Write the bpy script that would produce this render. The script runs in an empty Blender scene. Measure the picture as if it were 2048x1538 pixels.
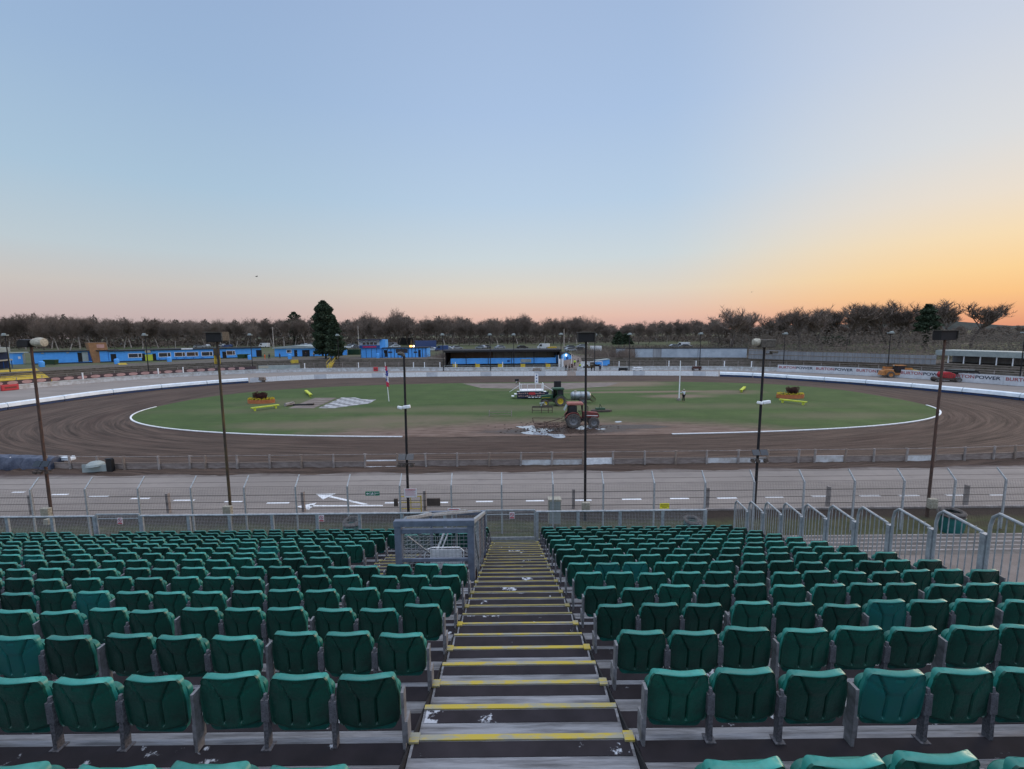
import bpy, bmesh, math, random
from mathutils import Vector, Matrix
R = math.radians
S = bpy.context.scene
COL = S.collection
random.seed(7)

# ------------------------------------------------------------------ camera
FPX = 880.0; PITCH = 6.68; ROLL = -0.6; CAMZ = 9.5
cam_d = bpy.data.cameras.new('camera'); cam = bpy.data.objects.new('camera', cam_d); COL.objects.link(cam)
cam_d.sensor_width = 36; cam_d.lens = FPX / 2048 * 36; cam_d.clip_start = .05; cam_d.clip_end = 9000
CM = Matrix.Rotation(R(90 - PITCH), 4, 'X') @ Matrix.Rotation(R(ROLL), 4, 'Z')
cam.matrix_world = Matrix.Translation((0, 0, CAMZ)) @ CM
S.camera = cam
S.render.resolution_x = 1024; S.render.resolution_y = 769

# ------------------------------------------------------------------ sky, sun, exposure
S.view_settings.view_transform = 'Standard'; S.view_settings.look = 'None'
S.view_settings.exposure = 0.0; S.view_settings.gamma = 1
SUN_AZ = 62.0      # degrees to the right of straight ahead
W = bpy.data.worlds.new('World'); S.world = W; W.use_nodes = True
def srgb(r, g, b, a=1):
    f = lambda c: (c / 255 / 12.92) if c / 255 <= .04045 else ((c / 255 + .055) / 1.055) ** 2.4
    return (f(r), f(g), f(b), a)
def world():
    nt = W.node_tree; nt.nodes.clear(); N = nt.nodes.new; L = nt.links.new
    out = N('ShaderNodeOutputWorld'); bg = N('ShaderNodeBackground'); L(bg.outputs[0], out.inputs[0])
    tc = N('ShaderNodeTexCoord'); nm = N('ShaderNodeVectorMath'); nm.operation = 'NORMALIZE'; L(tc.outputs['Generated'], nm.inputs[0])
    sp = N('ShaderNodeSeparateXYZ'); L(nm.outputs[0], sp.inputs[0])
    # horizontal direction dot sun azimuth
    cb = N('ShaderNodeCombineXYZ'); L(sp.outputs[0], cb.inputs[0]); L(sp.outputs[1], cb.inputs[1])
    n2 = N('ShaderNodeVectorMath'); n2.operation = 'NORMALIZE'; L(cb.outputs[0], n2.inputs[0])
    dt = N('ShaderNodeVectorMath'); dt.operation = 'DOT_PRODUCT'; L(n2.outputs[0], dt.inputs[0])
    dt.inputs[1].default_value = (math.sin(R(SUN_AZ)), math.cos(R(SUN_AZ)), 0)
    def ramp(st):
        r = N('ShaderNodeValToRGB'); r.color_ramp.interpolation = 'EASE' if 0 else 'LINEAR'
        e = r.color_ramp.elements
        while len(e) > 1: e.remove(e[-1])
        e[0].position = st[0][0]; e[0].color = srgb(*st[0][1])
        for p, c in st[1:]:
            x = e.new(p); x.color = srgb(*c)
        L(sp.outputs[2], r.inputs[0]); return r
    ZEN = (1, (196, 194, 196))
    far = ramp([(0, (180, 164, 168)), (.035, (198, 178, 176)), (.09, (202, 196, 191)), (.15, (190, 203, 210)), (.26, (170, 196, 217)), (.42, (155, 182, 214)), (.6, (146, 171, 208)), (.72, (158, 172, 200)), ZEN])
    mid = ramp([(0, (208, 166, 160)), (.035, (228, 190, 174)), (.09, (222, 212, 198)), (.16, (204, 215, 220)), (.27, (184, 206, 228)), (.42, (170, 194, 226)), (.6, (160, 183, 217)), (.72, (164, 178, 204)), ZEN])
    sun = ramp([(0, (222, 146, 116)), (.025, (242, 174, 126)), (.055, (253, 198, 132)), (.09, (254, 212, 150)), (.14, (250, 222, 178)), (.2, (238, 224, 206)), (.28, (222, 222, 222)), (.42, (204, 212, 226)), (.62, (186, 198, 218)), (.74, (178, 188, 206)), ZEN])
    mr = N('ShaderNodeMapRange'); mr.inputs[1].default_value = -.2; mr.inputs[2].default_value = .52; mr.interpolation_type = 'SMOOTHSTEP'; L(dt.outputs['Value'], mr.inputs[0])
    mr2 = N('ShaderNodeMapRange'); mr2.inputs[1].default_value = .70; mr2.inputs[2].default_value = 1.03; mr2.interpolation_type = 'SMOOTHSTEP'; L(dt.outputs['Value'], mr2.inputs[0])
    m1 = N('ShaderNodeMix'); m1.data_type = 'RGBA'; L(mr.outputs[0], m1.inputs[0]); L(far.outputs[0], m1.inputs[6]); L(mid.outputs[0], m1.inputs[7])
    m2 = N('ShaderNodeMix'); m2.data_type = 'RGBA'; L(mr2.outputs[0], m2.inputs[0]); L(m1.outputs[2], m2.inputs[6]); L(sun.outputs[0], m2.inputs[7])
    L(m2.outputs[2], bg.inputs[0])
    # zenith boosted well beyond a dusk sky: added fill for the ground
    z = N('ShaderNodeMapRange'); z.inputs[1].default_value = .6; z.inputs[2].default_value = .95; z.inputs[3].default_value = 1.0; z.inputs[4].default_value = 3.4
    L(sp.outputs[2], z.inputs[0])
    # the eastern sky behind the stand, boosted as added fill on camera-facing sides
    y_ = N('ShaderNodeMapRange'); y_.inputs[1].default_value = -.05; y_.inputs[2].default_value = -.5; y_.inputs[3].default_value = 1.0; y_.inputs[4].default_value = 1.45; L(sp.outputs[1], y_.inputs[0])
    zz = N('ShaderNodeMath'); zz.operation = 'MULTIPLY'; L(z.outputs[0], zz.inputs[0]); L(y_.outputs[0], zz.inputs[1]); L(zz.outputs[0], bg.inputs[1])
world()
sd = bpy.data.lights.new('sun', 'SUN'); sd.energy = 1.0; sd.angle = R(20); sd.color = (1, .72, .5)
so = bpy.data.objects.new('sun', sd); COL.objects.link(so)
d = -Vector((math.sin(R(SUN_AZ)) * math.cos(R(9)), math.cos(R(SUN_AZ)) * math.cos(R(9)), math.sin(R(9))))
so.rotation_euler = d.to_track_quat('-Z', 'Y').to_euler(); so.location = (60, 40, 40)

# ------------------------------------------------------------------ pixel helpers (photo 2048 x 1538)
C0 = Vector((0, 0, CAMZ)); C3 = CM.to_3x3()
def ray(u, v): return C3 @ Vector(((u - 1024) / FPX, -(v - 769) / FPX, -1))
def P(u, v, z=0.0):
    r = ray(u, v); return C0 + r * ((z - CAMZ) / r.z)
def at(u, v, D):
    r = ray(u, v); return C0 + r * (D / r.y)
def proj(p):
    q = C3.transposed() @ (Vector(p) - C0)
    if q.z > -.05: return None
    return (1024 + FPX * q.x / -q.z, 769 - FPX * q.y / -q.z, -q.z)

# ------------------------------------------------------------------ materials
MATS = {}
def mat(name, c, rough=.8, metal=0, var=.15, vs=3.0, c2=None, bump=0, bs=30, emit=0, rnd=0, spec=.35, thr=(.35, .65), scale=(1, 1, 1)):
    m = bpy.data.materials.new(name); m.use_nodes = True; nt = m.node_tree; N = nt.nodes.new; L = nt.links.new
    b = nt.nodes['Principled BSDF']; b.inputs['Roughness'].default_value = rough; b.inputs['Metallic'].default_value = metal
    b.inputs['Specular IOR Level'].default_value = spec
    c = tuple(c[:3]); c2 = tuple(c2[:3]) if c2 else tuple(x * (1 - 2 * var) for x in c)
    if not c2 == c and (var or 1):
        tc = N('ShaderNodeTexCoord'); mp = N('ShaderNodeMapping'); mp.inputs['Scale'].default_value = scale; L(tc.outputs['Object'], mp.inputs[0])
        n = N('ShaderNodeTexNoise'); n.inputs['Scale'].default_value = vs; n.inputs['Detail'].default_value = 6; n.inputs['Roughness'].default_value = .65
        L(mp.outputs[0], n.inputs[0])
        r = N('ShaderNodeValToRGB'); r.color_ramp.elements[0].position = thr[0]; r.color_ramp.elements[1].position = thr[1]
        r.color_ramp.elements[0].color = (*c2, 1); r.color_ramp.elements[1].color = (*c, 1); L(n.outputs[0], r.inputs[0])
        src = r.outputs[0]
        if rnd:
            oi = N('ShaderNodeObjectInfo'); mr = N('ShaderNodeMapRange'); mr.inputs[3].default_value = 1 - rnd; mr.inputs[4].default_value = 1 + rnd
            L(oi.outputs['Random'], mr.inputs[0]); hs = N('ShaderNodeHueSaturation'); L(mr.outputs[0], hs.inputs['Value']); L(src, hs.inputs['Color']); src = hs.outputs[0]
        L(src, b.inputs['Base Color'])
        if emit: L(src, b.inputs['Emission Color']); b.inputs['Emission Strength'].default_value = emit
        if bump:
            n2 = N('ShaderNodeTexNoise'); n2.inputs['Scale'].default_value = bs; n2.inputs['Detail'].default_value = 8; L(mp.outputs[0], n2.inputs[0])
            bp = N('ShaderNodeBump'); bp.inputs['Strength'].default_value = bump; bp.inputs['Distance'].default_value = .05; L(n2.outputs[0], bp.inputs['Height']); L(bp.outputs[0], b.inputs['Normal'])
    MATS[name] = m; return m
G = mat
m_rimg = G('seat_rim_sky_sheen', (.03, .25, .215), .40, vs=5, c2=(.015, .15, .12), rnd=.2, spec=.5)  # sky highlight along the backrest rims, put into the colour as paler teal
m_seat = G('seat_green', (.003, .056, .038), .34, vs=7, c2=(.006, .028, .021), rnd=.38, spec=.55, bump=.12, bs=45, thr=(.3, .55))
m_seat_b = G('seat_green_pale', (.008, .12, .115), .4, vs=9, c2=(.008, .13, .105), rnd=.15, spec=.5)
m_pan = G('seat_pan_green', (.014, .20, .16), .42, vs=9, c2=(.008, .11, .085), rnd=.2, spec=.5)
m_galv = G('galvanised_steel', (.42, .45, .47), .55, .25, var=.2, vs=12)
m_brk = G('seat_bracket_steel', (.17, .17, .19), .7, .2, var=.32, vs=70)
m_post = G('end_post_steel', (.27, .27, .285), .6, .3, var=.25, vs=14)
m_alu = G('deck_aluminium', (.27, .28, .305), .55, .25, c2=(.10, .102, .11), vs=2.6, scale=(.6, 7, 1), bump=.25, bs=8, thr=(.35, .6))
def strip_mat():
    m = G('black_anti_slip', (.016, .013, .018), .9, var=.2, vs=30)
    nt = m.node_tree; N = nt.nodes.new; L = nt.links.new; b = nt.nodes['Principled BSDF']
    tc = N('ShaderNodeTexCoord'); n = N('ShaderNodeTexNoise'); n.inputs['Scale'].default_value = 3.4; n.inputs['Detail'].default_value = 10; n.inputs['Roughness'].default_value = .68
    L(tc.outputs['Object'], n.inputs[0]); r = N('ShaderNodeValToRGB'); r.color_ramp.elements[0].position = .62; r.color_ramp.elements[1].position = .65; L(n.outputs[0], r.inputs[0])
    n3 = N('ShaderNodeTexNoise'); n3.inputs['Scale'].default_value = 5; n3.inputs['Detail'].default_value = 5; L(tc.outputs['Object'], n3.inputs[0])
    r3 = N('ShaderNodeValToRGB'); r3.color_ramp.elements[0].color = (.005, .004, .006, 1); r3.color_ramp.elements[1].color = (.032, .027, .034, 1); L(n3.outputs[0], r3.inputs[0])
    mx = N('ShaderNodeMix'); mx.data_type = 'RGBA'; L(r.outputs[0], mx.inputs[0]); L(r3.outputs[0], mx.inputs[6]); mx.inputs[7].default_value = (.42, .45, .5, 1)
    L(mx.outputs[2], b.inputs['Base Color']); return m
m_strip = strip_mat()
m_yel = G('yellow_nosing', (.42, .33, .05), .75, vs=5, c2=(.27, .27, .22), thr=(.42, .56), scale=(1, 3, 3))
m_yel2 = G('worn_yellow_nosing', (.30, .25, .06), .8, vs=4, c2=(.17, .165, .12), thr=(.35, .6), scale=(1, 3, 3))
m_cage = G('cage_blue_grey', (.19, .22, .28), .55, .2, var=.18, vs=5)
m_red = G('red_brown_panel', (.09, .035, .03), .8, var=.2)
m_white = G('white_paint', (.86, .88, .90), .6, var=.12, vs=4)
m_dirtywhite = G('dirty_white_board', (.58, .60, .62), .7, vs=1.3, c2=(.33, .30, .28), thr=(.3, .6))
m_conc = G('weathered_concrete', (.33, .30, .285), .9, vs=3, c2=(.19, .165, .155), bump=.3, bs=10)
m_fencegrey = G('dusty_fence_boards', (.30, .255, .235), .9, vs=1.5, c2=(.15, .115, .10), thr=(.3, .7), scale=(1, 1, 4))
m_wood = G('weathered_timber', (.30, .24, .20), .9, var=.25, vs=6, scale=(6, 6, 1))
m_rust = G('rusty_pole', (.045, .032, .03), .85, vs=5, c2=(.11, .062, .045), thr=(.4, .62), scale=(3, 3, .6))
m_pole_dk = G('dark_pole', (.02, .019, .022), .7, var=.3, vs=4)
m_pole_y = G('brown_yellow_pole', (.10, .07, .03), .8, vs=2, c2=(.035, .03, .028), thr=(.4, .6), scale=(3, 3, .8))
m_black = G('black_plastic', (.012, .012, .014), .6, var=.2)
m_lamp = G('floodlight_glass', (.10, .11, .13), .25, .1, var=.2, vs=20)
m_lampback = G('floodlight_case', (.13, .12, .10), .6, .3, vs=14, c2=(.05, .045, .04))
m_cream = G('pale_lamp_cowl', (.48, .46, .38), .6, vs=10, c2=(.25, .23, .18))
m_blue = G('bright_blue_paint', (.10, .40, .90), .6, vs=1.2, c2=(.08, .33, .80))
m_blue2 = G('deep_blue_paint', (.02, .09, .32), .6, var=.15)
m_navy = G('navy_trim', (.012, .022, .07), .7, var=.15)
m_roof = G('bitumen_roof', (.035, .038, .045), .9, var=.2, vs=2)
m_palegrn = G('pale_grey_sheet', (.33, .38, .37), .6, vs=.8, c2=(.24, .28, .28))
m_cont = G('pale_blue_panels', (.42, .48, .54), .6, vs=.5, c2=(.30, .35, .41))
m_corr = G('corrugated_grey', (.33, .35, .375), .6, vs=.6, c2=(.2, .21, .23), thr=(.3, .7), scale=(3, 3, .3))
m_ply = G('plywood_cladding', (.30, .17, .09), .85, var=.15, vs=1.5)
m_yell = G('yellow_paint', (.62, .46, .06), .7, var=.2, vs=2)
m_lime = G('lime_yellow_paint', (.55, .62, .06), .6, var=.1)
m_orange = G('orange_planter', (.50, .17, .07), .8, var=.12)
m_glass = G('dark_window', (.03, .035, .04), .15, var=.2, spec=.6)
m_warm = G('warm_lit_window', (.10, .055, .035), .4, var=.3, vs=3)
m_shrub = G('red_brown_shrub', (.07, .022, .02), .9, var=.3, vs=3)
m_flower = G('yellow_flowers', (.65, .50, .03), .8, var=.2, vs=8)
m_leaf = G('green_leaves', (.03, .05, .018), .85, var=.3, vs=4)
m_conif = G('conifer_green', (.03, .05, .03), .9, c2=(.045, .07, .038), vs=.7)
m_bark = G('brown_bark', (.10, .08, .07), .95, var=.25, vs=1)
m_bark_p = G('pale_birch_bark', (.55, .49, .44), .9, vs=1, c2=(.24, .21, .19))
m_twig = G('bare_twigs', (.22, .175, .145), .95, vs=.3, c2=(.15, .122, .105), rnd=.3)
m_tyre = G('tyre_rubber', (.05, .046, .046), .9, vs=6, c2=(.13, .115, .105))
m_rim = G('grey_rim', (.22, .22, .23), .6, .3, var=.2, vs=6)
m_rimy = G('yellow_rim', (.55, .40, .03), .6, var=.15)
m_tred = G('tractor_red', (.22, .045, .038), .6, vs=2, c2=(.12, .04, .034))
m_troof = G('faded_red_roof', (.34, .13, .105), .6, var=.12)
m_tgrn = G('tractor_green', (.022, .085, .04), .5, vs=2, c2=(.03, .06, .035))
m_iron = G('muddy_iron', (.05, .042, .038), .85, vs=5, c2=(.10, .075, .06))
m_tank = G('galvanised_tank', (.34, .38, .41), .4, .5, vs=1.5, c2=(.15, .16, .17), thr=(.25, .6))
m_signw = G('white_sign', (.70, .66, .68), .6, var=.04)
m_signr = G('red_sign_print', (.50, .05, .06), .6, var=.04)
m_signg = G('green_sign', (.01, .17, .10), .5, var=.05)
m_signy = G('yellow_sign', (.75, .68, .02), .6, var=.05)
m_text = G('dark_lettering', (.02, .025, .05), .7, var=.03)
m_skin = G('skin', (.45, .27, .20), .6, var=.05)
m_cloth_w = G('white_shirt', (.55, .60, .66), .9, var=.08, vs=8)
m_cloth_k = G('black_clothing', (.014, .015, .02), .9, var=.2)
m_cloth_o = G('orange_hi_vis', (.85, .14, .02), .8, var=.08)
m_cloth_y = G('yellow_hi_vis', (.55, .75, .05), .8, var=.08)
m_cloth_b = G('navy_clothing', (.02, .035, .08), .9, var=.2)
m_cloth_r = G('maroon_clothing', (.10, .02, .025), .9, var=.2)
m_hair = G('dark_hair', (.02, .015, .012), .9, var=.2)
m_tarp = G('blue_tarpaulin', (.10, .115, .16), .6, vs=2, c2=(.03, .04, .07), bump=1.0, bs=3)
m_air_w = G('white_air_fence', (.78, .84, .88), .4, vs=1.2, c2=(.60, .68, .75))
m_air_b = G('blue_air_fence', (.035, .075, .20), .5, vs=1.5, c2=(.05, .07, .12))
m_teal = G('teal_bin', (.02, .14, .13), .5, var=.15)
m_bin = G('green_bin', (.015, .05, .022), .6, var=.15)
m_car = {k: G('car_paint_' + k, c, .3, .2, var=.05, spec=.6) for k, c in dict(white=(.6, .63, .66), silver=(.28, .31, .35), black=(.02, .02, .024), blue=(.03, .07, .2), red=(.25, .03, .03), yellow=(.6, .4, .03), grey=(.11, .12, .14)).items()}
m_boom = G('boom_lift_red', (.42, .02, .03), .5, var=.15)
m_tele = G('loader_amber', (.50, .21, .05), .6, vs=1.5, c2=(.3, .13, .05))
m_flagr = G('flag_red', (.50, .03, .08), .8, var=.05); m_flagb = G('flag_blue', (.03, .04, .25), .8, var=.05); m_flagw = G('flag_white', (.65, .65, .70), .8, var=.05)
m_lit = G('lit_lamp', (1, .9, .75), .5, var=.01, emit=9)
m_amber = G('amber_beacon_lit', (1, .45, .12), .5, var=.01, emit=3)
m_hoard = G('hoarding_white', (.60, .63, .67), .7, vs=.8, c2=(.46, .48, .52))
m_dullred = G('dull_red_print', (.36, .10, .11), .7, var=.1)
m_ovd = G('banner_dark', (.055, .04, .05), .8, vs=1, c2=(.09, .06, .06))
m_ovp = G('banner_pink', (.48, .30, .28), .8, var=.12, vs=1)

# ------------------------------------------------------------------ mesh builder
class MB:
    def __init__(s): s.v = []; s.f = []; s.m = []; s.cur = 0
    def add(s, vs, fs):
        o = len(s.v); s.v += [tuple(p) for p in vs]; s.f += [tuple(i + o for i in f) for f in fs]; s.m += [s.cur] * len(fs); return s
    def box(s, x0, y0, z0, x1, y1, z1, M=None):
        p = [Vector((x, y, z)) for z in (z0, z1) for y in (y0, y1) for x in (x0, x1)]
        if M: p = [M @ q for q in p]
        return s.add(p, [(0, 2, 3, 1), (4, 5, 7, 6), (0, 1, 5, 4), (2, 6, 7, 3), (0, 4, 6, 2), (1, 3, 7, 5)])
    def cbox(s, c, d, rz=0, rx=0, ry=0):
        M = Matrix.Translation(c) @ Matrix.Rotation(rz, 4, 'Z') @ Matrix.Rotation(ry, 4, 'Y') @ Matrix.Rotation(rx, 4, 'X')
        return s.box(-d[0] / 2, -d[1] / 2, -d[2] / 2, d[0] / 2, d[1] / 2, d[2] / 2, M)
    def tube(s, a, b, r0, r1=None, n=8, cap=True):
        a = Vector(a); b = Vector(b); r1 = r0 if r1 is None else r1; w = (b - a)
        if w.length < 1e-6: return s
        w.normalize(); u = w.orthogonal().normalized(); t = w.cross(u)
        vs = []
        for c, r in ((a, r0), (b, r1)):
            for i in range(n):
                k = 2 * math.pi * i / n; vs.append(c + (u * math.cos(k) + t * math.sin(k)) * r)
        fs = [(i, (i + 1) % n, n + (i + 1) % n, n + i) for i in range(n)]
        if cap: fs += [tuple(range(n))[::-1], tuple(range(n, 2 * n))]
        return s.add(vs, fs)
    def path(s, pts, r, n=8):
        pts = [Vector(p) for p in pts]; rings = []
        for i, p in enumerate(pts):
            w = (pts[min(i + 1, len(pts) - 1)] - pts[max(i - 1, 0)]).normalized()
            ref = Vector((0, 0, 1)) if abs(w.z) < .9 else Vector((1, 0, 0)) if abs(w.x) < .9 else Vector((0, 1, 0))
            if i == 0: u = w.cross(ref).normalized()
            else: u = (u - w * u.dot(w)).normalized()
            t = w.cross(u); rings.append([p + (u * math.cos(2 * math.pi * k / n) + t * math.sin(2 * math.pi * k / n)) * (r[i] if isinstance(r, (list, tuple)) else r) for k in range(n)])
        vs = [q for g in rings for q in g]; fs = []
        for i in range(len(pts) - 1):
            for k in range(n): fs.append((i * n + k, i * n + (k + 1) % n, (i + 1) * n + (k + 1) % n, (i + 1) * n + k))
        fs += [tuple(range(n))[::-1], tuple(range(len(vs) - n, len(vs)))]
        return s.add(vs, fs)
    def lathe(s, prof, c=(0, 0, 0), n=16, axis='Z', cap=True):
        vs = []; fs = []
        for r, h in prof:
            for k in range(n):
                a = 2 * math.pi * k / n; q = (r * math.cos(a), r * math.sin(a), h)
                if axis == 'X': q = (q[2], q[0], q[1])
                if axis == 'Y': q = (q[0], q[2], q[1])
                vs.append((q[0] + c[0], q[1] + c[1], q[2] + c[2]))
        for i in range(len(prof) - 1):
            for k in range(n): fs.append((i * n + k, i * n + (k + 1) % n, (i + 1) * n + (k + 1) % n, (i + 1) * n + k))
        if cap: fs += [tuple(range(n))[::-1], tuple(range(len(vs) - n, len(vs)))]
        return s.add(vs, fs)
    def prism(s, pts, z0, z1, M=None):
        n = len(pts); vs = [Vector((p[0], p[1], z)) for z in (z0, z1) for p in pts]
        if M: vs = [M @ q for q in vs]
        return s.add(vs, [tuple(range(n))[::-1], tuple(range(n, 2 * n))] + [(i, (i + 1) % n, n + (i + 1) % n, n + i) for i in range(n)])
    def side(s, pts, x0, x1):      # outline in (y,z), extruded along x
        return s.prism(pts, x0, x1, Matrix(((0, 0, 1, 0), (1, 0, 0, 0), (0, 1, 0, 0), (0, 0, 0, 1))))
    def front(s, pts, y0, y1):     # outline in (x,z), extruded along y
        return s.prism(pts, y0, y1, Matrix(((1, 0, 0, 0), (0, 0, 1, 0), (0, 1, 0, 0), (0, 0, 0, 1))))
    def quad(s, *p): return s.add(p, [tuple(range(len(p)))])
    def build(s, name, mats, parent=None, smooth=False, rec=True, bevel=0):
        me = bpy.data.meshes.new(name); me.from_pydata(s.v, [], s.f)
        if not isinstance(mats, (list, tuple)): mats = [mats]
        for m in mats: me.materials.append(m)
        if len(mats) > 1: me.polygons.foreach_set('material_index', s.m)
        if rec:
            bm = bmesh.new(); bm.from_mesh(me); bmesh.ops.recalc_face_normals(bm, faces=bm.faces); bm.to_mesh(me); bm.free()
        if smooth:
            me.polygons.foreach_set('use_smooth', [True] * len(me.polygons))
            try: me.set_sharp_from_angle(angle=R(38))
            except Exception: pass
        me.update()
        o = bpy.data.objects.new(name, me); COL.objects.link(o)
        if parent: o.parent = parent
        if bevel:
            b = o.modifiers.new('b', 'BEVEL'); b.width = bevel; b.segments = 2; b.limit_method = 'ANGLE'
        return o
def tag(o, label=None, cat=None, group=None, kind=None):
    if label: o['label'] = label
    if cat: o['category'] = cat
    if group: o['group'] = group
    if kind: o['kind'] = kind
    return o
def empty(name, loc=(0, 0, 0), rz=0, label=None, cat=None, group=None):
    o = bpy.data.objects.new(name, None); COL.objects.link(o); o.location = loc; o.rotation_euler = (0, 0, rz); o.empty_display_size = .2
    return tag(o, label, cat, group)
KIDS = {}
def kids(o): return [c for c in bpy.data.objects if c.parent == o]
def dup(o, loc=None, rz=None, label=None, group=None, scale=None, sub=None, _p=None):
    if sub is None:
        sub = {}
        def walk(q):
            k = kids(q); sub[q.name] = k
            for c in k: walk(c)
        if o.name not in KIDS: walk(o); KIDS[o.name] = sub
        sub = KIDS[o.name]
    c = o.copy(); COL.objects.link(c)
    if _p: c.parent = _p
    for ch in sub.get(o.name, []): dup(ch, sub=sub, _p=c)
    if loc is not None: c.location = loc
    if rz is not None: c.rotation_euler = (0, 0, rz)
    if scale is not None: c.scale = (scale,) * 3 if not hasattr(scale, '__len__') else scale
    if label: c['label'] = label
    if group: c['group'] = group
    return c
ORD = 'first second third fourth fifth sixth seventh eighth ninth tenth eleventh twelfth thirteenth fourteenth fifteenth sixteenth seventeenth eighteenth nineteenth twentieth'.split()
def ordw(n):
    if n < 20: return ORD[n]
    t = n + 1; tens = {2: 'twent', 3: 'thirt', 4: 'fort', 5: 'fift', 6: 'sixt', 7: 'sevent', 8: 'eight', 9: 'ninet'}[t // 10]
    return tens + 'ieth' if t % 10 == 0 else tens + 'y-' + ORD[t % 10 - 1]
def text_mesh(txt, size, m, name='lettering', parent=None, M=None, extrude=.004, bold=False):
    cu = bpy.data.curves.new(name, 'FONT'); cu.body = txt; cu.size = size; cu.extrude = extrude; cu.align_x = 'CENTER'; cu.align_y = 'CENTER'
    if bold: cu.offset = size * .02
    t = bpy.data.objects.new('tmp', cu); COL.objects.link(t)
    dg = bpy.context.evaluated_depsgraph_get(); me = bpy.data.meshes.new_from_object(t.evaluated_get(dg)); bpy.data.objects.remove(t)
    me.materials.clear(); me.materials.append(m); me.name = name
    if M: me.transform(M)
    o = bpy.data.objects.new(name, me); COL.objects.link(o)
    if parent: o.parent = parent
    return o
UP = Matrix.Rotation(R(90), 4, 'X')     # text standing, read from the -y side

# ------------------------------------------------------------------ ground
def cat(pts, n=6, closed=False):
    out = []; m = len(pts)
    for i in range(m if closed else m - 1):
        g = (lambda k: pts[k % m]) if closed else (lambda k: pts[max(0, min(m - 1, k))])
        p0, p1, p2, p3 = [Vector(g(i + k)) for k in (-1, 0, 1, 2)]
        for j in range(n):
            t = j / n; out.append(.5 * ((2 * p1) + (-p0 + p2) * t + (2 * p0 - 5 * p1 + 4 * p2 - p3) * t * t + (-p0 + 3 * p1 - 3 * p2 + p3) * t ** 3))
    if not closed: out.append(Vector(pts[-1]))
    return out
def sheet(name, pts, z, m, grid=None):
    bm = bmesh.new(); vs = [bm.verts.new((p[0], p[1], z)) for p in pts]; bm.faces.new(vs); bmesh.ops.triangulate(bm, faces=bm.faces[:])
    for f in bm.faces:
        if f.normal.z < 0: f.normal_flip()
    me = bpy.data.meshes.new(name); bm.to_mesh(me); bm.free(); me.materials.append(m)
    o = bpy.data.objects.new(name, me); COL.objects.link(o); o['kind'] = 'structure'; return o
IC = (1.0, 62.0); IA, IB, IN_ = 49.5, 22.2, 2.5
def oval(k, off=0, n=IN_):
    c, s_ = math.cos(k), math.sin(k)
    a = IA
    if c > 0: a, n = 51.5, 2.9
    return Vector((IC[0] + (a + off) * math.copysign(abs(c) ** (2 / n), c), IC[1] + (IB + off) * math.copysign(abs(s_) ** (2 / n), s_)))
infield = [oval(2 * math.pi * i / 240) for i in range(240)]
FAR_AIR = [(-67.6, 50), (-67.4, 57), (-67.0, 64), (-66.2, 71), (-63.6, 77.5), (-59.4, 83.4), (-54.2, 88.4), (-45.2, 93.6), (-35.7, 96.4), (-13.8, 97.6), (8.4, 96.9), (28, 95.4), (40.0, 93.0), (48.4, 89.0), (54.0, 82.6), (58.9, 76), (62.4, 70), (64.8, 64), (66.6, 58), (67.0, 50)]
NEAR_AIR = [(65.5, 43), (61, 37.5), (54, 33.6), (46, 31.6), (37.2, 30.7), (28, 30.5), (13.3, 30.3), (-0.9, 30.3), (-15.2, 30.5), (-28, 30.7), (-37, 31.2), (-46, 32.4), (-54, 34.6), (-61, 38.6), (-65.6, 44)]
air = cat(FAR_AIR + NEAR_AIR, 6, True)
WALL = [(-95, 60), (-94, 70), (-92.5, 79), (-90.5, 87), (-87, 94), (-82, 100.6), (-75, 106.8), (-66, 111.6), (-55, 114), (-40, 114.2), (-25, 113.4), (-8, 111.4), (9.5, 109.6), (24, 109.2), (38, 108.6), (50, 106.4), (60, 102), (69, 94), (76, 85), (81, 75), (84.5, 66), (87, 55)]
wall = cat(WALL, 5)

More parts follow.
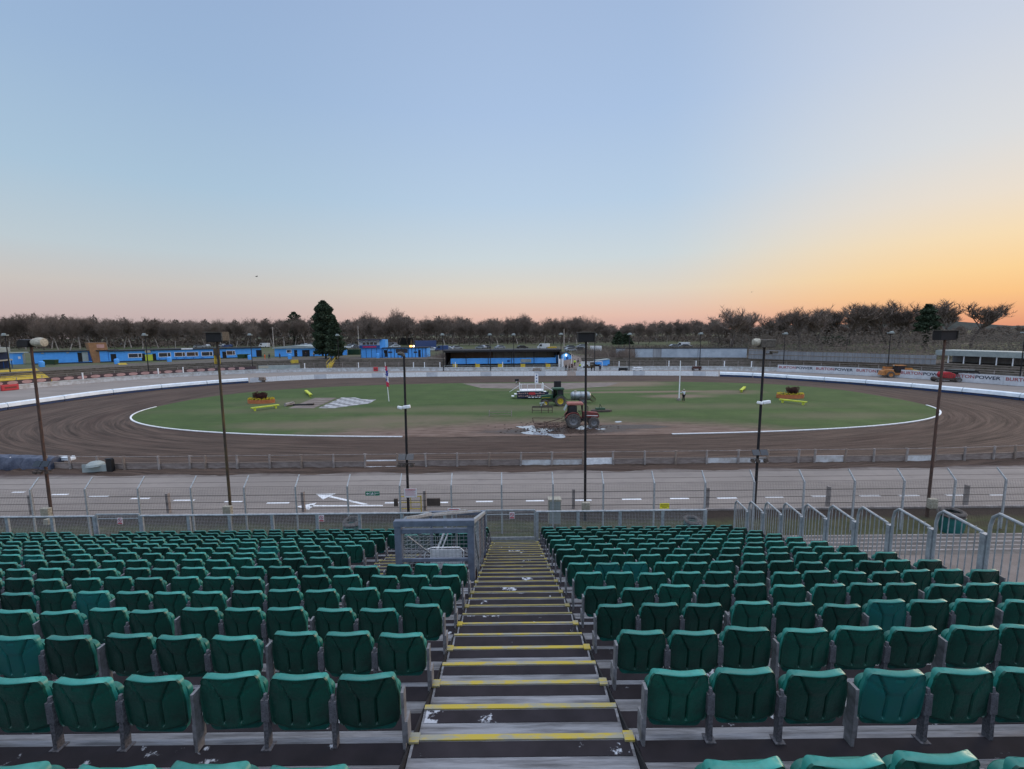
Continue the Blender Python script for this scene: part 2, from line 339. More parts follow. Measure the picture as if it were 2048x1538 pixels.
def ground_mat(name, kind):
    m = bpy.data.materials.new(name); m.use_nodes = True; nt = m.node_tree; N = nt.nodes.new; L = nt.links.new
    b = nt.nodes['Principled BSDF']; b.inputs['Roughness'].default_value = .95; b.inputs['Specular IOR Level'].default_value = .2
    tc = N('ShaderNodeTexCoord').outputs['Object']
    def noise(sc, det=6, ro=.6, vec=None, dist=0):
        n = N('ShaderNodeTexNoise'); n.inputs['Scale'].default_value = sc; n.inputs['Detail'].default_value = det; n.inputs['Roughness'].default_value = ro; n.inputs['Distortion'].default_value = dist
        L(vec or tc, n.inputs[0]); return n.outputs[0]
    def rng(s, a, b_, c=0, d_=1):
        r = N('ShaderNodeMapRange'); r.inputs[1].default_value = a; r.inputs[2].default_value = b_; r.inputs[3].default_value = c; r.inputs[4].default_value = d_; L(s, r.inputs[0]); return r.outputs[0]
    def math_(op, a, b_=None):
        r = N('ShaderNodeMath'); r.operation = op
        for i, x in enumerate((a, b_)):
            if x is None: continue
            if isinstance(x, (int, float)): r.inputs[i].default_value = x
            else: L(x, r.inputs[i])
        return r.outputs[0]
    def mix(f, a, b_):
        r = N('ShaderNodeMix'); r.data_type = 'RGBA'
        if isinstance(f, (int, float)): r.inputs[0].default_value = f
        else: L(f, r.inputs[0])
        for i, x in ((6, a), (7, b_)):
            if isinstance(x, tuple): r.inputs[i].default_value = (*x, 1)
            else: L(x, r.inputs[i])
        return r.outputs[2]
    sp = N('ShaderNodeSeparateXYZ'); L(tc, sp.inputs[0]); X, Y = sp.outputs[0], sp.outputs[1]
    def ell(cx, cy, rx, ry, soft=.5, amp=.7, sc=.35):
        a = math_('POWER', math_('DIVIDE', math_('SUBTRACT', X, cx), rx), 2); c = math_('POWER', math_('DIVIDE', math_('SUBTRACT', Y, cy), ry), 2)
        r = math_('SQRT', math_('ADD', a, c)); r = math_('ADD', r, math_('MULTIPLY', math_('SUBTRACT', noise(sc, 8, .7), .5), amp * 2))
        q = N('ShaderNodeMapRange'); q.inputs[1].default_value = 1 - soft / 2; q.inputs[2].default_value = 1 + soft / 2; q.inputs[3].default_value = 1; q.inputs[4].default_value = 0; L(r, q.inputs[0]); return q.outputs[0]
    def stretch(sx, sy):
        mp = N('ShaderNodeMapping'); mp.inputs['Scale'].default_value = (sx, sy, 1); L(tc, mp.inputs[0]); return mp.outputs[0]
    bumpsrc = noise(9, 10, .75); bstr = .35
    if kind == 'grass':
        c = mix(rng(noise(.25, 6), .35, .65), (.046, .082, .028), (.076, .120, .040))
        c = mix(rng(noise(2.2, 6, .7), .4, .75), c, (.064, .088, .030))
        c = mix(rng(noise(.5, 8, .75, stretch(.35, 2.2)), .55, .72, 0, .55), c, (.125, .115, .07))
        c = mix(rng(noise(.9, 4, .5, stretch(.08, 1.6)), .42, .6, 0, .45), c, (.048, .078, .026))
        c = mix(rng(noise(7, 6, .85), .5, .7, 0, .5), c, (.12, .15, .06))
        soil = (.20, .145, .115)
        dark = mix(rng(noise(1.2, 8, .7, stretch(.4, 1.6)), .4, .62), (.20, .145, .118), (.115, .078, .062))
        for args in [(3.5, 40.5, 18, 7.2, .8, .34, .22), (-5, 39.5, 15, 4.6, .6, .4, .3), (14, 40.0, 13, 4.6, .6, .4, .3)]:
            c = mix(ell(*args), c, dark)
        for args, k in [((21.5, 69, 13, 1.0, .9, .6, .3), .8), ((33, 67.5, 5, 2.2, 1, .6, .3), .55), ((24.5, 64, 4.5, 1.7, .9, .5, .4), .8), ((20, 80, 8, 4, .8, .5, .2), .8), ((-12, 49, 8, 2, 1, .7, .3), .5), ((-20, 46, 9, 2.4, 1, .7, .3), .5), ((0, 55, 40, 2.2, 1, .8, .15), .3), ((10, 73, 14, 1.2, 1, .7, .2), .35), ((36, 48, 8, 2, 1, .8, .2), .35), ((-30, 62, 8, 3, 1, .8, .2), .3)]:
            c = mix(math_('MULTIPLY', ell(*args), k), c, soil)
        wet = ell(4.4, 41.8, 7.2, 1.5, .5, .55, .5); c = mix(wet, c, (.055, .038, .030))
        wet2 = ell(11.5, 43.4, 4.2, 1.0, .35, .5, .6); c = mix(wet2, c, (.055, .038, .030))
        bstr = .6
    elif kind == 'dirt':
        ax = math_('POWER', math_('ABSOLUTE', math_('DIVIDE', math_('SUBTRACT', X, IC[0]), IA + 9)), 2.6)
        ay = math_('POWER', math_('ABSOLUTE', math_('DIVIDE', math_('SUBTRACT', Y, IC[1] + 1), IB + 9)), 2.6)
        r = math_('POWER', math_('ADD', ax, ay), 1 / 2.6)
        th = math_('ARCTAN2', math_('SUBTRACT', Y, IC[1]), math_('SUBTRACT', X, IC[0]))
        cb = N('ShaderNodeCombineXYZ'); L(math_('MULTIPLY', r, 26), cb.inputs[0]); L(math_('MULTIPLY', th, 1.6), cb.inputs[1])
        fine = noise(2.4, 8, .7, cb.outputs[0], .3); br = noise(.55, 4, .6, cb.outputs[0])
        cb2 = N('ShaderNodeCombineXYZ'); L(math_('MULTIPLY', r, 95), cb2.inputs[0]); L(math_('MULTIPLY', th, 5), cb2.inputs[1]); rut = noise(1.6, 5, .6, cb2.outputs[0])
        c = mix(rng(fine, .38, .62), (.036, .026, .021), (.092, .067, .054))
        c = mix(rng(rut, .46, .60, 0, .65), c, (.135, .094, .074))
        c = mix(rng(br, .48, .72, 0, .8), c, (.055, .034, .028))
        c = mix(rng(noise(14, 5, .8), .5, .75, 0, .5), c, (.16, .112, .088))
        bumpsrc = math_('ADD', rut, math_('MULTIPLY', noise(7, 8, .8), .8)); bstr = 1.0
    elif kind == 'tarmac':
        c = mix(rng(noise(.16, 6, .6, stretch(.5, 1.5)), .35, .65), (.20, .178, .162), (.265, .236, .215))
        c = mix(rng(noise(1.1, 8, .75), .5, .75, 0, .6), c, (.16, .142, .14))
        c = mix(rng(noise(.3, 8, .75, stretch(.35, 2.5)), .58, .72, 0, .5), c, (.13, .11, .105))
        c = mix(rng(noise(25, 4, .8), .45, .75, 0, .35), c, (.33, .295, .27)); bstr = .2
        # dirt spilled along the foot of the boards
        d_ = math_('ADD', Y, math_('MULTIPLY', noise(.6, 6, .7), 1.4)); sp_ = N('ShaderNodeMapRange'); sp_.inputs[1].default_value = 29.7; sp_.inputs[2].default_value = 30.6; L(d_, sp_.inputs[0])
        near = math_('LESS_THAN', Y, 45); c = mix(math_('MULTIPLY', sp_.outputs[0], near), c, (.065, .045, .04))
    elif kind == 'verge':
        c = mix(rng(noise(1.3, 8, .7), .35, .65), (.038, .050, .022), (.085, .085, .045))
        c = mix(rng(noise(.7, 8, .7, stretch(.6, 3)), .52, .66), c, (.05, .04, .032)); c = mix(rng(noise(18, 5, .8), .5, .7, 0, .6), c, (.10, .11, .05)); c = mix(rng(math_('ADD', Y, math_('MULTIPLY', noise(1.1, 6, .7), 1.2)), 21.6, 22.2), c, (.035, .027, .023)); bstr = .8
    elif kind == 'bank':
        c = mix(rng(noise(.4, 8, .75), .35, .6), (.085, .075, .06), (.14, .12, .105))
        c = mix(rng(noise(1.5, 6, .7), .5, .62, 0, .8), c, (.05, .048, .03)); bstr = .6
    elif kind == 'field':
        c = mix(rng(noise(.02, 6, .6), .35, .6), (.06, .082, .035), (.095, .10, .055))
        c = mix(rng(noise(.05, 8, .7, stretch(.4, 1.5)), .5, .62, 0, .8), c, (.13, .11, .095)); bstr = 0
    elif kind == 'path':
        c = mix(rng(noise(.7, 8, .7), .35, .65), (.145, .12, .105), (.215, .182, .165)); c = mix(rng(noise(22, 5, .8), .5, .7, 0, .5), c, (.30, .265, .24)); bstr = .25
    L(c, b.inputs['Base Color'])
    if kind == 'grass':
        mx = math_('MULTIPLY', math_('MAXIMUM', wet, wet2), .55); L(math_('SUBTRACT', .95, mx), b.inputs['Roughness'])
    if bstr:
        bp = N('ShaderNodeBump'); bp.inputs['Strength'].default_value = bstr; bp.inputs['Distance'].default_value = .08; L(bumpsrc, bp.inputs['Height']); L(bp.outputs[0], b.inputs['Normal'])
    return m
g_field = ground_mat('far_field', 'field'); g_tar = ground_mat('track_tarmac', 'tarmac'); g_dirt = ground_mat('shale_dirt', 'dirt')
g_grass = ground_mat('infield_turf', 'grass'); g_verge = ground_mat('verge_turf', 'verge'); g_bank = ground_mat('earth_bank', 'bank'); g_path = ground_mat('pale_concrete', 'path')
sheet('ground', [(-4000, -60), (4000, -60), (4000, 7000), (-4000, 7000)], -.03, g_field)
sheet('stock_car_track', [(-120, 22.6), (120, 22.6)] + [(p.x, p.y) for p in reversed([Vector((-120, 50))] + wall + [Vector((120, 50))])], 0.0, g_tar)
sheet('shale_track', air, .006, g_dirt)
sheet('infield_grass', infield, .03, g_grass)
sheet('grass_verge', [(-90, 18.6), (90, 18.6), (90, 22.6), (-90, 22.6)], .008, g_verge)
# kerb between verge and track
k = MB(); k.box(-90, 22.45, 0, 90, 22.6, .1); k.build('kerb', m_conc)['kind'] = 'structure'
# white inner line, broken in front of the bare soil
def ribbon(name, pts, w, h, m, kind='structure', z=0):
    mb = MB(); n = len(pts)
    vs = []
    for i, p in enumerate(pts):
        t = (pts[min(i + 1, n - 1)] - pts[max(i - 1, 0)]).normalized(); nn = Vector((-t.y, t.x))
        for s_ in (-1, 1):
            for hh in (0, h): vs.append((p.x + nn.x * w / 2 * s_, p.y + nn.y * w / 2 * s_, z + hh))
    fs = []
    for i in range(n - 1):
        a = i * 4; b_ = a + 4; fs += [(a + 1, a + 3, b_ + 3, b_ + 1), (a, b_, b_ + 1, a + 1), (a + 2, a + 3, b_ + 3, b_ + 2)]
    mb.add(vs, fs); return mb.build(name, m)
kk = lambda a0, a1, n: [oval(R(a0 + (a1 - a0) * i / n)) for i in range(n + 1)]
o = ribbon('inner_kerb', kk(184.5, 261, 90), .17, .07, m_white, z=.02); tag(o, kind='structure')
o = ribbon('inner_kerb', kk(278.5, 347, 90), .17, .07, m_white, z=.02); tag(o, kind='structure')
# painted lane dashes and two arrows on the near tarmac
mk = MB()
for (u0, u1, v) in [(25, 49, 984.5), (104, 136, 989), (178, 216, 993), (262, 299, 997), (348, 389, 1000.5), (449, 484, 1003.5), (534, 578, 1006), (770, 797, 1005.5), (860, 896, 1005), (952, 986, 1003), (1052, 1088, 1001.5), (1148, 1183, 1000.5), (1244, 1283, 998.5), (1340, 1378, 997), (1434, 1474, 996), (1530, 1566, 994), (1623, 1658, 992.5), (1719, 1760, 991.5), (1797, 1838, 991), (1891, 1928, 990), (1978, 2006, 989.5)]:
    a, b_ = P(u0, v), P(u1, v); y = (a.y + b_.y) / 2; mk.quad((a.x, y - .09, .004), (b_.x, y - .09, .004), (b_.x, y + .09, .004), (a.x, y + .09, .004))
def pol(*uv): mk.quad(*[tuple(Vector((P(u, v).x, P(u, v).y, .004))) for u, v in uv])
pol((632, 988), (672, 987), (646, 999)); pol((657, 994), (664, 992), (738, 1008.6), (726, 1009.4))
pol((592, 1013), (633, 1005.5), (618, 1019.5)); pol((620, 1013), (620, 1010.6), (765, 1010), (766, 1012.2))
mk.build('road_markings', m_white, rec=False)['kind'] = 'structure'
# grey gravel pad and gap path across the far straight
def px_sheet(name, uv, z, m): return sheet(name, [P(u, v, z) for u, v in uv], z, m)
px_sheet('concrete_pad', [(925, 767), (1240, 765), (1212, 773), (1120, 779), (1010, 777), (962, 776)], .034, g_path)
sheet('gate_path', [(12.4, 96.6), (14.6, 96.5), (15.3, 109.6), (13.3, 109.7)], .010, g_path)
rp = MB(); rp.side([(109.5, -.02), (109.5, .02), (117.4, 2.75), (150, 3.0), (150, -.02)], 13.2, 18.4); rp.build('gate_ramp', g_path)['kind'] = 'structure'
def outside(u, q): return Vector((q.x, q.y)) + u
def offs(pts, dd):
    out = []; n = len(pts)
    for i, p in enumerate(pts):
        t = (pts[min(i + 1, n - 1)] - pts[max(i - 1, 0)]).normalized(); nn = Vector((-t.y, t.x))
        out.append(p + nn * dd)
    return out
# the far terraces: stepped bank from the wall up to the yard level, then the fields beyond
PL = 2.5
def loft(name, prof, m, pts=wall, i0=0, i1=None):
    pts = pts[i0:i1]; n = len(pts); vs = []; fs = []
    for dd, z in prof:
        ring = offs(pts, dd)
        vs += [(p.x, p.y, z) for p in ring]
    for j in range(len(prof) - 1):
        for i in range(n - 1): fs.append((j * n + i, j * n + i + 1, (j + 1) * n + i + 1, (j + 1) * n + i))
    mb = MB(); mb.add(vs, fs); o = mb.build(name, m, rec=False); return o
wide = cat([(-125, 20), (-118, 45)], 1)[:1] + wall
prof = [(.5, 0.0), (.5, .25)]
for i in range(7): prof += [(1.6 + i * 1.5, .25 + i * .32), (1.6 + i * 1.5, .25 + (i + 1) * .32)]
prof += [(11.5, PL), (26, PL)]
tag(loft('far_terrace', prof, g_bank), kind='structure')
def gz(y):      # height of the field that climbs gently to the wood
    k_ = [(0, 2.49), (138, 2.49), (205, 4.3), (290, 5.2), (600, 5.5), (1200, 1), (9000, -2)]
    for (a, za), (b_, zb) in zip(k_, k_[1:]):
        if y <= b_: return za + (zb - za) * (max(y, a) - a) / (b_ - a)
fo = loft('far_field', [(d_, 0) for d_ in (25.9, 33, 42, 52, 64, 78, 92, 110, 140, 180, 260, 420, 900, 3500)], g_field)
for v_ in fo.data.vertices: v_.co.z = gz(v_.co.y)
tag(fo, kind='structure')
def field_pt(u, v):      # where the sight line of an image point meets the rising field
    z = 2.5
    for _ in range(12): p = P(u, v, z); z = .5 * z + .5 * gz(p.y)
    p = P(u, v, z); return Vector((p.x, p.y, gz(p.y)))

# ------------------------------------------------------------------ grandstand deck and stairs
NR = 15; GO = .82; RI = .30; PITCHX = .455; GAP = .055
nose_y = lambda n: 2.72 + GO * (n - 1)            # row n: 0 nearest .. 14 front
tz = lambda n: CAMZ - 2.745 - RI * (n - 1)
XL, XR = -24.0, 7.12; AL, AR = -.71, .79; VX0, VX1 = -2.42, -.80; CX0 = -3.28
FLOOR = tz(15)
stand = empty('grandstand', (0, 6, FLOOR), label='stepped aluminium grandstand deck with black anti-slip strips under the green seats', cat='grandstand')
def rel(mb, o):
    l = o.location; mb.v = [(a - l[0], b - l[1], c - l[2]) for a, b, c in mb.v]; return mb
pk = MB(); st = MB(); rs = MB()
def tread(x0, x1, y0, y1, z, yellow=None):
    if x1 - x0 < .05: return
    pk.box(x0, y0, z - .04, x1, y1, z)
    rs.box(x0, y1 - .02, z - RI, x1, y1 - .005, z - .041)
    y = y1 - .05; k = 0
    while y - .11 > y0:
        st.box(x0, max(y - .15, y0 + .01), z, x1, y, z + .004); y -= .27
for n in range(-2, 16):
    y1 = nose_y(n) if n < 15 else nose_y(14) + .8; y0 = nose_y(n - 1) - .02; z = tz(n)
    if n == -2: y0 = nose_y(-2) - 3
    segs = [(XL, AL - .03), (AR + .03, XR)]
    if 8 <= n <= 11: segs = [(XL, CX0), (AR + .03, XR)]
    for a, b_ in segs: tread(a, b_, y0, y1, z)
# front platform drop skirt
rs.box(XL, nose_y(14) + .77, 0.4, XR, nose_y(14) + .79, tz(15) - .045)
rs.box(XR - .04, -1, .3, XR - .02, nose_y(14) + .75, 2.2)
rel(pk, stand).build('deck_plank', m_alu, stand); rel(st, stand).build('anti_slip_strip', m_strip, stand); rel(rs, stand).build('riser', m_cage, stand)
# the stairwell opening under the cage
well = MB(); y0, y1 = nose_y(7) + .02, nose_y(11)
well.box(VX0 - .05, y0, 0.6, VX0, y1, FLOOR + 1.2); well.box(VX1, y0, .6, VX1 + .05, y1, FLOOR + 1.1); well.box(VX0, y1 - .05, .6, VX1, y1, tz(12) - .05); well.box(VX0, y0 - .04, .6, VX1, y0, tz(7) - .05)
well.box(VX0, y0, .5, VX1, y1, .62)
rel(well, stand).build('stairwell_wall', m_red, stand)

def stairs(name, x0, x1, ns, half, label):
    t = empty(name, ((x0 + x1) / 2, nose_y(ns[0]), tz(ns[0])), label=label, cat='stairs')
    for n in ns:
        for h in (0, 1):
            y1 = nose_y(n) - (GO / 2 if h == 0 else 0); z = tz(n) + (RI / 2 if h == 0 else 0)
            # h==0: the half step placed on the upper part of tread n
            ys = nose_y(n - 1) if h == 0 else nose_y(n) - GO / 2
            e = .018 if h else -.0
            m = MB(); m.box(x0, ys - .02, z - .05, x1, y1, z); m.box(x0, y1 - .025, z - RI / 2 - .0, x1, y1 - .01, z - .051)
            s = rel(m, t).build('step', m_alu, t)
            a = MB(); a.box(x0 + .02, y1 - (.155 if n < 4 else .29), z, x1 - .02, y1 - .045, z + .004)
            rel(a, t).build('anti_slip_strip', m_strip, s)
            q = MB(); wn = .036 if n < 4 else .022; q.box(x0 - e, y1 - wn, z + .001, x1 + e, y1 + .004, z + .010)
            if h: q.box(x0 - e, y1 - .06, z + .002, x0 + .05, y1 + .014, z + .018); q.box(x1 - .05, y1 - .06, z + .002, x1 + e, y1 + .014, z + .018)
            rel(q, t).build('nosing', m_yel if n < 5 else m_yel2, s)
    for x in (x0 - .012, x1 + .012):
        m = MB()
        for n in ns: m.add([(x - .006, nose_y(n - 1), tz(n - 1) - .02), (x + .006, nose_y(n - 1), tz(n - 1) - .02), (x + .006, nose_y(n), tz(n) - .02), (x - .006, nose_y(n), tz(n) - .02), (x - .006, nose_y(n - 1), tz(n - 1) - .4), (x + .006, nose_y(n - 1), tz(n - 1) - .4), (x + .006, nose_y(n), tz(n) - .4), (x - .006, nose_y(n), tz(n) - .4)], [(0, 1, 2, 3), (4, 7, 6, 5), (0, 3, 7, 4), (1, 5, 6, 2), (0, 4, 5, 1), (3, 2, 6, 7)])
        rel(m, t).build('stringer', m_pole_dk, t)
    return t
stairs('aisle_stairs', AL + .005, AR - .005, list(range(0, 15)), 1, 'long central flight of steps with yellow nosings running down between the seat blocks')
stairs('side_steps', CX0 + .04, VX0 - .07, list(range(8, 12)), 0, 'short flight of yellow-edged steps left of the blue-grey stairwell cage')

# ------------------------------------------------------------------ seats
def shell(nu, nv, groove=True):
    def half(v):
        w = .213 - .008 * (1 - v)
        if v > .5: w -= .032 * ((v - .5) / .5) ** 1.2
        if v > .84: t = (v - .84) / .16; w *= 1 - .19 * (1 - math.sqrt(max(0, 1 - t * t)))
        if v < .12: t = (.12 - v) / .12; w *= 1 - .14 * (1 - math.sqrt(max(0, 1 - t * t)))
        return w
    vs = []; fs = []
    zb, zt = .155, .528
    for side in (0, 1):
        for j in range(nv + 1):
            v = .5 - .5 * math.cos(math.pi * j / nv)      # rows crowd towards top and bottom
            for i in range(nu + 1):
                u = -1 + 2 * i / nu; x = u * half(v)
                z = zb + (zt - zb) * v
                tt = max(0, v - .8) / .2; z -= .003 * (1 - u * u) * tt ** 2 + .016 * abs(u) ** 5 * tt ** 2
                z -= .012 * (1 - u * u) * max(0, .2 - v) / .2
                y = .0 - .030 * v + .032 * u * u
                if side == 0:
                    if groove and .06 < v < .95:
                        gx = .056 + max(0, v - .52) * .17
                        y += .018 * math.exp(-((abs(x) - gx) / .0066) ** 2) * min(1, (.95 - v) / .08)
                        if abs(x) > gx and v > .55: k = v - (.60 + (abs(x) - .07) * 1.7); y += .006 * math.exp(-(k / .02) ** 2) * min(1, (abs(x) - gx) / .02)
                        if v > .55: y -= .004 * (1 if abs(x) < gx else 0)
                    if groove and abs(v - .86) < .012 and abs(x) < .03: y += .006
                    rim = max(max(0, v - .93) / .07, max(0, abs(u) - .94) / .06)
                    y -= .010 * math.sin(min(1, rim) * math.pi) if rim < .99 else 0
                    if v > .97: y += .012 * ((v - .97) / .03) ** 2
                else: y += .024 + .014 * min(1, max(0, v - .8) / .15) - (.010 * ((v - .97) / .03) ** 2 if v > .97 else 0)
                vs.append((x, y, z))
    n1 = (nu + 1) * (nv + 1); mi = []
    for s_ in (0, 1):
        for j in range(nv):
            for i in range(nu):
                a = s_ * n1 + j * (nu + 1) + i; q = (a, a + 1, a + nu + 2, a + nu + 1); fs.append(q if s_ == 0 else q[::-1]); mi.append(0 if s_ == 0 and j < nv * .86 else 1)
    for i in range(nu):
        a = i; fs.append((a + 1, a, n1 + a, n1 + a + 1)); a = nv * (nu + 1) + i; fs.append((a, a + 1, n1 + a + 1, n1 + a))
    for j in range(nv):
        a = j * (nu + 1); fs.append((a, a + nu + 1, n1 + a + nu + 1, n1 + a)); a += nu; fs.append((a + nu + 1, a, n1 + a, n1 + a + nu + 1))
    return vs, fs, mi + [1] * (len(fs) - len(mi))
def pan(n=6, low=False):
    pts = []
    w, z0, z1, r, rb = .207, .092, .436, .06, .05
    for cx, cz, rr, a0 in ((w - r, z1 - r, r, 0), (-w + r, z1 - r, r, 90), (-w + .03 + rb, z0 + rb, rb, 180), (w - .03 - rb, z0 + rb, rb, 270)):
        for i in range(n + 1):
            a = R(a0 + 90 * i / n); pts.append((cx + rr * math.cos(a), cz + rr * math.sin(a)))
    m = MB(); n_ = len(pts)
    layers = [(.95, .040), (1, .047), (1, .082), (.93, .094)] if not low else [(1, .042), (1, .09)]
    vs = []
    for k_, y in layers:
        for x, z in pts: vs.append((x * k_, y + .02 * (z - .28), .28 + (z - .28) * k_))
    fs = [tuple(range(n_)), tuple(range(len(vs) - n_, len(vs)))[::-1]]
    for l in range(len(layers) - 1):
        for i in range(n_): fs.append((l * n_ + i, l * n_ + (i + 1) % n_, (l + 1) * n_ + (i + 1) % n_, (l + 1) * n_ + i))
    m.add(vs, fs); return m
def bracket(m, x, low=False):
    m.box(x - .014, -.005, 0, x + .014, .045, .24)
    m.box(x - .024, -.008, .20, x + .024, .04, .35)
    if not low: m.box(x - .034, -.02, 0, x + .034, .055, .007); m.tube((x, .01, .35), (x, .01, .385), .017, .012, n=8); m.tube((x - .045, .05, .19), (x + .045, .05, .19), .013, n=8)
def endpost(m, x, s):
    m.box(x - .010, -.034, -.02, x + .010, .034, .40); m.box(x - .006 + .012 * s, -.03, .05, x + .014 + .012 * s, .07, .20)
    m.prism([(x - .010, -.034), (x + .010, -.034), (x + .010, .034), (x - .010, .034)], .40, .412)
sv, sf, sm = shell(72, 34); 
me_parts = {}
def seat_proto(kind, pale=False):
    t = empty('tip_up_seat', (0, -50, 0), cat='seat')
    mb = MB(); mb.add(sv, sf); mb.m = list(sm)
    if 'back' + str(pale) in me_parts:
        b_ = bpy.data.objects.new('backrest', me_parts['back' + str(pale)]); COL.objects.link(b_); b_.parent = t
        p_ = bpy.data.objects.new('folded_seat', me_parts['pan' + str(pale)]); COL.objects.link(p_); p_.parent = t
    else:
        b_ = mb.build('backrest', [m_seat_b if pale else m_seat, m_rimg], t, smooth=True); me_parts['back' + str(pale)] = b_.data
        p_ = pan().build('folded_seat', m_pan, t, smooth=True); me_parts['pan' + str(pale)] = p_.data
    m = MB()
    h = PITCHX / 2
    l = kind in 'LB'; r = kind in 'RB'
    if kind == 'N': return t
    if l: endpost(m, -h, -1); m.build('end_post', m_post, t); m = MB()
    else: bracket(m, -h); m.build('bracket', m_brk, t); m = MB()
    if r: endpost(m, h + .01, 1); m.build('end_post', m_post, t)
    return t
SP = {(k, p): seat_proto(k, p) for k in 'LMRBN' for p in (False, True)}
seats = []; beyond = []      # beyond: seats just outside the frame, part of the same rows
def row_x(side, n):
    out = []
    if side == 'right':
        x = AR + .06; N_ = 13
        for i in range(N_): out.append((x + PITCHX / 2 + i * PITCHX + (i // 3) * GAP, i))
    else:
        x = AL - .04
        if 7 <= n <= 11: x = CX0 - .04
        i = 0
        while True:
            c = x - PITCHX / 2 - i * PITCHX - (i // 3) * GAP
            if c < XL: break
            out.append((c, i)); i += 1
    return out
sr = random.Random(11)
for n in range(0, NR):
    for side in ('left', 'right'):
        xs = row_x(side, n)
        for x, i in xs:
            if side == 'right':
                k = 'L' if i == 0 else 'N' if i % 3 == 0 else 'R' if i % 3 == 2 else 'M'
                if i == 12: k = 'R'
            else: k = 'R' if i == 0 else 'L' if i % 3 == 2 else 'M'
            y = nose_y(n) - .07; z = tz(n) - (.0 if n else .062)
            dz = sr.choice((0, 0, .006, -.008, .012)) 
            q = proj((x, y, z + .5)); ok = False
            if n == 14 and side == 'left' and q and 140 < q[0] < 245: continue
            for dx in (-.24, .24):
                for h in (.53, .05):
                    q = proj((x + dx, y, z + h))
                    if q and -5 < q[0] < 2053 and q[1] < 1545: ok = True
            if ok: seats.append((proj((x, y, z + .4))[2], n, side, i, x, y, z, k, dz))
            elif y > 1.6: beyond.append((9e9, n, side, i, x, y, z, k, dz))
seats.sort()
print('seats in view', len(seats))
PALE = {(3, 'right', 6), (6, 'right', 1), (6, 'right', 2), (1, 'right', 3), (9, 'left', 4), (11, 'right', 7), (12, 'right', 5), (4, 'left', 9), (8, 'left', 13), (2, 'left', 7)}
for idx, (dist, n, side, i, x, y, z, k, dz) in enumerate(seats[:300]):
    p = (n, side, i) in PALE
    if side == 'right': w = 'right of the stairs'
    elif 7 <= n <= 11: w = 'left of the side steps'
    else: w = 'left of the stairs'
    o = dup(SP[(k, p)], (x, y + sr.uniform(-.01, .01), z + dz), sr.uniform(-.03, .03), label='%s tip-up seat, %s %s, %s row from the photo bottom' % ('teal' if p else 'green', ordw(i), w, ordw(n)), group='green tip-up seats of the grandstand')
    o.rotation_euler = (sr.uniform(-.045, .045), sr.gauss(0, .016), sr.uniform(-.04, .04))
for o in SP.values():
    for c in kids(o): bpy.data.objects.remove(c)
    bpy.data.objects.remove(o)
rest = MB(); lv, lf, lm = shell(24, 12)
for (dist, n, side, i, x, y, z, k, dz) in seats[300:] + beyond:
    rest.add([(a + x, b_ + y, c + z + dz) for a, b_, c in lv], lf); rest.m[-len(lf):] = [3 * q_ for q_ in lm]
    rest.cur = 1; q = pan(2, True); rest.add([(a + x, b_ + y, c + z + dz) for a, b_, c in q.v], q.f)
    rest.cur = 2; q = MB(); h = PITCHX / 2
    if k != 'N': bracket(q, -h, True)
    if k in 'RB': endpost(q, h, 1)
    rest.add([(a + x, b_ + y, c + z) for a, b_, c in q.v], q.f)
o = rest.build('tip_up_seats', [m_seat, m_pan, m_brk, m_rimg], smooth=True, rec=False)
tag(o, 'far rows of green tip-up seats too many to tell apart, in front of the mesh rail', 'seats', kind='stuff')

# ------------------------------------------------------------------ stairwell cage
def sl(y): return CAMZ - (3.53 + (y - 8.0) * .365)        # top edge height of the cage
cy0, cy1 = 8.02, 11.42; cx0, cx1 = -2.28, -.755
cage = empty('stairwell_cage', (cx0, cy0, tz(7)), label='blue-grey steel mesh cage around the stairwell opening beside the central stairs', cat='cage')
def cpart(name, fn, m, par=cage, **k):
    mb = MB(); fn(mb); l = cage.location; mb.v = [(a - l[0], b_ - l[1], c - l[2]) for a, b_, c in mb.v]; return mb.build(name, m, par, **k)
for x in (cx0, cx1 - .13): cpart('post', lambda b: b.box(x, cy0, tz(8) - .1, x + .13, cy0 + .13, sl(cy0) - .01), m_cage, bevel=.008)
for x in (cx0, cx1 - .08): cpart('post', lambda b: b.box(x, cy1, tz(12), x + .08, cy1 + .08, sl(cy1) - .01), m_cage)
for y in (9.15, 10.3):
    cpart('post', lambda b: b.box(cx1 - .06, y, tz(9 if y < 10 else 10) - .3, cx1, y + .05, sl(y) - .04), m_galv)
cpart('top_bar', lambda b: (b.box(cx0 - .01, cy0 - .012, sl(cy0) - .11, cx1 + .01, cy0 - .001, sl(cy0)), b.box(cx0, cy0, sl(cy0) - .01, cx1, cy0 + .1, sl(cy0) + .002)), m_cage)
cpart('top_bar', lambda b: b.box(cx0 + .131, cy0 + .02, sl(cy0) - .26, cx1 - .131, cy0 + .09, sl(cy0) - .18), m_cage)
cpart('top_bar', lambda b: b.box(cx0, cy1 - .01, sl(cy1) - .1, cx1, cy1 + .06, sl(cy1) + .004), m_cage)
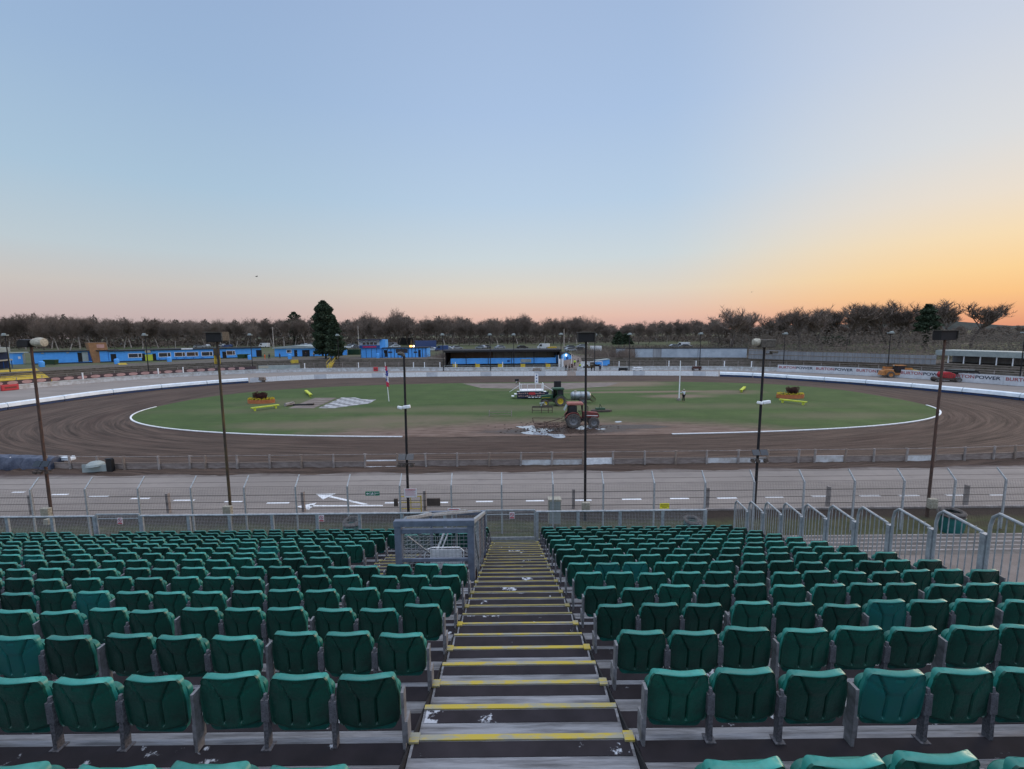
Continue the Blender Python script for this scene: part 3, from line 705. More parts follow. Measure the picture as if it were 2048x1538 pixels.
def bars(b):
    for x, w in ((cx0, .07), (cx1 - .07, .07)):
        for a, e in ((0, .07),):
            b.add([(x, cy0 + .101, sl(cy0 + .1) - .07), (x + w, cy0 + .101, sl(cy0 + .1) - .07), (x + w, cy1 - .011, sl(cy1) - .07), (x, cy1 - .011, sl(cy1) - .07), (x, cy0 + .101, sl(cy0 + .1)), (x + w, cy0 + .101, sl(cy0 + .1)), (x + w, cy1 - .011, sl(cy1)), (x, cy1 - .011, sl(cy1))], [(0, 1, 2, 3), (4, 7, 6, 5), (0, 4, 5, 1), (2, 6, 7, 3), (0, 3, 7, 4), (1, 5, 6, 2)])
    b.tube((cx0 + .1, cy0 + .5, sl(cy0 + .5) + .03), (cx1 - .5, cy1, sl(cy1) + .04), .035, n=4)
    b.tube((cx0 + .5, cy0 + 1.3, sl(cy0 + 1.3) + .03), (cx1 - .1, cy1 - .6, sl(cy1 - .6) + .04), .03, n=4)
cpart('top_rail', bars, m_galv)
cpart('cross_bar', lambda b: (b.box(cx0 + .131, cy0 + .03, sl(cy0) - .84, cx1 - .131, cy0 + .08, sl(cy0) - .78), ), m_cage)
def mesh(b):
    x = cx0 + .15
    while x < cx1 - .14: b.box(x - .003, cy0 + .05, sl(cy0) - 1.2, x + .003, cy0 + .056, sl(cy0) - .2); x += .078
    z = sl(cy0) - 1.2
    while z < sl(cy0) - .25: b.box(cx0 + .13, cy0 + .057, z - .003, cx1 - .13, cy0 + .063, z + .003); z += .078
cpart('wire_mesh', mesh, m_galv)
def brace(b):
    b.tube((cx1 - .02, cy0 + .18, sl(cy0) - .2), (cx1 - .02, cy0 + 1.1, sl(cy0 + 1.1) - .95), .022, n=4)
    b.tube((cx0 + .2, cy0 + .2, sl(cy0) - .4), (cx0 + .7, cy0 + 1.2, sl(cy0) - 1.5), .02, n=4)
    b.tube((cx1 - .95, cy1 - .8, sl(cy1) - .1), (cx1 - 1.05, cy0 + 1.4, sl(cy0) - 1.5), .03, n=6); b.tube((cx1 - .85, cy1 - .8, sl(cy1) - .1), (cx1 - .95, cy0 + 1.4, sl(cy0) - 1.5), .02, n=6)
    b.tube((cx0 + .75, cy1 - .1, sl(cy1)), (cx0 + .75, cy1 - .1, tz(12)), .02, n=6)
cpart('brace', brace, m_galv)
def sidem(b):
    n = 34
    for i in range(n):
        y = cy0 + .2 + (cy1 - cy0 - .25) * i / n; b.box(cx1 - .033, y, sl(y) - 1.12, cx1 - .029, y + .005, sl(y) - .07); b.box(cx0 + .03, y, sl(y) - 1.1, cx0 + .034, y + .005, sl(y) - .07)
    for k_ in range(13):
        h = .1 + k_ * .08
        for xx in (cx1 - .034, cx0 + .03): b.add([(xx, cy0 + .15, sl(cy0 + .15) - h), (xx + .004, cy0 + .15, sl(cy0 + .15) - h), (xx + .004, cy1, sl(cy1) - h), (xx, cy1, sl(cy1) - h), (xx, cy0 + .15, sl(cy0 + .15) - h - .005), (xx + .004, cy0 + .15, sl(cy0 + .15) - h - .005), (xx + .004, cy1, sl(cy1) - h - .005), (xx, cy1, sl(cy1) - h - .005)], [(0, 1, 2, 3), (4, 7, 6, 5), (0, 3, 7, 4), (1, 5, 6, 2)])
cpart('side_mesh', sidem, m_galv)
cpart('side_panel', lambda b: b.add([(cx1 - .055, 9.3, sl(9.3) - .08), (cx1 - .055, cy1, sl(cy1) - .08), (cx1 - .055, cy1, sl(cy1) - 1.05), (cx1 - .055, 9.3, sl(9.3) - 1.05), (cx1 - .045, 9.3, sl(9.3) - .08), (cx1 - .045, cy1, sl(cy1) - .08), (cx1 - .045, cy1, sl(cy1) - 1.05), (cx1 - .045, 9.3, sl(9.3) - 1.05)], [(0, 1, 2, 3), (4, 7, 6, 5), (0, 4, 5, 1), (2, 6, 7, 3), (0, 3, 7, 4), (1, 5, 6, 2)]), m_red)
# the white board leaning inside the cage
t = empty('folding_board', (-1.45, 8.75, tz(8) - .1), label='white board in a round-cornered tube frame standing inside the stairwell cage', cat='board')
b_ = MB(); b_.path([(-.42, 0, 0), (-.42, 0, .34), (-.36, 0, .46), (-.26, 0, .5), (.32, 0, .5), (.4, 0, .42), (.4, 0, 0)], .015); b_.build('frame', m_white, t, smooth=True)
b_ = MB(); b_.box(-.3, -.01, .04, .36, .01, .46); b_.build('panel', m_white, t)

# ------------------------------------------------------------------ front rail with mesh and gates
fy = nose_y(14) + .74; fz = tz(15)
def rail_run(name, xs, label, top=1.0, gate=()):
    t = empty(name, (xs[0], fy, fz), label=label, cat='railing'); l = t.location
    def pt(nm, fn, m, par=t):
        mb = MB(); fn(mb); mb.v = [(a - l[0], b_ - l[1], c - l[2]) for a, b_, c in mb.v]; return mb.build(nm, m, par)
    for x in xs: pt('post', lambda b: b.box(x - .05, fy - .03, fz - .3, x + .05, fy + .03, fz + top - .02), m_galv)
    pt('handrail', lambda b: b.tube((xs[0] - .03, fy, fz + top), (xs[-1] + .03, fy, fz + top), .034, n=8), m_galv)
    def ms(b):
        x = xs[0]
        while x < xs[-1]: b.box(x - .0022, fy - .004, fz + .03, x + .0022, fy, fz + top - .06); x += .05
        z = fz + .03
        while z < fz + top - .05: b.box(xs[0], fy - .009, z - .0022, xs[-1], fy - .005, z + .0022); z += .05
        b.box(xs[0], fy - .012, fz + .02, xs[-1], fy + .012, fz + .05)
    pt('wire_mesh', ms, m_galv)
    return t
xs_l = [at(u, 1045, fy).x for u in (0, 15, 105, 192)]
xs_l = [at(u, 1045, fy).x for u in (-75, 15, 105, 190)]; xs_m = [at(u, 1045, fy).x for u in (284, 378, 460, 545, 635, 720, 805, 890, 968)]; xs_r = [at(u, 1045, fy).x for u in (1074, 1156, 1240, 1325, 1410)]
rail_run('front_railing', xs_l, 'galvanised mesh railing at the far left end of the stand front')
rail_run('front_railing', xs_m, 'long galvanised mesh railing along the stand front between the two gates')
rail_run('front_railing', xs_r, 'galvanised mesh railing right of the stairs gate, along the stand front')
def gate(x0, x1, label, dark=False):
    t = empty('gate', (x0, fy, fz), label=label, cat='gate'); w = x1 - x0
    b = MB(); 
    for x in (0.02, w - .06): b.box(x, -.02, .0, x + .04, .02, 1.08)
    b.box(.06, -.018, 1.04, w - .06, .018, 1.08); b.box(.06, -.018, .02, w - .06, .018, .12); b.box(.06, -.016, .9, w - .06, .016, .925); b.build('frame', m_galv, t)
    b = MB(); x = .07
    while x < w - .06: b.box(x - .002, -.004, .12, x + .002, 0, 1.04); x += .05
    z = .14
    while z < 1.03: b.box(.06, -.009, z - .002, w - .06, -.005, z + .002); z += .05
    b.build('wire_mesh', m_galv, t); return t
gate(xs_l[-1] + .04, xs_m[0] - .04, 'mesh gate with a raised top bar near the left end of the front railing')
gate(xs_m[-1] + .04, xs_r[0] - .04, 'mesh gate closing the foot of the central stairs')
def sign(name, c, w, h, base, fn, label, cat_='sign', rz=0):
    t = empty(name, c, rz, label=label, cat=cat_); b = MB(); b.box(-w / 2, -.008, -h / 2, w / 2, .008, h / 2); b.build('panel', base, t); fn(t, w, h); return t
def prohibit(t, w, h):
    b = MB()
    n = 20; vs = []
    for i in range(n):
        a = 2 * math.pi * i / n
        for r in (.30, .40): vs.append((r * w * math.cos(a), -.011, h * .14 + r * w * math.sin(a)))
    b.add(vs, [(2 * i, 2 * i + 1, (2 * i + 3) % (2 * n), (2 * i + 2) % (2 * n)) for i in range(n)])
    b.cbox((0, -.0125, h * .14), (w * .66, .002, w * .08), ry=R(45)); b.box(-w * .42, -.011, -h * .44, w * .42, -.009, -h * .24); b.build('red_symbol', m_signr, t, rec=False)
    b = MB(); b.tube((0, -.0105, h * .02), (0, -.0105, h * .2), w * .05, n=6); b.tube((0, -.0105, h * .24), (0, -.0105, h * .30), w * .05, n=6); b.build('figure_symbol', m_text, t)
for u, v, lb in ((240, 1042, 'small white and red prohibition sign on the left mesh gate'), (643, 1037, 'small white and red warning sign on the railing left of the cage'), (1024, 1031, 'small white and red prohibition sign on the gate below the stairs')):
    p = at(u, v, fy - .04); sign('prohibition_sign', p, .17, .22, m_signw, prohibit, lb)
def nol(t, w, h): text_mesh('KEEP CLEAR', h * .4, m_signr, parent=t, M=Matrix.Translation((0, -.012, 0)) @ UP)
p = at(908, 1019, fy - .05); sign('narrow_sign', p, .42, .07, m_signw, lambda t, w, h: MB().box(-w * .4, -.011, -h * .2, w * .4, -.009, h * .2).build('red_line', m_signr, t), 'narrow white sign with a red line on the handrail beside the cage')
# ------------------------------------------------------------------ sloping side barriers down the right edge
pr = None
bx = 7.2
for j in range(13):
    n = 14 - j; y1 = nose_y(n) + .36; y0 = y1 - .74; zt = tz(n) + 1.22; zb_ = tz(n) + .12
    if pr is None:
        pr = empty('tube_barrier', (bx, y1, tz(n)), cat='barrier', group='sloping tube barriers down the right edge of the stand')
        b = MB(); b.path([(0, -.02, .1), (0, -.02, .98), (0, -.05, 1.13), (0, -.13, 1.21), (0, -.22, 1.20), (0, -.74, 1.14)], .024); b.tube((0, -.74, .1), (0, -.74, 1.13), .02); b.tube((0, -.02, .14), (0, -.74, .14), .018); b.build('frame', m_galv, pr, smooth=True)
        for i in range(6): bb = MB(); yy = -.12 - i * .105; bb.tube((0, yy, .14), (0, yy, 1.19), .009, n=6); bb.build('bar', m_galv, pr)
        bb = MB(); bb.box(-.04, -.80 - .02, -.3, .04, -.775 + .03, 1.12); bb.box(-.05, -.83, 1.12, .05, -.735, 1.13); bb.build('post', m_galv, pr); o = pr
    else: o = dup(pr)
    o.location = (bx, y1, tz(n)); o['label'] = 'galvanised tube barrier panel, %s from the far end of the right edge' % ordw(j)
# concrete terrace steps outside the right edge
m_stepd = G('dark_step_concrete', (.15, .135, .125), .95, vs=2, c2=(.09, .08, .07))
for i in range(5):
    b = MB(); b.box(7.45, 16.7, .09 * i, 60, 19.3 - .52 * i, .09 * (i + 1)); b.build('concrete_step', m_stepd)['kind'] = 'structure'
    b = MB(); b.box(7.45, 19.3 - .52 * i - .09, .09 * (i + 1) + .003, 60, 19.3 - .52 * i + .01, .09 * (i + 1) + .012); b.build('step_edge', m_conc)['kind'] = 'structure'
sheet('side_yard', [(7.3, -20), (60, -20), (60, 16.78), (7.3, 16.78)], .456, g_path)

# ------------------------------------------------------------------ cranked mesh fence and cable barrier
def world_part(par, name, fn, m, **k):
    mb = MB(); r = fn(mb); mb = r if isinstance(r, MB) else mb
    Mi = (Matrix.Translation(par.location) @ Matrix.Rotation(par.rotation_euler.z, 4, 'Z')).inverted(); mb.v = [tuple(Mi @ Vector(p)) for p in mb.v]; return mb.build(name, m, par, **k)
t = empty('security_fence', (0, 20.0, 0), label='tall wire mesh fence on cranked concrete-grey posts between the stand and the track', cat='fence')
fpx = [-52, 58, 168, 274, 380, 487, 590, 694, 799, 902, 1003, 1106, 1207, 1309, 1411, 1509, 1609, 1710, 1809, 1911, 2012, 2112]
fx = [at(u, 965, 20.0).x for u in fpx]
for x in fx:
    def f(b): b.box(x - .035, 19.97, 0, x + .035, 20.03, 2.43); b.tube((x, 20.0, 2.40), (x, 20.45, 2.86), .04, .035, n=4)
    world_part(t, 'post', f, m_galv)
def f(b):
    x = fx[0]
    while x < fx[-1]: b.box(x - .0018, 20.035, .05, x + .0018, 20.039, 2.4); x += .075
    z = .1
    while z < 2.4: b.box(fx[0], 20.04, z - .0018, fx[-1], 20.044, z + .0018); z += .075
world_part(t, 'wire_mesh', f, m_iron)
world_part(t, 'line_wire', lambda b: [b.box(fx[0], y, z, fx[-1], y + .01, z + .01) for y, z in ((20.046, 2.42), (20.2, 2.6), (20.4, 2.82))], m_iron)
t = empty('cable_barrier', (0, 22.9, 0), label='cable barrier of stout timber posts with steel wires along the near edge of the tarmac', cat='barrier')
for u in (63, 337, 607, 850, 1147, 1414, 1655, 1930, 2140, -190):
    x = at(u, 1010, 22.9).x; world_part(t, 'post', lambda b: b.box(x - .07, 22.8, 0, x + .07, 22.98, 1.12), m_conc, bevel=.01)
world_part(t, 'cable', lambda b: [b.tube((-32, 22.76, z), (33, 22.76, z), .014, n=5) for z in (.25, .62, 1.0)], m_pole_dk)
# ------------------------------------------------------------------ shale track safety fence, near straight
t = empty('safety_fence', (0, 30.4, 0), label='low safety fence of muddy boards and posts between the shale track and the near tarmac', cat='fence')
ff = [85, 135, 194, 250, 320, 381, 412, 476, 541, 604, 668, 731, 795, 853, 915, 978, 1041, 1103, 1165, 1226, 1289, 1350, 1412, 1475, 1533, 1594, 1626, 1687, 1745, 1809, 1868, 1930, 1993, 2042, 2110, 2170]
lean = random.Random(3)
def fy_(x): return 30.35 + max(0, abs(x - 1) - 26) ** 2 * .006
def fpos(u): 
    p = at(u, 935, 30.4); return (p.x, fy_(p.x))
fp = [fpos(u) for u in ff]
COLP = {11: (m_white, 'open'), 17: (m_dirtywhite, ''), 18: (m_white, 'w'), 16: (m_dirtywhite, ''), 22: (m_dirtywhite, ''), 23: (m_dirtywhite, ''), 26: (m_dirtywhite, 'w'), 29: (m_dirtywhite, '')}
for i, (x, y) in enumerate(fp):
    a = lean.uniform(-.05, .07)
    def f(b): b.tube((x, y, -.02), (x + a, y - .02, 1.12), .085, .07, n=6); b.cbox((x + a, y + .03, 1.1), (.28 if i % 2 else .12, .03, .05), ry=a * 3)
    world_part(t, 'post', f, m_conc if i % 3 else m_wood)
    if i < len(fp) - 1:
        x2, y2 = fp[i + 1]; M = Matrix.Translation(((x + x2) / 2, (y + y2) / 2 + .08, 0)) @ Matrix.Rotation(math.atan2(y2 - y, x2 - x), 4, 'Z'); w = math.hypot(x2 - x, y2 - y) / 2 - .03
        mm, fl = COLP.get(i, (m_fencegrey, ''))
        if fl == 'open': world_part(t, 'rail', lambda b: (b.box(-w, -.02, .56, w, .02, .64, M), b.box(-w, -.02, .1, w, .02, .17, M)), m_white)
        else:
            hh = .55 + lean.uniform(-.03, .03); world_part(t, 'board', lambda b: (b.box(-w, -.012, .02, w, .012, hh, M)), mm)
            world_part(t, 'rail', lambda b: b.box(-w, -.03, hh, w, .03, hh + .045, M), mm if fl == 'w' else m_wood)
world_part(t, 'top_wire', lambda b: [b.tube((fp[i][0], fp[i][1], 1.08), (fp[i + 1][0], fp[i + 1][1], 1.08), .02, n=5) for i in range(len(fp) - 1)], m_conc)
# spilled shale bank at the fence foot
sb = MB(); n = 180; vs = []
for i in range(n):
    x = -36 + 73 * i / (n - 1); y = fy_(x)
    vs += [(x, y - .75 - .25 * math.sin(i * .37) - lean.uniform(0, .2), .004), (x, y - .25, .10 + lean.uniform(0, .08)), (x, y + .35, .14 + lean.uniform(0, .08)), (x, y + 1.3, .01)]
fs = [(i * 4 + k, (i + 1) * 4 + k, (i + 1) * 4 + k + 1, i * 4 + k + 1) for i in range(n - 1) for k in range(3)]
sb.add(vs, fs).build('shale_ridge', g_dirt, smooth=True)['kind'] = 'structure'
# blue tarpaulin covered air fence at the near left, small bits beside it
def prof_run(pts, prof, mb):
    vs = []; n = len(pts); k = len(prof)
    for i, p in enumerate(pts):
        tt = (pts[min(i + 1, n - 1)] - pts[max(i - 1, 0)]).normalized(); nn = Vector((-tt.y, tt.x))
        for (dd, z) in prof: vs.append((p.x + nn.x * dd, p.y + nn.y * dd, z))
    fs = [(i * k + j, (i + 1) * k + j, (i + 1) * k + (j + 1) % k, i * k + (j + 1) % k) for i in range(n - 1) for j in range(k)] + [tuple(range(k)), tuple(range((n - 1) * k, n * k))[::-1]]
    mb.add(vs, fs); return mb
tp = empty('covered_air_fence', (-36, 31, 0), label='folded air fence under a dark blue tarpaulin at the near left bend', cat='air fence')
pts = [Vector((-42 + i * .5, 32.1 - i * .06 + .1 * math.sin(i * 2.1))) for i in range(19)]
world_part(tp, 'tarpaulin', lambda b: prof_run(pts, [(-.5, .02), (-.55, .5), (-.35, .9), (.1, 1.0), (.5, .85), (.6, .02)], b), m_tarp, smooth=True)
world_part(tp, 'lashing', lambda b: [b.box(x, 31.05 + 0 * x, .45, x + .04, 31.1, .95) for x in (-40, -38.2, -36.4, -34.9)], m_white)
p = P(244, 938); b = MB(); b.prism([(-.2, -.1), (.24, -.12), (.26, .12), (-.18, .14)], .02, 1.0); b.box(-.24, -.14, 1.0, .2, .14, 1.06); o = b.build('speaker_box', m_black, bevel=.03); o.location = (p.x, 30.1, 0); tag(o, 'black box standing against the near safety fence beside the pale sheet', 'box')
p = P(217, 938); b = MB(); b.box(-.95, -.05, .05, .85, 0, .62); b.lathe([(.55, -.04), (.5, .1), (.3, .25), (.0, .3)], (-.1, .1, .55), 12); o = b.build('plastic_sheet', m_palegrn); o.location = (p.x, 30.12, 0); tag(o, 'pale green-white plastic sheeting hung over the near fence at the left', 'sheeting')
p = P(155, 925); b = MB(); b.box(-1.1, -.2, .55, 1.0, .2, .75); b.box(-.8, -.25, .75, .9, .25, .82); o = b.build('foam_block', m_air_w, bevel=.04); o.location = (p.x, fy_(p.x) + .8, 0); tag(o, 'white and blue foam block lying behind the near fence at the left bend', 'foam block')

# ------------------------------------------------------------------ floodlight poles
def lamp_head(b, face=1):
    b.box(-.5, -.3, -.02, .5, .3, .62)
def near_pole(u0, v0, u1, v1, D, mpole, label, style, r=.072, extras=(), box=True):
    b0 = at(u1, v1, D); tp_ = at(u0, v0, D); base = Vector((b0.x, D, 0)); 
    k = (tp_.x - b0.x) / (tp_.z - b0.z); x0 = b0.x - k * b0.z; xt = tp_.x; zt_ = tp_.z
    t = empty('floodlight_pole', (x0, D, 0), label=label, cat='floodlight pole'); 
    M = lambda z: x0 + k * z
    world_part(t, 'pole', lambda b: b.tube((x0, D, -.02), (xt, D, zt_), r, r * .75, n=10), mpole, smooth=True)
    W_ = lambda dx, dy, dz: (xt + dx, D + dy, zt_ + dz)
    if style == 'twin':      # dark case beside a pale cowl seen from the side
        o = world_part(t, 'floodlight', lambda b: b.front([(xt - .42, zt_ - .05), (xt + .1, zt_ - .05), (xt + .12, zt_ + .3), (xt - .3, zt_ + .33), (xt - .44, zt_ + .18)], D - .25, D + .3), m_black, bevel=.03)
        o = world_part(t, 'floodlight', lambda b: b.lathe([(.02, -.3), (.14, -.28), (.22, -.05), (.24, .12), (.2, .3), (.12, .32)], (xt + .36, D, zt_ + .17), 14, 'X'), m_cream, smooth=True)
    elif style == 'cyl':
        world_part(t, 'floodlight', lambda b: b.box(xt - .28, D - .25, zt_ - .02, xt + .42, D + .25, zt_ + .36), m_lampback, bevel=.03)
        world_part(t, 'reflector_cowl', lambda b: b.lathe([(.03, -.16), (.15, -.14), (.19, 0), (.17, .14), (.1, .18)], (xt - .42, D, zt_ + .24), 14, 'X'), m_cream, smooth=True)
        world_part(t, 'camera_bracket', lambda b: (b.box(xt + .02, D - .2, zt_ - .35, xt + .3, D - .1, zt_ - .3), b.box(xt + .2, D - .3, zt_ - .3, xt + .5, D - .1, zt_ - .2)), m_lampback)
    elif style == 'box':
        o = world_part(t, 'floodlight', lambda b: (b.box(xt - .4, D - .2, zt_ - .05, xt + .38, D + .25, zt_ + .4)), m_black, bevel=.02)
        world_part(o if 0 else t, 'hood', lambda b: (b.box(xt - .43, D - .28, zt_ + .4, xt + .4, D + .3, zt_ + .44), b.box(xt + .38, D - .25, zt_ + .02, xt + .44, D + .28, zt_ + .42)), m_lampback)
    elif style == 'arm':
        world_part(t, 'floodlight', lambda b: b.path([(xt, D, zt_ - .02), (xt - .05, D, zt_ + .08), (xt - .16, D, zt_ + .12), (xt - .3, D, zt_ + .11)], [.08, .09, .1, .07]), m_lampback, smooth=True)
    if 'cctv' in extras:
        z = extras['cctv']; x = M(z)
        o = world_part(t, 'camera_arm', lambda b: b.box(x - .2, D - .22, z, x + .2, D - .14, z + .05), m_white)
        world_part(o, 'camera', lambda b: b, m_white) if 0 else None
        world_part(t, 'camera_housing', lambda b: (b.cbox((x + .12, D - .25, z + .08), (.36, .16, .15), ry=R(-8))), m_white, bevel=.03)
        world_part(t, 'camera_housing', lambda b: (b.cbox((x - .2, D - .25, z + .05), (.26, .14, .13), ry=R(12))), m_white, bevel=.03)
    if 'solar' in extras:
        z = extras['solar']; x = M(z); s_ = extras.get('sx', 0)
        o = world_part(t, 'solar_panel', lambda b: [b.cbox((x + s_ + dx, D - .18, z), (.36, .03, .30), rx=R(-38)) for dx in (-.2, .2)], m_glass)
        world_part(t, 'lamp_bracket', lambda b: (b.box(x - .42, D - .16, z - .36, x + .42, D - .1, z - .32), [b.cbox((x + dx, D - .2, z - .42), (.18, .14, .13), ry=R(18 * sg)) for dx, sg in ((-.34, 1), (.3, -1), (-.1, 1))]), m_iron)
    if box: world_part(t, 'base_box', lambda b: b.box(x0 - .2, D - .32, .55, x0 + .2, D - .1, 1.05), m_cream, bevel=.03)
near_pole(62, 692, 102, 1022, 21.4, m_rust, 'rusty leaning floodlight pole at the left with one dark and one pale lamp', 'twin', extras={'solar': 3.3})
near_pole(434, 682, 462, 1030, 21.4, m_pole_y, 'brown and yellow floodlight pole with a square black lamp, second from the left', 'box')
near_pole(808, 712, 817, 1030, 21.4, m_pole_dk, 'thin black pole with a small arm lamp and white cameras halfway up', 'arm', r=.07, extras={'cctv': 5.9, 'solar': 3.45}, box=False)
near_pole(1172, 682, 1170, 1036, 21.4, m_pole_dk, 'dark floodlight pole with a square black lamp in front of the red tractor', 'box')
near_pole(1529, 694, 1508, 1030, 21.4, m_pole_dk, 'dark floodlight pole with a pale round cowl and white cameras halfway up', 'cyl', extras={'cctv': 5.95, 'solar': 3.5}, box=False)
near_pole(1890, 678, 1854, 1030, 21.4, m_rust, 'rusty leaning floodlight pole at the right with a black lamp head', 'box', extras={})
fl = []
far_u = [(24, 669, 768), (68, 680, 0), (299, 669, 757), (376, 676, 0), (506, 669, 745), (679, 670, 740), (887, 669, 742), (981, 669, 742), (1028, 669, 741), (1122, 668, 741), (1189, 669, 742), (1258, 668, 742), (1399, 667, 738), (1566, 667, 742), (1774, 665, 752), (2038, 664, 768)]
proto = None
for i, (u, v, bv) in enumerate([q for q in far_u if q[2]]):
    base = P(u, bv); base.z = 0; zt_ = at(u, v, base.y).z
    if proto is None:
        proto = empty('floodlight_pole', (0, 0, 0), cat='floodlight pole'); b = MB(); b.tube((0, 0, 0), (0, 0, 8.9), .11, .08, n=6); b.build('pole', m_pole_dk, proto)
        b = MB(); b.box(-.55, -.3, 8.8, .5, .3, 9.0); b.cbox((0, -.2, 9.1), (.7, .22, .3), rx=R(-20)); b.build('floodlight', m_palegrn, proto, bevel=.03); o = proto
    else: o = dup(proto)
    o.location = base; o.scale = (1, 1, max(.8, (zt_ + .1) / 9.1)); o['label'] = 'slim far floodlight pole with a white lamp, %s from the left round the far wall' % ordw(i); o['group'] = 'floodlight poles round the far wall'
# ------------------------------------------------------------------ signs and clutter on the near side
def lines(t, w, h, m=m_signr, n=7):
    b = MB()
    for i in range(n): z = h * .34 - h * .68 * i / (n - 1); b.box(-w * .4, -.0105, z - h * .014, w * (.4 - .1 * (i % 3 == 1)), -.009, z + h * .014)
    b.build('red_print', m, t)
p = at(821, 986, 19.9); 
sign('notice_board', p, .60, .42, m_signw, lambda t, w, h: (text_mesh('WARNING', .10, m_signr, parent=t, M=Matrix.Translation((0, -.012, h * .38)) @ UP), lines(t, w, h * .8)), 'white notice board with red printed lines hung on the fence below the solar panels')
def exit_(t, w, h):
    b = MB(); b.box(-.12, -.012, -.085, -.1, -.009, .085); b.box(.1, -.012, -.085, .12, -.009, .085)
    b.prism([(-.30, 0), (-.22, .06), (-.22, .02), (-.15, .02), (-.15, -.02), (-.22, -.02), (-.22, -.06)], .009, .012, Matrix(((1, 0, 0, 0), (0, 0, -1, 0), (0, 1, 0, 0), (0, 0, 0, 1)))); b.tube((0, -.011, .045), (0, -.011, .065), .02, n=8); b.front([(-.05, -.07), (-.02, -.07), (.01, -.01), (.04, -.05), (.06, -.04), (.02, .035), (-.03, .03), (-.05, 0)], -.012, -.009); b.build('white_symbol', m_signw, t)
    text_mesh('EXIT', .09, m_signw, parent=t, M=Matrix.Translation((.22, -.012, 0)) @ UP)
p = at(745, 987, 19.9); sign('exit_sign', p, .66, .2, m_signg, exit_, 'green exit sign with a white arrow on the mesh fence beside the painted arrows')
def ysign(t, w, h):
    text_mesh('Private Area', .085, m_text, parent=t, M=Matrix.Translation((0, -.012, .05)) @ UP); text_mesh('Authorised only', .07, m_text, parent=t, M=Matrix.Translation((0, -.012, -.06)) @ UP)
def ysign(t, w, h):
    b = MB(); 
    for z, ww in ((.07, .36), (.0, .40), (-.08, .2)):
        x = -ww / 2
        while x < ww / 2: b.box(x, -.0105, z - .018, x + .03, -.009, z + .018); x += .042
    b.build('dark_print', m_text, t)
p = at(1329, 1012, 19.9); sign('yellow_sign', p, .44, .26, m_signy, ysign, 'yellow sign with dark print above the front railing, right of the stairs')
t = empty('yellow_gate', (at(823, 1018, 22.4).x, 22.3, 0), label='yellow tube gate at the track edge below the solar panels', cat='gate')
b = MB(); 
for x in (-.54, .54): b.tube((x, 0, .0), (x, 0, 1.05), .03, n=8)
for z in (.35, .7, 1.02): b.tube((-.54, 0, z), (.54, 0, z), .025, n=8)
b.tube((0, 0, .35), (0, 0, 1.02), .02, n=6); b.build('frame', m_yell, t)
for dx, lb in ((-.78, 'left'), (1.2, 'right')):
    o = MB().box(-.35 if dx > 0 else -.1, -.05, .5, .35 if dx > 0 else .1, .05, .9).build('rail_clamp', m_iron, t); o.location.x = dx
c = P(1110, 1052, .0); t = empty('electrical_cabinet', (at(1109, 1030, 20.6).x, 20.6, 0), label='pale grey electrical cabinet on the grass behind the fence, right of the stairs', cat='cabinet')
b = MB(); b.box(-.3, -.2, .25, .3, .2, 1.45); b.build('body', m_cream, t, bevel=.02); b = MB(); b.box(-.27, -.21, .3, -.01, -.2, 1.4); b.box(.01, -.21, .3, .27, -.2, 1.4); b.build('door', m_palegrn, t); b = MB(); b.box(-.32, -.22, 1.45, .32, .22, 1.5); b.build('cap', m_cream, t)
def tyre_bin(u, v, D, label, s=1):
    p = at(u, v, D); t = empty('waste_bin', (p.x, D, 0), label=label, cat='bin'); t.scale = (s, s, s)
    b = MB(); b.lathe([(.40, 0), (.46, .3), (.48, .8), (.44, .82)], n=18); b.build('drum', m_teal, t, smooth=True)
    rr = random.Random(u)
    tt = empty('tyre_stack', (p.x, D, .80 * s), label='old black tyres piled on the ' + label.split(' with')[0], cat='tyres'); tt.scale = (s, s, s)
    b = MB()
    for k_ in range(2):
        c = Vector((rr.uniform(-.08, .08), rr.uniform(-.08, .08), .10 + k_ * .11)); rx = rr.uniform(-.2, .2)
        ring = []
        for i in range(20):
            a = 2 * math.pi * i / 20
            for j in range(6):
                q = 2 * math.pi * j / 6; rad = .42 - k_ * .04 + .1 * math.cos(q); ring.append(c + Matrix.Rotation(rx, 3, 'X') @ Vector((rad * math.cos(a), rad * math.sin(a), .08 * math.sin(q))))
        b.add(ring, [(i * 6 + j, ((i + 1) % 20) * 6 + j, ((i + 1) % 20) * 6 + (j + 1) % 6, i * 6 + (j + 1) % 6) for i in range(20) for j in range(6)])
    b.build('tyre', m_tyre, tt, smooth=True)
tyre_bin(1902, 1058, 19.7, 'teal bin beyond the right-hand barriers with tyres on top')
tyre_bin(705, 1062, 19.7, 'teal bin behind the railing left of the cage with tyres on top', .85)
tyre_bin(1384, 1060, 19.6, 'teal bin behind the front railing at the right with tyres on top', .8)
o = MB().box(-.12, -.1, 0, .12, .1, .28).build('junction_box', m_cream, bevel=.02); p = at(96, 1048, 20.7); o.location = (p.x, 20.7, .4); tag(o, 'small pale junction box on the grass behind the far left railing', 'box')

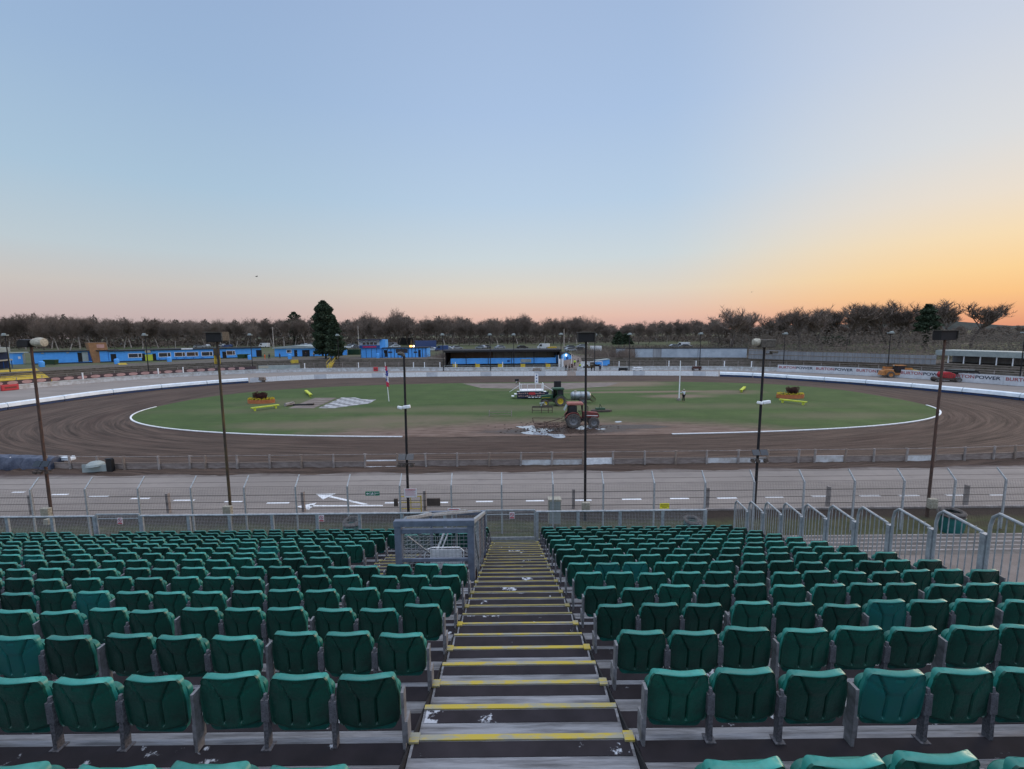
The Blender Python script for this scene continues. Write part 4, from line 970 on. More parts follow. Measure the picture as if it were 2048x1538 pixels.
# ------------------------------------------------------------------ vehicles on the infield
def wheel(par, x, y, r, w, mr, hub=True, name='wheel', lugs=22):
    b = MB(); pr_ = [(r * .58, -w / 2 * .9), (r * .93, -w / 2), (r, -w * .3), (r, w * .3), (r * .93, w / 2), (r * .58, w / 2 * .9)]
    b.lathe(pr_, (0, 0, 0), 28, 'Y', cap=False)
    for i in range(lugs):
        a = 2 * math.pi * i / lugs
        for s_ in (-1, 1): b.cbox((math.cos(a + s_ * .04) * r * 1.0, s_ * w * .26, math.sin(a + s_ * .04) * r), (.06, w * .46, .05), ry=-a)
    t = b.build(name, m_tyre, par); t.location = (x, y, r)
    b = MB(); b.lathe([(r * .60, -w * .45), (r * .57, -w * .43), (r * .5, -w * .30), (r * .22, -w * .12), (r * .22, -w * .34), (.02, -w * .36)], (0, 0, 0), 20, 'Y', cap=False); b.lathe([(r * .60, w * .45), (r * .57, w * .43), (r * .5, w * .30), (r * .22, w * .12), (r * .22, w * .34), (.02, w * .36)], (0, 0, 0), 20, 'Y', cap=False); b.build('rim', mr, t)
    return t
def tractor(loc, rz, body, roof, rim, label, green=False, s=1.0):
    t = empty('tractor', loc, rz, label=label, cat='tractor'); t.scale = (s, s, s)
    # x forward; rear axle x=0, front axle x=2.05
    fr = lambda b, pts, y0, y1: b.front(pts, y0, y1)
    b = MB(); fr(b, [(.95, .95), (2.55, .92), (2.62, 1.0), (2.62, 1.28), (2.48, 1.42), (1.6, 1.52), (.95, 1.55)], -.30, .30); b.build('hood', body, t, bevel=.03)
    b = MB(); fr(b, [(1.3, 1.14), (2.5, 1.10), (2.5, 1.16), (1.3, 1.2)], -.308, .308); b.build('hood_stripe', m_white if not green else m_rimy, t)
    b = MB(); b.box(2.625, -.24, .98, 2.64, .24, 1.26); b.build('grille', m_black, t)
    b = MB(); b.box(-.5, -.2, .55, 2.5, .2, .95); b.box(.2, -.42, .5, .9, .42, .75); b.box(1.85, -.55, .42, 2.15, .55, .56); b.box(-.35, -.6, .6, .1, .6, .75); b.build('chassis', m_iron, t)
    b = MB()
    for y in (-.62, .62):
        b.tube((-.5, y * .95, 1.2), (-.42, y * .9, 2.28), .035, n=6); b.tube((1.02, y * .8, 1.0), (.92, y * .85, 2.28), .035, n=6); b.tube((.36, y * .95, 1.2), (.33, y * .93, 2.28), .03, n=6)
    b.box(-.5, -.6, 1.1, -.44, .6, 1.22); b.box(-.45, -.55, .75, 1.0, .55, .85); b.build('cab_frame', m_black if not green else body, t)
    b = MB(); b.box(.15, -.25, .85, .5, .25, 1.25); b.box(.1, -.25, 1.25, .2, .25, 1.75); b.tube((.85, 0, 1.1), (.7, 0, 1.55), .02); b.lathe([(.17, 0), (.19, .02), (.17, .03)], (.69, 0, 1.55), 12); b.build('driver_seat', m_black, t)
    b = MB(); b.front([(-.44, 1.25), (.33, 1.25), (.31, 2.2), (-.38, 2.2)], -.60, -.59); b.front([(-.44, 1.25), (.33, 1.25), (.31, 2.2), (-.38, 2.2)], .59, .60); b.box(.97, -.45, 1.6, .98, .45, 2.2)
    if green: b.front([(.4, .95), (.98, .95), (.92, 2.2), (.38, 2.2)], -.58, -.57); b.box(-.5, -.5, 1.3, -.49, .5, 2.2)
    g = b.build('cab_glass', m_glass, t); 
    b = MB(); b.box(-.6, -.68, 2.26, 1.02, .68, 2.42); b.box(-.5, -.6, 2.42, .92, .6, 2.47); b.build('roof', roof, t, bevel=.03)
    for y in (-.72, .72):
        b = MB(); pts = []
        for i in range(9): a = R(20 + i * 17.5); pts.append((.86 * math.cos(a), .72 + .84 * math.sin(a)))
        for i in range(9): a = R(160 - i * 17.5); pts.append((.80 * math.cos(a), .72 + .78 * math.sin(a)))
        n = len(pts); fr(b, pts, y - .2, y + .2); b.build('mudguard', body if not green else m_tgrn, t)
    wheel(t, 0, -.78, .72, .42, rim, name='rear_wheel'); wheel(t, 0, .78, .72, .42, rim, name='rear_wheel')
    for y in (-.68, .68): w = wheel(t, 2.05, y, .52 if not green else .45, .3, rim, name='front_wheel')
    b = MB(); b.tube((1.5, -.22, 1.5), (1.5, -.22, 2.0), .035); b.tube((1.5, -.22, 2.0), (1.42, -.22, 2.12), .035); b.build('exhaust', m_black, t)
    b = MB(); b.box(-.72, -.25, .5, -.45, .25, .62); [b.tube((-.5, y, .7), (-1.15, y, .5), .035) for y in (-.3, .3)]; b.tube((-.5, 0, 1.1), (-1.1, 0, .95), .03); b.build('hitch', m_iron, t)
    if not green:
        b = MB(); b.cbox((-.72, 0, 1.95), (.08, 1.0, .62), ry=R(28)); b.build('rear_window', m_palegrn, t)
    for y in (-.2, .2): b = MB(); b.cbox((2.64, y, 1.2), (.02, .12, .1)); b.build('headlight', m_cream, t)
    return t
p = P(1147, 856); red = tractor((p.x, p.y + .7, .03), R(-2), m_tred, m_troof, m_rim, 'red tractor with a faded roof dragging a spring-tine harrow through the puddle')
p = P(1120, 813); tractor((p.x, p.y + .8, .03), R(180 + 3), m_tgrn, m_tgrn, m_rimy, 'green tractor with yellow rear wheel rims parked in front of the podium', green=True, s=.94)
# harrow
h0 = P(1096, 862, .03); t = empty('harrow', (h0.x, h0.y + 1.0, .03), label='rusty spring-tine harrow behind the red tractor, dipping in the puddle', cat='harrow')
b = MB(); 
for y in (-1.1, -.3, .5): b.box(-1.3, y, .42, 1.1, y + .07, .50)
for x in (-1.3, -.3, .6, 1.05): b.box(x, -1.1, .501, x + .06, .57, .56)
b.tube((-1.3, .55, .5), (-1.42, .58, 1.0), .035); b.tube((-1.42, .58, 1.0), (1.3, .55, .95), .03); b.tube((-1.0, -.4, .5), (1.5, .0, 1.05), .04); b.tube((1.05, .3, .5), (1.9, .2, .55), .05); b.build('frame', m_rust, t)
for i in range(12):
    x = -1.2 + i * .19; b = MB(); b.path([(x, -1.12 + (i % 2) * .4, .45), (x, -1.3 + (i % 2) * .4, .36), (x + .02, -1.34 + (i % 2) * .4, .18), (x + .1, -1.2 + (i % 2) * .4, -.02)], .022, 5); b.build('tine', m_iron if i % 2 else m_rust, t)
# puddles
m_water = G('puddle_water', (.30, .33, .38), .06, var=.05, spec=1.0); m_water.node_tree.nodes['Principled BSDF'].inputs['IOR'].default_value = 1.9
def puddle(uvs, label_z=.036, seed=1):
    rr = random.Random(seed); q = [P(u, v, label_z) for u, v in uvs]; q = cat([(a.x, a.y) for a in q], 7, True)
    q = [Vector((a.x + rr.uniform(-.05, .05), a.y + rr.uniform(-.02, .02))) for a in q]
    sheet('puddle_water', q, label_z, m_water)
puddle([(1032, 853), (1052, 852), (1066, 851), (1071, 857), (1074, 863), (1088, 864), (1104, 868), (1126, 869), (1130, 875), (1112, 876), (1098, 871), (1080, 870), (1052, 868), (1042, 865), (1058, 862), (1050, 858)])
puddle([(1074, 859), (1086, 857), (1108, 859), (1100, 863), (1080, 864)], seed=2)
puddle([(1152, 857), (1162, 852), (1180, 851), (1190, 854), (1176, 858), (1160, 859)], seed=3)
puddle([(1230, 843), (1240, 842), (1243, 844), (1233, 845)], seed=4); puddle([(1190, 857), (1200, 856), (1212, 858), (1200, 859.5)], seed=5)
# rows of churned wet clods round the puddle
rr = random.Random(5); b = MB()
for i in range(320):
    u = rr.gauss(1115, 48); v = rr.gauss(858, 6); p = P(u, max(838, min(876, v))); s_ = rr.uniform(.02, .085)
    b.cbox((p.x, p.y, .03 + s_ * .2), (s_ * 2.4, s_ * 1.4, s_ * .8), rz=rr.uniform(-.4, .4), rx=rr.uniform(-.4, .4))
o = b.build('churned_shale', G('wet_shale', (.075, .05, .04), .8), smooth=False); tag(o, 'clods of wet churned shale around the puddles and the red tractor', 'shale clods', kind='stuff')
# water bowser
p = P(1161, 806); t = empty('water_bowser', (p.x, p.y, .03), R(-3), label='grey galvanised water tank trailer behind the green tractor', cat='water tank')
b = MB(); prof_ = [(.05, -1.36), (.35, -1.32), (.52, -1.15), (.56, -1.0), (.56, 1.0), (.52, 1.15), (.35, 1.32), (.05, 1.36)]; b.lathe(prof_, (0, 0, .98), 22, 'X'); tk = b.build('tank', m_tank, t, smooth=True)
b = MB(); [b.lathe([(.575, x - .03), (.575, x + .03)], (0, 0, .98), 22, 'X') for x in (-.8, 0, .8)]; b.build('band', m_iron, tk); b = MB(); b.lathe([(.18, 0), (.18, .12), (.02, .15)], (-.7, 0, 1.52), 12); b.build('hatch', m_cream, tk)
b = MB(); b.box(-1.3, -.3, .40, 1.3, .3, .5); b.tube((-1.3, 0, .5), (-2.3, 0, .45), .05); b.tube((-2.2, 0, .45), (-2.2, 0, 0), .04); b.build('chassis', m_iron, t)
wheel(t, .2, -.68, .42, .25, m_rim); wheel(t, .2, .68, .42, .25, m_rim)
b = MB()
for k_ in range(4): b.path([(1.35 + .35 * math.cos(a * .5 + k_) + k_ * .12, -.1 + .1 * k_, .8 - k_ * .12 + .32 * math.sin(a * .5 + k_)) for a in range(14)], .035, 5)
b.build('hose', m_pole_y, t)
# levelling blade, bar frame, green grader
p = P(1085, 826); t = empty('levelling_blade', (p.x, p.y, .03), label='dark levelling blade on legs with a pale hitch, left of the red tractor', cat='blade'); 
b = MB(); b.box(-1.25, -.06, .62, 1.2, .06, .80); b.box(-1.25, -.03, .25, 1.2, .03, .30); b.build('blade', m_iron, t); [MB().box(x, -.05, 0, x + .07, .05, .62).build('leg', m_rust, t) for x in (-1.25, -.15, .65, 1.13)]; b = MB(); b.tube((-.2, 0, .8), (.1, .2, 1.25), .06); b.tube((.1, .2, 1.25), (.4, .1, .9), .05); b.cbox((-.05, .1, 1.15), (.6, .2, .14), ry=-.2); b.build('hitch', m_palegrn, t)
p = P(1001, 833); t = empty('timber_hurdle', (p.x, p.y, .03), label='low timber bar frame with two uprights standing on the turf edge', cat='frame'); b = MB()
for z in (.15, .42): b.box(-1.3, -.03, z, 1.25, .03, z + .05)
b.build('bar', m_wood, t); [MB().tube((x, -.1, 0), (x + .03, 0, .72), .04, n=6).build('upright', m_conc, t) for x in (-1.3, 1.25)]
p = P(1200, 823); t = empty('green_grader', (p.x, p.y, .03), label='low dark green grading implement lying on the turf right of the red tractor', cat='grader'); b = MB(); b.prism([(-1.2, -.5), (-.2, -.7), (1.1, -.6), (1.35, -.3), (.5, .4), (-.9, .3)], .0, .22); b.build('base', m_iron, t); b = MB(); b.box(-.55, -.3, .22, .55, .2, .42); b.tube((-.1, 0, .42), (0, 0, .9), .04); b.tube((0, 0, .85), (.25, 0, .42), .04); b.build('hitch', m_tgrn, t)
# podium
p = P(1063, 797); t = empty('podium', (p.x, p.y, .03), label='presentation podium with white handrails and a dark advertising banner front', cat='podium')
b = MB(); b.box(-1.7, -.6, 1.1, 1.7, 1.4, 1.22); b.build('deck', m_white, t)
b = MB(); b.box(-2.1, -.62, .1, -1.0, -.58, 1.08); b.box(-1.0, -.63, .25, 1.1, -.59, 1.0); b.box(1.1, -.62, .15, 2.4, -.58, 1.02); b.box(-1.6, -.55, .1, 1.6, 1.3, 1.0); b.build('banner_backing', m_text, t)
rr = random.Random(9); b = MB()
for i in range(26): x = -1.9 + (i % 13) * .3; z = .35 + (i // 13) * .38; b.box(x, -.645, z, x + rr.uniform(.12, .26), -.635, z + rr.uniform(.1, .24))
b.build('banner_plaque', m_ovp, t); b = MB(); b.front([(-.5, .72), (-.35, .98), (.45, .98), (.6, .72), (.45, .62), (-.35, .62)], -.66, -.648); b.build('banner_crest', m_signr, t)
b = MB(); [b.box(x, -.66, .18, x + .35, -.65, .3) for x in (-.5, 0, .5, 1.0)]; b.build('banner_strip', m_white, t)
b = MB()
for x in (-1.7, -1.45, -.6, .6, 1.45, 1.7): b.tube((x, -.5, 1.22), (x, -.5, 2.15), .03, n=6)
for x in (-1.7, 1.7): b.tube((x, 1.3, 1.22), (x, 1.3, 2.15), .03, n=6); b.tube((x, -.5, 2.15), (x, 1.3, 2.15), .03, n=6); b.box(x - .05, -.55, 1.2, x + .05, -.45, 2.17)
b.tube((-1.7, -.5, 2.15), (1.7, -.5, 2.15), .03, n=6); b.tube((-1.7, -.4, 2.0), (-3.2, -.3, 1.0), .03, n=6); b.tube((1.7, -.4, 2.0), (3.0, -.3, 1.2), .03, n=6); b.build('handrail', m_white, t)
b = MB(); [b.box(x, -.5, z, x + .4, .5, z + .06) for x, z in ((-2.1, .95), (-2.5, .65), (-2.9, .35), (1.75, .95), (2.1, .65), (2.5, .35))]; b.build('step', m_white, t)
p = P(1073, 767); t = empty('start_board', (p.x, p.y, .03), label='tall white board with three dark squares standing behind the podium', cat='board'); b = MB(); b.box(-.33, -.06, 0, .33, .06, 1.85); b.build('board', m_white, t); b = MB(); [b.box(-.1, -.075, z, .12, -.061, z + .22) for z in (.3, .85, 1.4)]; b.build('square', m_blue2, t)
p = P(1034, 769); t = empty('loudspeaker', (p.x, p.y, .03), label='black loudspeaker on a stand beyond the left end of the podium', cat='loudspeaker'); b = MB(); b.box(-.4, -.2, .6, .35, .2, 1.0); b.build('cabinet', m_black, t, bevel=.03); b = MB(); [b.tube((0, 0, .6), (dx, dy, 0), .03, n=5) for dx, dy in ((-.25, -.2), (.25, -.2), (0, .25))]; b.build('stand', m_black, t); b = MB(); b.lathe([(.12, 0), (.14, .1)], (-.1, -.12, .4), 10); b.build('horn', m_white, t)
p = P(1115, 775); t = empty('loudspeaker', (p.x, p.y, .03), label='black box loudspeaker just behind the green tractor cab', cat='loudspeaker'); b = MB(); b.box(-.6, -.3, .0, .6, .3, 1.1); b.build('cabinet', m_black, t, bevel=.04); b = MB(); b.box(-.5, -.32, .1, .5, -.3, 1.0); b.build('grille', m_pole_dk, t)
# flag pole, white pole
a = P(778, 803); t = empty('flag_pole', (a.x, a.y, .03), label='white flag pole with a limp red, white and blue flag, leaning on the left turf', cat='flag pole'); tp_ = at(770, 724, a.y)
b = MB(); b.tube((0, 0, 0), (tp_.x - a.x, 0, tp_.z), .055, .03, n=8); b.build('pole', m_white, t)
def drape(m, seed, z0, z1, off, w):
    b = MB(); rr = random.Random(seed); n = 12; vs = []
    for i in range(n + 1):
        z = z0 + (z1 - z0) * i / n; cx = (tp_.x - a.x) * z / tp_.z + off
        for j in range(7): k_ = 2 * math.pi * j / 7; r_ = w * (1 + .35 * math.sin(i * 1.1 + j * 2 + seed)); vs.append((cx + r_ * math.cos(k_), r_ * .6 * math.sin(k_), z))
    b.add(vs, [(i * 7 + j, i * 7 + (j + 1) % 7, (i + 1) * 7 + (j + 1) % 7, (i + 1) * 7 + j) for i in range(n) for j in range(7)]); return b.build('flag', m, t)
drape(m_flagr, 1, 4.3, 5.0, .05, .16); drape(m_flagb, 2, 3.6, 4.4, .08, .17); drape(m_flagw, 3, 3.3, 4.9, -.03, .13); drape(m_flagb, 5, 2.9, 3.5, .02, .12); drape(m_flagw, 4, 2.6, 3.4, .1, .13); drape(m_flagr, 6, 2.1, 2.8, .05, .18)
a = P(1358, 801); tp_ = at(1361, 722, a.y); t = empty('white_post', (a.x, a.y, .03), label='tall plain white pole beside the man in the white shirt', cat='pole'); b = MB(); b.tube((0, 0, 0), (tp_.x - a.x, 0, tp_.z), .09, .06, n=8); b.build('pole', m_white, t); MB().box(-.25, -.2, 0, .2, .2, .3).build('footing', m_conc, t)
# planters and benches
def blob(b, c, r, seed, n=900, leaf=.09, flat=.7):
    rr = random.Random(seed)
    for i in range(n):
        d_ = Vector((rr.gauss(0, 1), rr.gauss(0, 1), rr.gauss(0, 1))).normalized() * (rr.random() ** .25); q = Vector(c) + Vector((d_.x * r[0], d_.y * r[1], d_.z * r[2]))
        u = Vector((rr.gauss(0, 1), rr.gauss(0, 1), rr.gauss(0, 1))).normalized(); w = u.orthogonal().normalized() * leaf; u = u * leaf
        b.quad(q - u, q + w * .6, q + u, q - w * .6)
    return b
def planter(u, v, s, label, seed):
    p = P(u, v); t = empty('flower_planter', (p.x, p.y, .03), label=label, cat='planter'); t.scale = (s,) * 3
    b = MB(); n = 40; b.add([(1.9 * math.cos(2 * math.pi * i / n) * k_, .95 * math.sin(2 * math.pi * i / n) * k_, z) for k_, z in ((.98, 0), (1, .5), (.93, .5), (.92, .4)) for i in range(n)], [(j * n + i, j * n + (i + 1) % n, (j + 1) * n + (i + 1) % n, (j + 1) * n + i) for j in range(3) for i in range(n)] + [tuple(range(3 * n, 4 * n))]); b.build('tub', m_orange, t)
    b = MB(); 
    rr = random.Random(seed)
    for i in range(56):
        a = 2 * math.pi * i / 56 + rr.uniform(-.05, .05); blob(b, (1.72 * math.cos(a), .82 * math.sin(a), .58 + rr.uniform(-.03, .1)), (.12, .1, .13), seed + i, 16, .05)
    b.build('yellow_flowers', m_flower, t, rec=False)
    b = MB(); blob(b, (0, 0, .5), (1.7, .8, .14), seed, 900, .08); b.build('foliage', m_leaf, t, rec=False)
    b = MB()
    for i in range(16): a = rr.uniform(0, 6.28); rr_ = rr.random() ** .5; blob(b, (.95 * rr_ * math.cos(a), .4 * rr_ * math.sin(a), 1.05 + rr.uniform(-.25, .25)), (.34, .3, .34), seed * 3 + i, 210, .06)
    b.build('shrub', m_shrub, t, rec=False)
planter(523, 806, 1.0, 'orange oval planter with a dark shrub and yellow flowers on the left turf', 1)
planter(1580, 796, 1.0, 'orange oval planter with a dark shrub and yellow flowers on the right turf', 2)
def bench(u0, v0, u1, v1, label):
    a, c = P(u0, v0), P(u1, v1); a.z = c.z = 0; w = (c - a).length; t = empty('bench', ((a + c) / 2).to_tuple()[:2] + (.03,), math.atan2(c.y - a.y, c.x - a.x), label=label, cat='bench')
    b = MB(); b.box(-w / 2, -.2, .40, w / 2, .2, .47); b.box(-w / 2, -.21, .33, w / 2, -.17, .399); b.box(-w / 2, .17, .33, w / 2, .21, .399); b.build('seat', m_lime, t)
    for x in (-w * .38, w * .38): b = MB(); b.box(x - .1, -.14, 0, x + .1, .14, .39); b.build('leg', m_lime, t)
bench(503, 823, 558, 816, 'long lime-yellow bench in front of the left orange planter')
bench(1559, 805, 1613, 811, 'long lime-yellow bench in front of the right orange planter')
bench(612, 786, 622, 795, 'lime-yellow bench seen end-on beyond the concrete slabs at the left')
bench(1482, 786, 1489, 779, 'lime-yellow bench seen end-on near the far right turf')
px_sheet('concrete_slab', [(576, 816.6), (627, 816.6), (673, 795.5), (630, 795.5)], .04, g_path)
m_chk = bpy.data.materials.new('chequered_paving'); m_chk.use_nodes = True; nt = m_chk.node_tree; ck = nt.nodes.new('ShaderNodeTexChecker'); ck.inputs['Scale'].default_value = .95; ck.inputs[1].default_value = (.42, .42, .43, 1); ck.inputs[2].default_value = (.16, .15, .15, 1)
tc = nt.nodes.new('ShaderNodeTexCoord'); nt.links.new(tc.outputs['Object'], ck.inputs[0]); nt.links.new(ck.outputs[0], nt.nodes['Principled BSDF'].inputs['Base Color'])
px_sheet('chequered_paving', [(637, 816), (666, 816.6), (700, 812), (738, 807), (752, 799), (724, 798.6), (711, 795), (683, 795)], .042, m_chk)
b = MB()
for i in range(5): a = P(604 + i * 9.5, 813.5 - i * 4.0, .04); c = P(645 + i * 3, 813.5 - i * 4, .04); b.box(a.x, a.y, .041, a.x + 3.0, a.y + .1, .075)
o = b.build('slab_batten', m_wood); tag(o, 'thin timber battens laid across the concrete slabs', 'battens')
p = P(579, 812); t = empty('turf_roller', (p.x, p.y, .03), R(70), label='grey hand roller at the left edge of the concrete slabs', cat='roller'); MB().lathe([(.22, -.7), (.24, -.68), (.24, .68), (.22, .7)], (0, 0, .24), 16, 'X').build('drum', m_conc, t); MB().tube((0, -.05, .3), (.1, -1.0, .6), .03).build('handle', m_iron, t)
p = P(608, 811); t = empty('loading_ramp', (p.x, p.y, .05), R(1), label='dark grey folded ramp lying across the concrete slabs', cat='ramp'); MB().box(-1.4, -.2, 0, 1.3, .25, .16).build('ramp', m_pole_dk, t); MB().box(.4, -.25, .16, 1.3, .2, .22).build('flap', m_iron, t)
# ------------------------------------------------------------------ people
def person(loc, rz, top, trousers, label, pose='stand', s=1.0, group=None, hair=m_hair, head_top=None):
    o = bpy.data.meshes.new('person')
    J = {'pel': (0, 0, .95), 'bel': (0, .0, 1.08), 'che': (0, .0, 1.32), 'nk': (0, 0, 1.47), 'hd': (0, .02, 1.58), 'ht': (0, .02, 1.68),
         'lh': (-.1, 0, .9), 'lk': (-.11, .02, .5), 'la': (-.12, -.01, .1), 'lt': (-.13, .14, .04), 'rh': (.1, 0, .9), 'rk': (.11, .04, .5), 'ra': (.13, .0, .1), 'rt': (.14, .15, .04),
         'ls': (-.18, 0, 1.42), 'le': (-.25, -.02, 1.13), 'lw': (-.27, .07, .88), 'lf': (-.27, .1, .79), 'rs': (.18, 0, 1.42), 're': (.25, -.02, 1.13), 'rw': (.27, .07, .88), 'rf': (.27, .1, .79)}
    if pose == 'reach': J.update(le=(-.27, .14, 1.2), lw=(-.22, .38, 1.22), lf=(-.21, .46, 1.23), re=(.26, .1, 1.15), rw=(.2, .3, 1.08), rf=(.19, .38, 1.07))
    if pose == 'walk': J.update(lk=(-.11, .17, .52), la=(-.12, .2, .1), lt=(-.12, .34, .05), rk=(.11, 0, .5), ra=(.12, -.25, .14), rt=(.12, -.14, .04), le=(-.24, -.12, 1.15), lw=(-.25, -.12, .9), lf=(-.25, -.1, .81), re=(.24, .05, 1.13), rw=(.25, .2, .95), rf=(.25, .25, .87))
    RR = {'pel': .135, 'bel': .13, 'che': .15, 'nk': .055, 'hd': .095, 'ht': .075, 'h': .08, 'k': .058, 'a': .042, 't': .035, 's': .06, 'e': .042, 'w': .03, 'f': .035}
    E_ = [('pel', 'bel'), ('bel', 'che'), ('che', 'nk'), ('nk', 'hd'), ('hd', 'ht'), ('pel', 'lh'), ('lh', 'lk'), ('lk', 'la'), ('la', 'lt'), ('pel', 'rh'), ('rh', 'rk'), ('rk', 'ra'), ('ra', 'rt'), ('che', 'ls'), ('ls', 'le'), ('le', 'lw'), ('lw', 'lf'), ('che', 'rs'), ('rs', 're'), ('re', 'rw'), ('rw', 'rf')]
    def skin(name, keys, grow, m, par=None):
        ks = [k_ for k_ in J if k_ in keys]; me = bpy.data.meshes.new(name); me.from_pydata([J[k_] for k_ in ks], [(ks.index(a), ks.index(b_)) for a, b_ in E_ if a in ks and b_ in ks], [])
        me.materials.append(m); ob = bpy.data.objects.new(name, me); COL.objects.link(ob)
        bm = bmesh.new(); bm.from_mesh(me); ly = bm.verts.layers.skin.verify(); bm.verts.ensure_lookup_table()
        for i, k_ in enumerate(ks):
            r_ = RR.get(k_) or RR[k_[1]]; bm.verts[i][ly].radius = (r_ * grow + (.004 if grow > 1 else 0),) * 2; bm.verts[i][ly].use_root = (i == 0)
        bm.to_mesh(me); bm.free()
        sk = ob.modifiers.new('s', 'SKIN'); sk.use_smooth_shade = True; su = ob.modifiers.new('u', 'SUBSURF'); su.levels = 1; su.render_levels = 1
        if par: ob.parent = par
        return ob
    body = skin('person', list(J), 1, m_skin); body.location = loc; body.rotation_euler = (0, 0, rz); body.scale = (s, s, s)
    tag(body, label, 'person', group)
    skin('jacket', ['pel', 'bel', 'che', 'ls', 'le', 'lw', 'rs', 're', 'rw'], 1.16, top, body)
    skin('trousers', ['pel', 'lh', 'lk', 'la', 'rh', 'rk', 'ra'], 1.14, trousers, body)
    b = MB(); b.lathe([(.10, 0), (.115, .06), (.10, .12), (.05, .155), (.01, .16)], (0, -.01, 1.58), 12); b.build('hair', hair, body, smooth=True)
    b = MB(); [b.cbox((x, .10, .035), (.09, .26, .08)) for x in (-.125, .13)]; 
    return body
p = P(1367, 804); person((p.x, p.y, .03), R(20), m_cloth_w, m_cloth_k, 'man in a white shirt and black trousers working at the white pole', 'reach', hair=m_cream)

# ------------------------------------------------------------------ air fence, inner boards, outer wall
def arclen(pts):
    s_ = [0]
    for a, b_ in zip(pts, pts[1:]): s_.append(s_[-1] + (Vector(b_) - Vector(a)).length)
    return s_
def along(pts, s_, d_):
    import bisect
    i = max(1, min(len(s_) - 1, bisect.bisect(s_, d_))); f = (d_ - s_[i - 1]) / (s_[i] - s_[i - 1]); return Vector(pts[i - 1]).lerp(Vector(pts[i]), f)
def sec(pts, s_, d0, d1, step=1.0):
    n = max(2, int((d1 - d0) / step) + 1); return [along(pts, s_, d0 + (d1 - d0) * i / (n - 1)) for i in range(n)]
def near_s(pts, s_, u):      # arc length where the curve crosses image column u (far side)
    best = None
    for i in range(len(pts) * 4):
        d_ = s_[-1] * i / (len(pts) * 4); q = along(pts, s_, d_); pp = proj((q.x, q.y, 0))
        if pp and q.y > 48:
            e = abs(pp[0] - u)
            if best is None or e < best[0]: best = (e, d_)
    return best[1]
fa = cat(FAR_AIR, 8); fs_ = arclen(fa)
def obj_run(name, pts, prof, m, par=None, smooth=False):
    c = pts[0]; b = MB(); prof_run([p - c for p in pts], prof, b); o = b.build(name, m, par, smooth=smooth)
    if not par: o.location = (c.x, c.y, 0)
    return o
AIRP = [(.28, .02), (.0, .02), (-.02, .5), (.10, 1.04), (.42, 1.12), (.62, .95), (.62, .02)]
def airpanel(d0, d1, i, side):
    pts = sec(fa, fs_, d0 + .06, d1 - .06, .8); c = pts[0]; pts = [p - c for p in pts]
    t = empty('air_fence', (c.x, c.y, 0), label='inflated white and blue air fence panel, %s from the %s end of the %s bend' % (ordw(i), 'left' if side == 'left' else 'infield', side), cat='air fence', group='air fence panels on the %s bend' % side)
    b = MB(); prof_run(pts, [(.05, .34), (-.12, .40), (-.02, .84), (.3, .98), (.75, .92), (.75, .37)], b); b.build('inflated_top', m_air_w, t, smooth=True)
    b = MB(); prof_run(pts, [(.02, .03), (.0, .335), (.5, .335), (.5, .03)], b); b.build('skirt', m_air_b, t)
L0 = 1.0; L1 = near_s(fa, fs_, 497); nL = round((L1 - L0) / 6.6)
for i in range(nL): airpanel(L0 + (L1 - L0) * i / nL, L0 + (L1 - L0) * (i + 1) / nL, i, 'left')
R0 = near_s(fa, fs_, 1438); R1 = fs_[-1] - 1; nR = round((R1 - R0) / 6.2)
for i in range(nR): airpanel(R0 + (R1 - R0) * i / nR, R0 + (R1 - R0) * (i + 1) / nR, i, 'right')
def board_wall(name, d0, d1, label, gap=2.4):
    n = max(1, round((d1 - d0) / gap)); a = along(fa, fs_, d0); t = empty(name, (a.x, a.y, 0), label=label, cat='board wall')
    for i in range(n):
        q0, q1 = along(fa, fs_, d0 + (d1 - d0) * i / n) - a, along(fa, fs_, d0 + (d1 - d0) * (i + 1) / n) - a
        w = (q1 - q0).length / 2 - .02; M = Matrix.Translation((*((q0 + q1) / 2), 0)) @ Matrix.Rotation(math.atan2((q1 - q0).y, (q1 - q0).x), 4, 'Z')
        b = MB(); b.box(-w, -.03, .03, w, .03, 1.0, M); b.build('board', m_white if i % 5 else m_hoard, t)
    b = MB(); prof_run([p - a for p in sec(fa, fs_, d0, d1, 2)], [(.04, .9), (.04, .96), (.1, .96), (.1, .9)], b); b.build('rail', m_conc, t)
board_wall('board_wall', L1 + .2, near_s(fa, fs_, 1134), 'long low white board wall along the far straight, left of the gap')
board_wall('board_wall', near_s(fa, fs_, 1152), R0 - .2, 'low white board wall along the far straight, right of the gap')
# thin guard rail on the far tarmac
t = empty('guard_rail', (-12, 100, 0), label='thin grey guard rail with slim posts on the tarmac beyond the white boards', cat='railing'); b = MB()
for i in range(14): x = -12 + i * 2.0; MB().box(x - t.location.x - .03, 1.0, 0, x - t.location.x + .03, 1.06, 1.1).build('post', m_palegrn, t)
b.tube((-.2, 1.03, 1.05), (26.2, 1.03, 1.05), .03, n=5); b.tube((-.2, 1.03, .6), (26.2, 1.03, .6), .02, n=5); b.build('rail', m_palegrn, t)
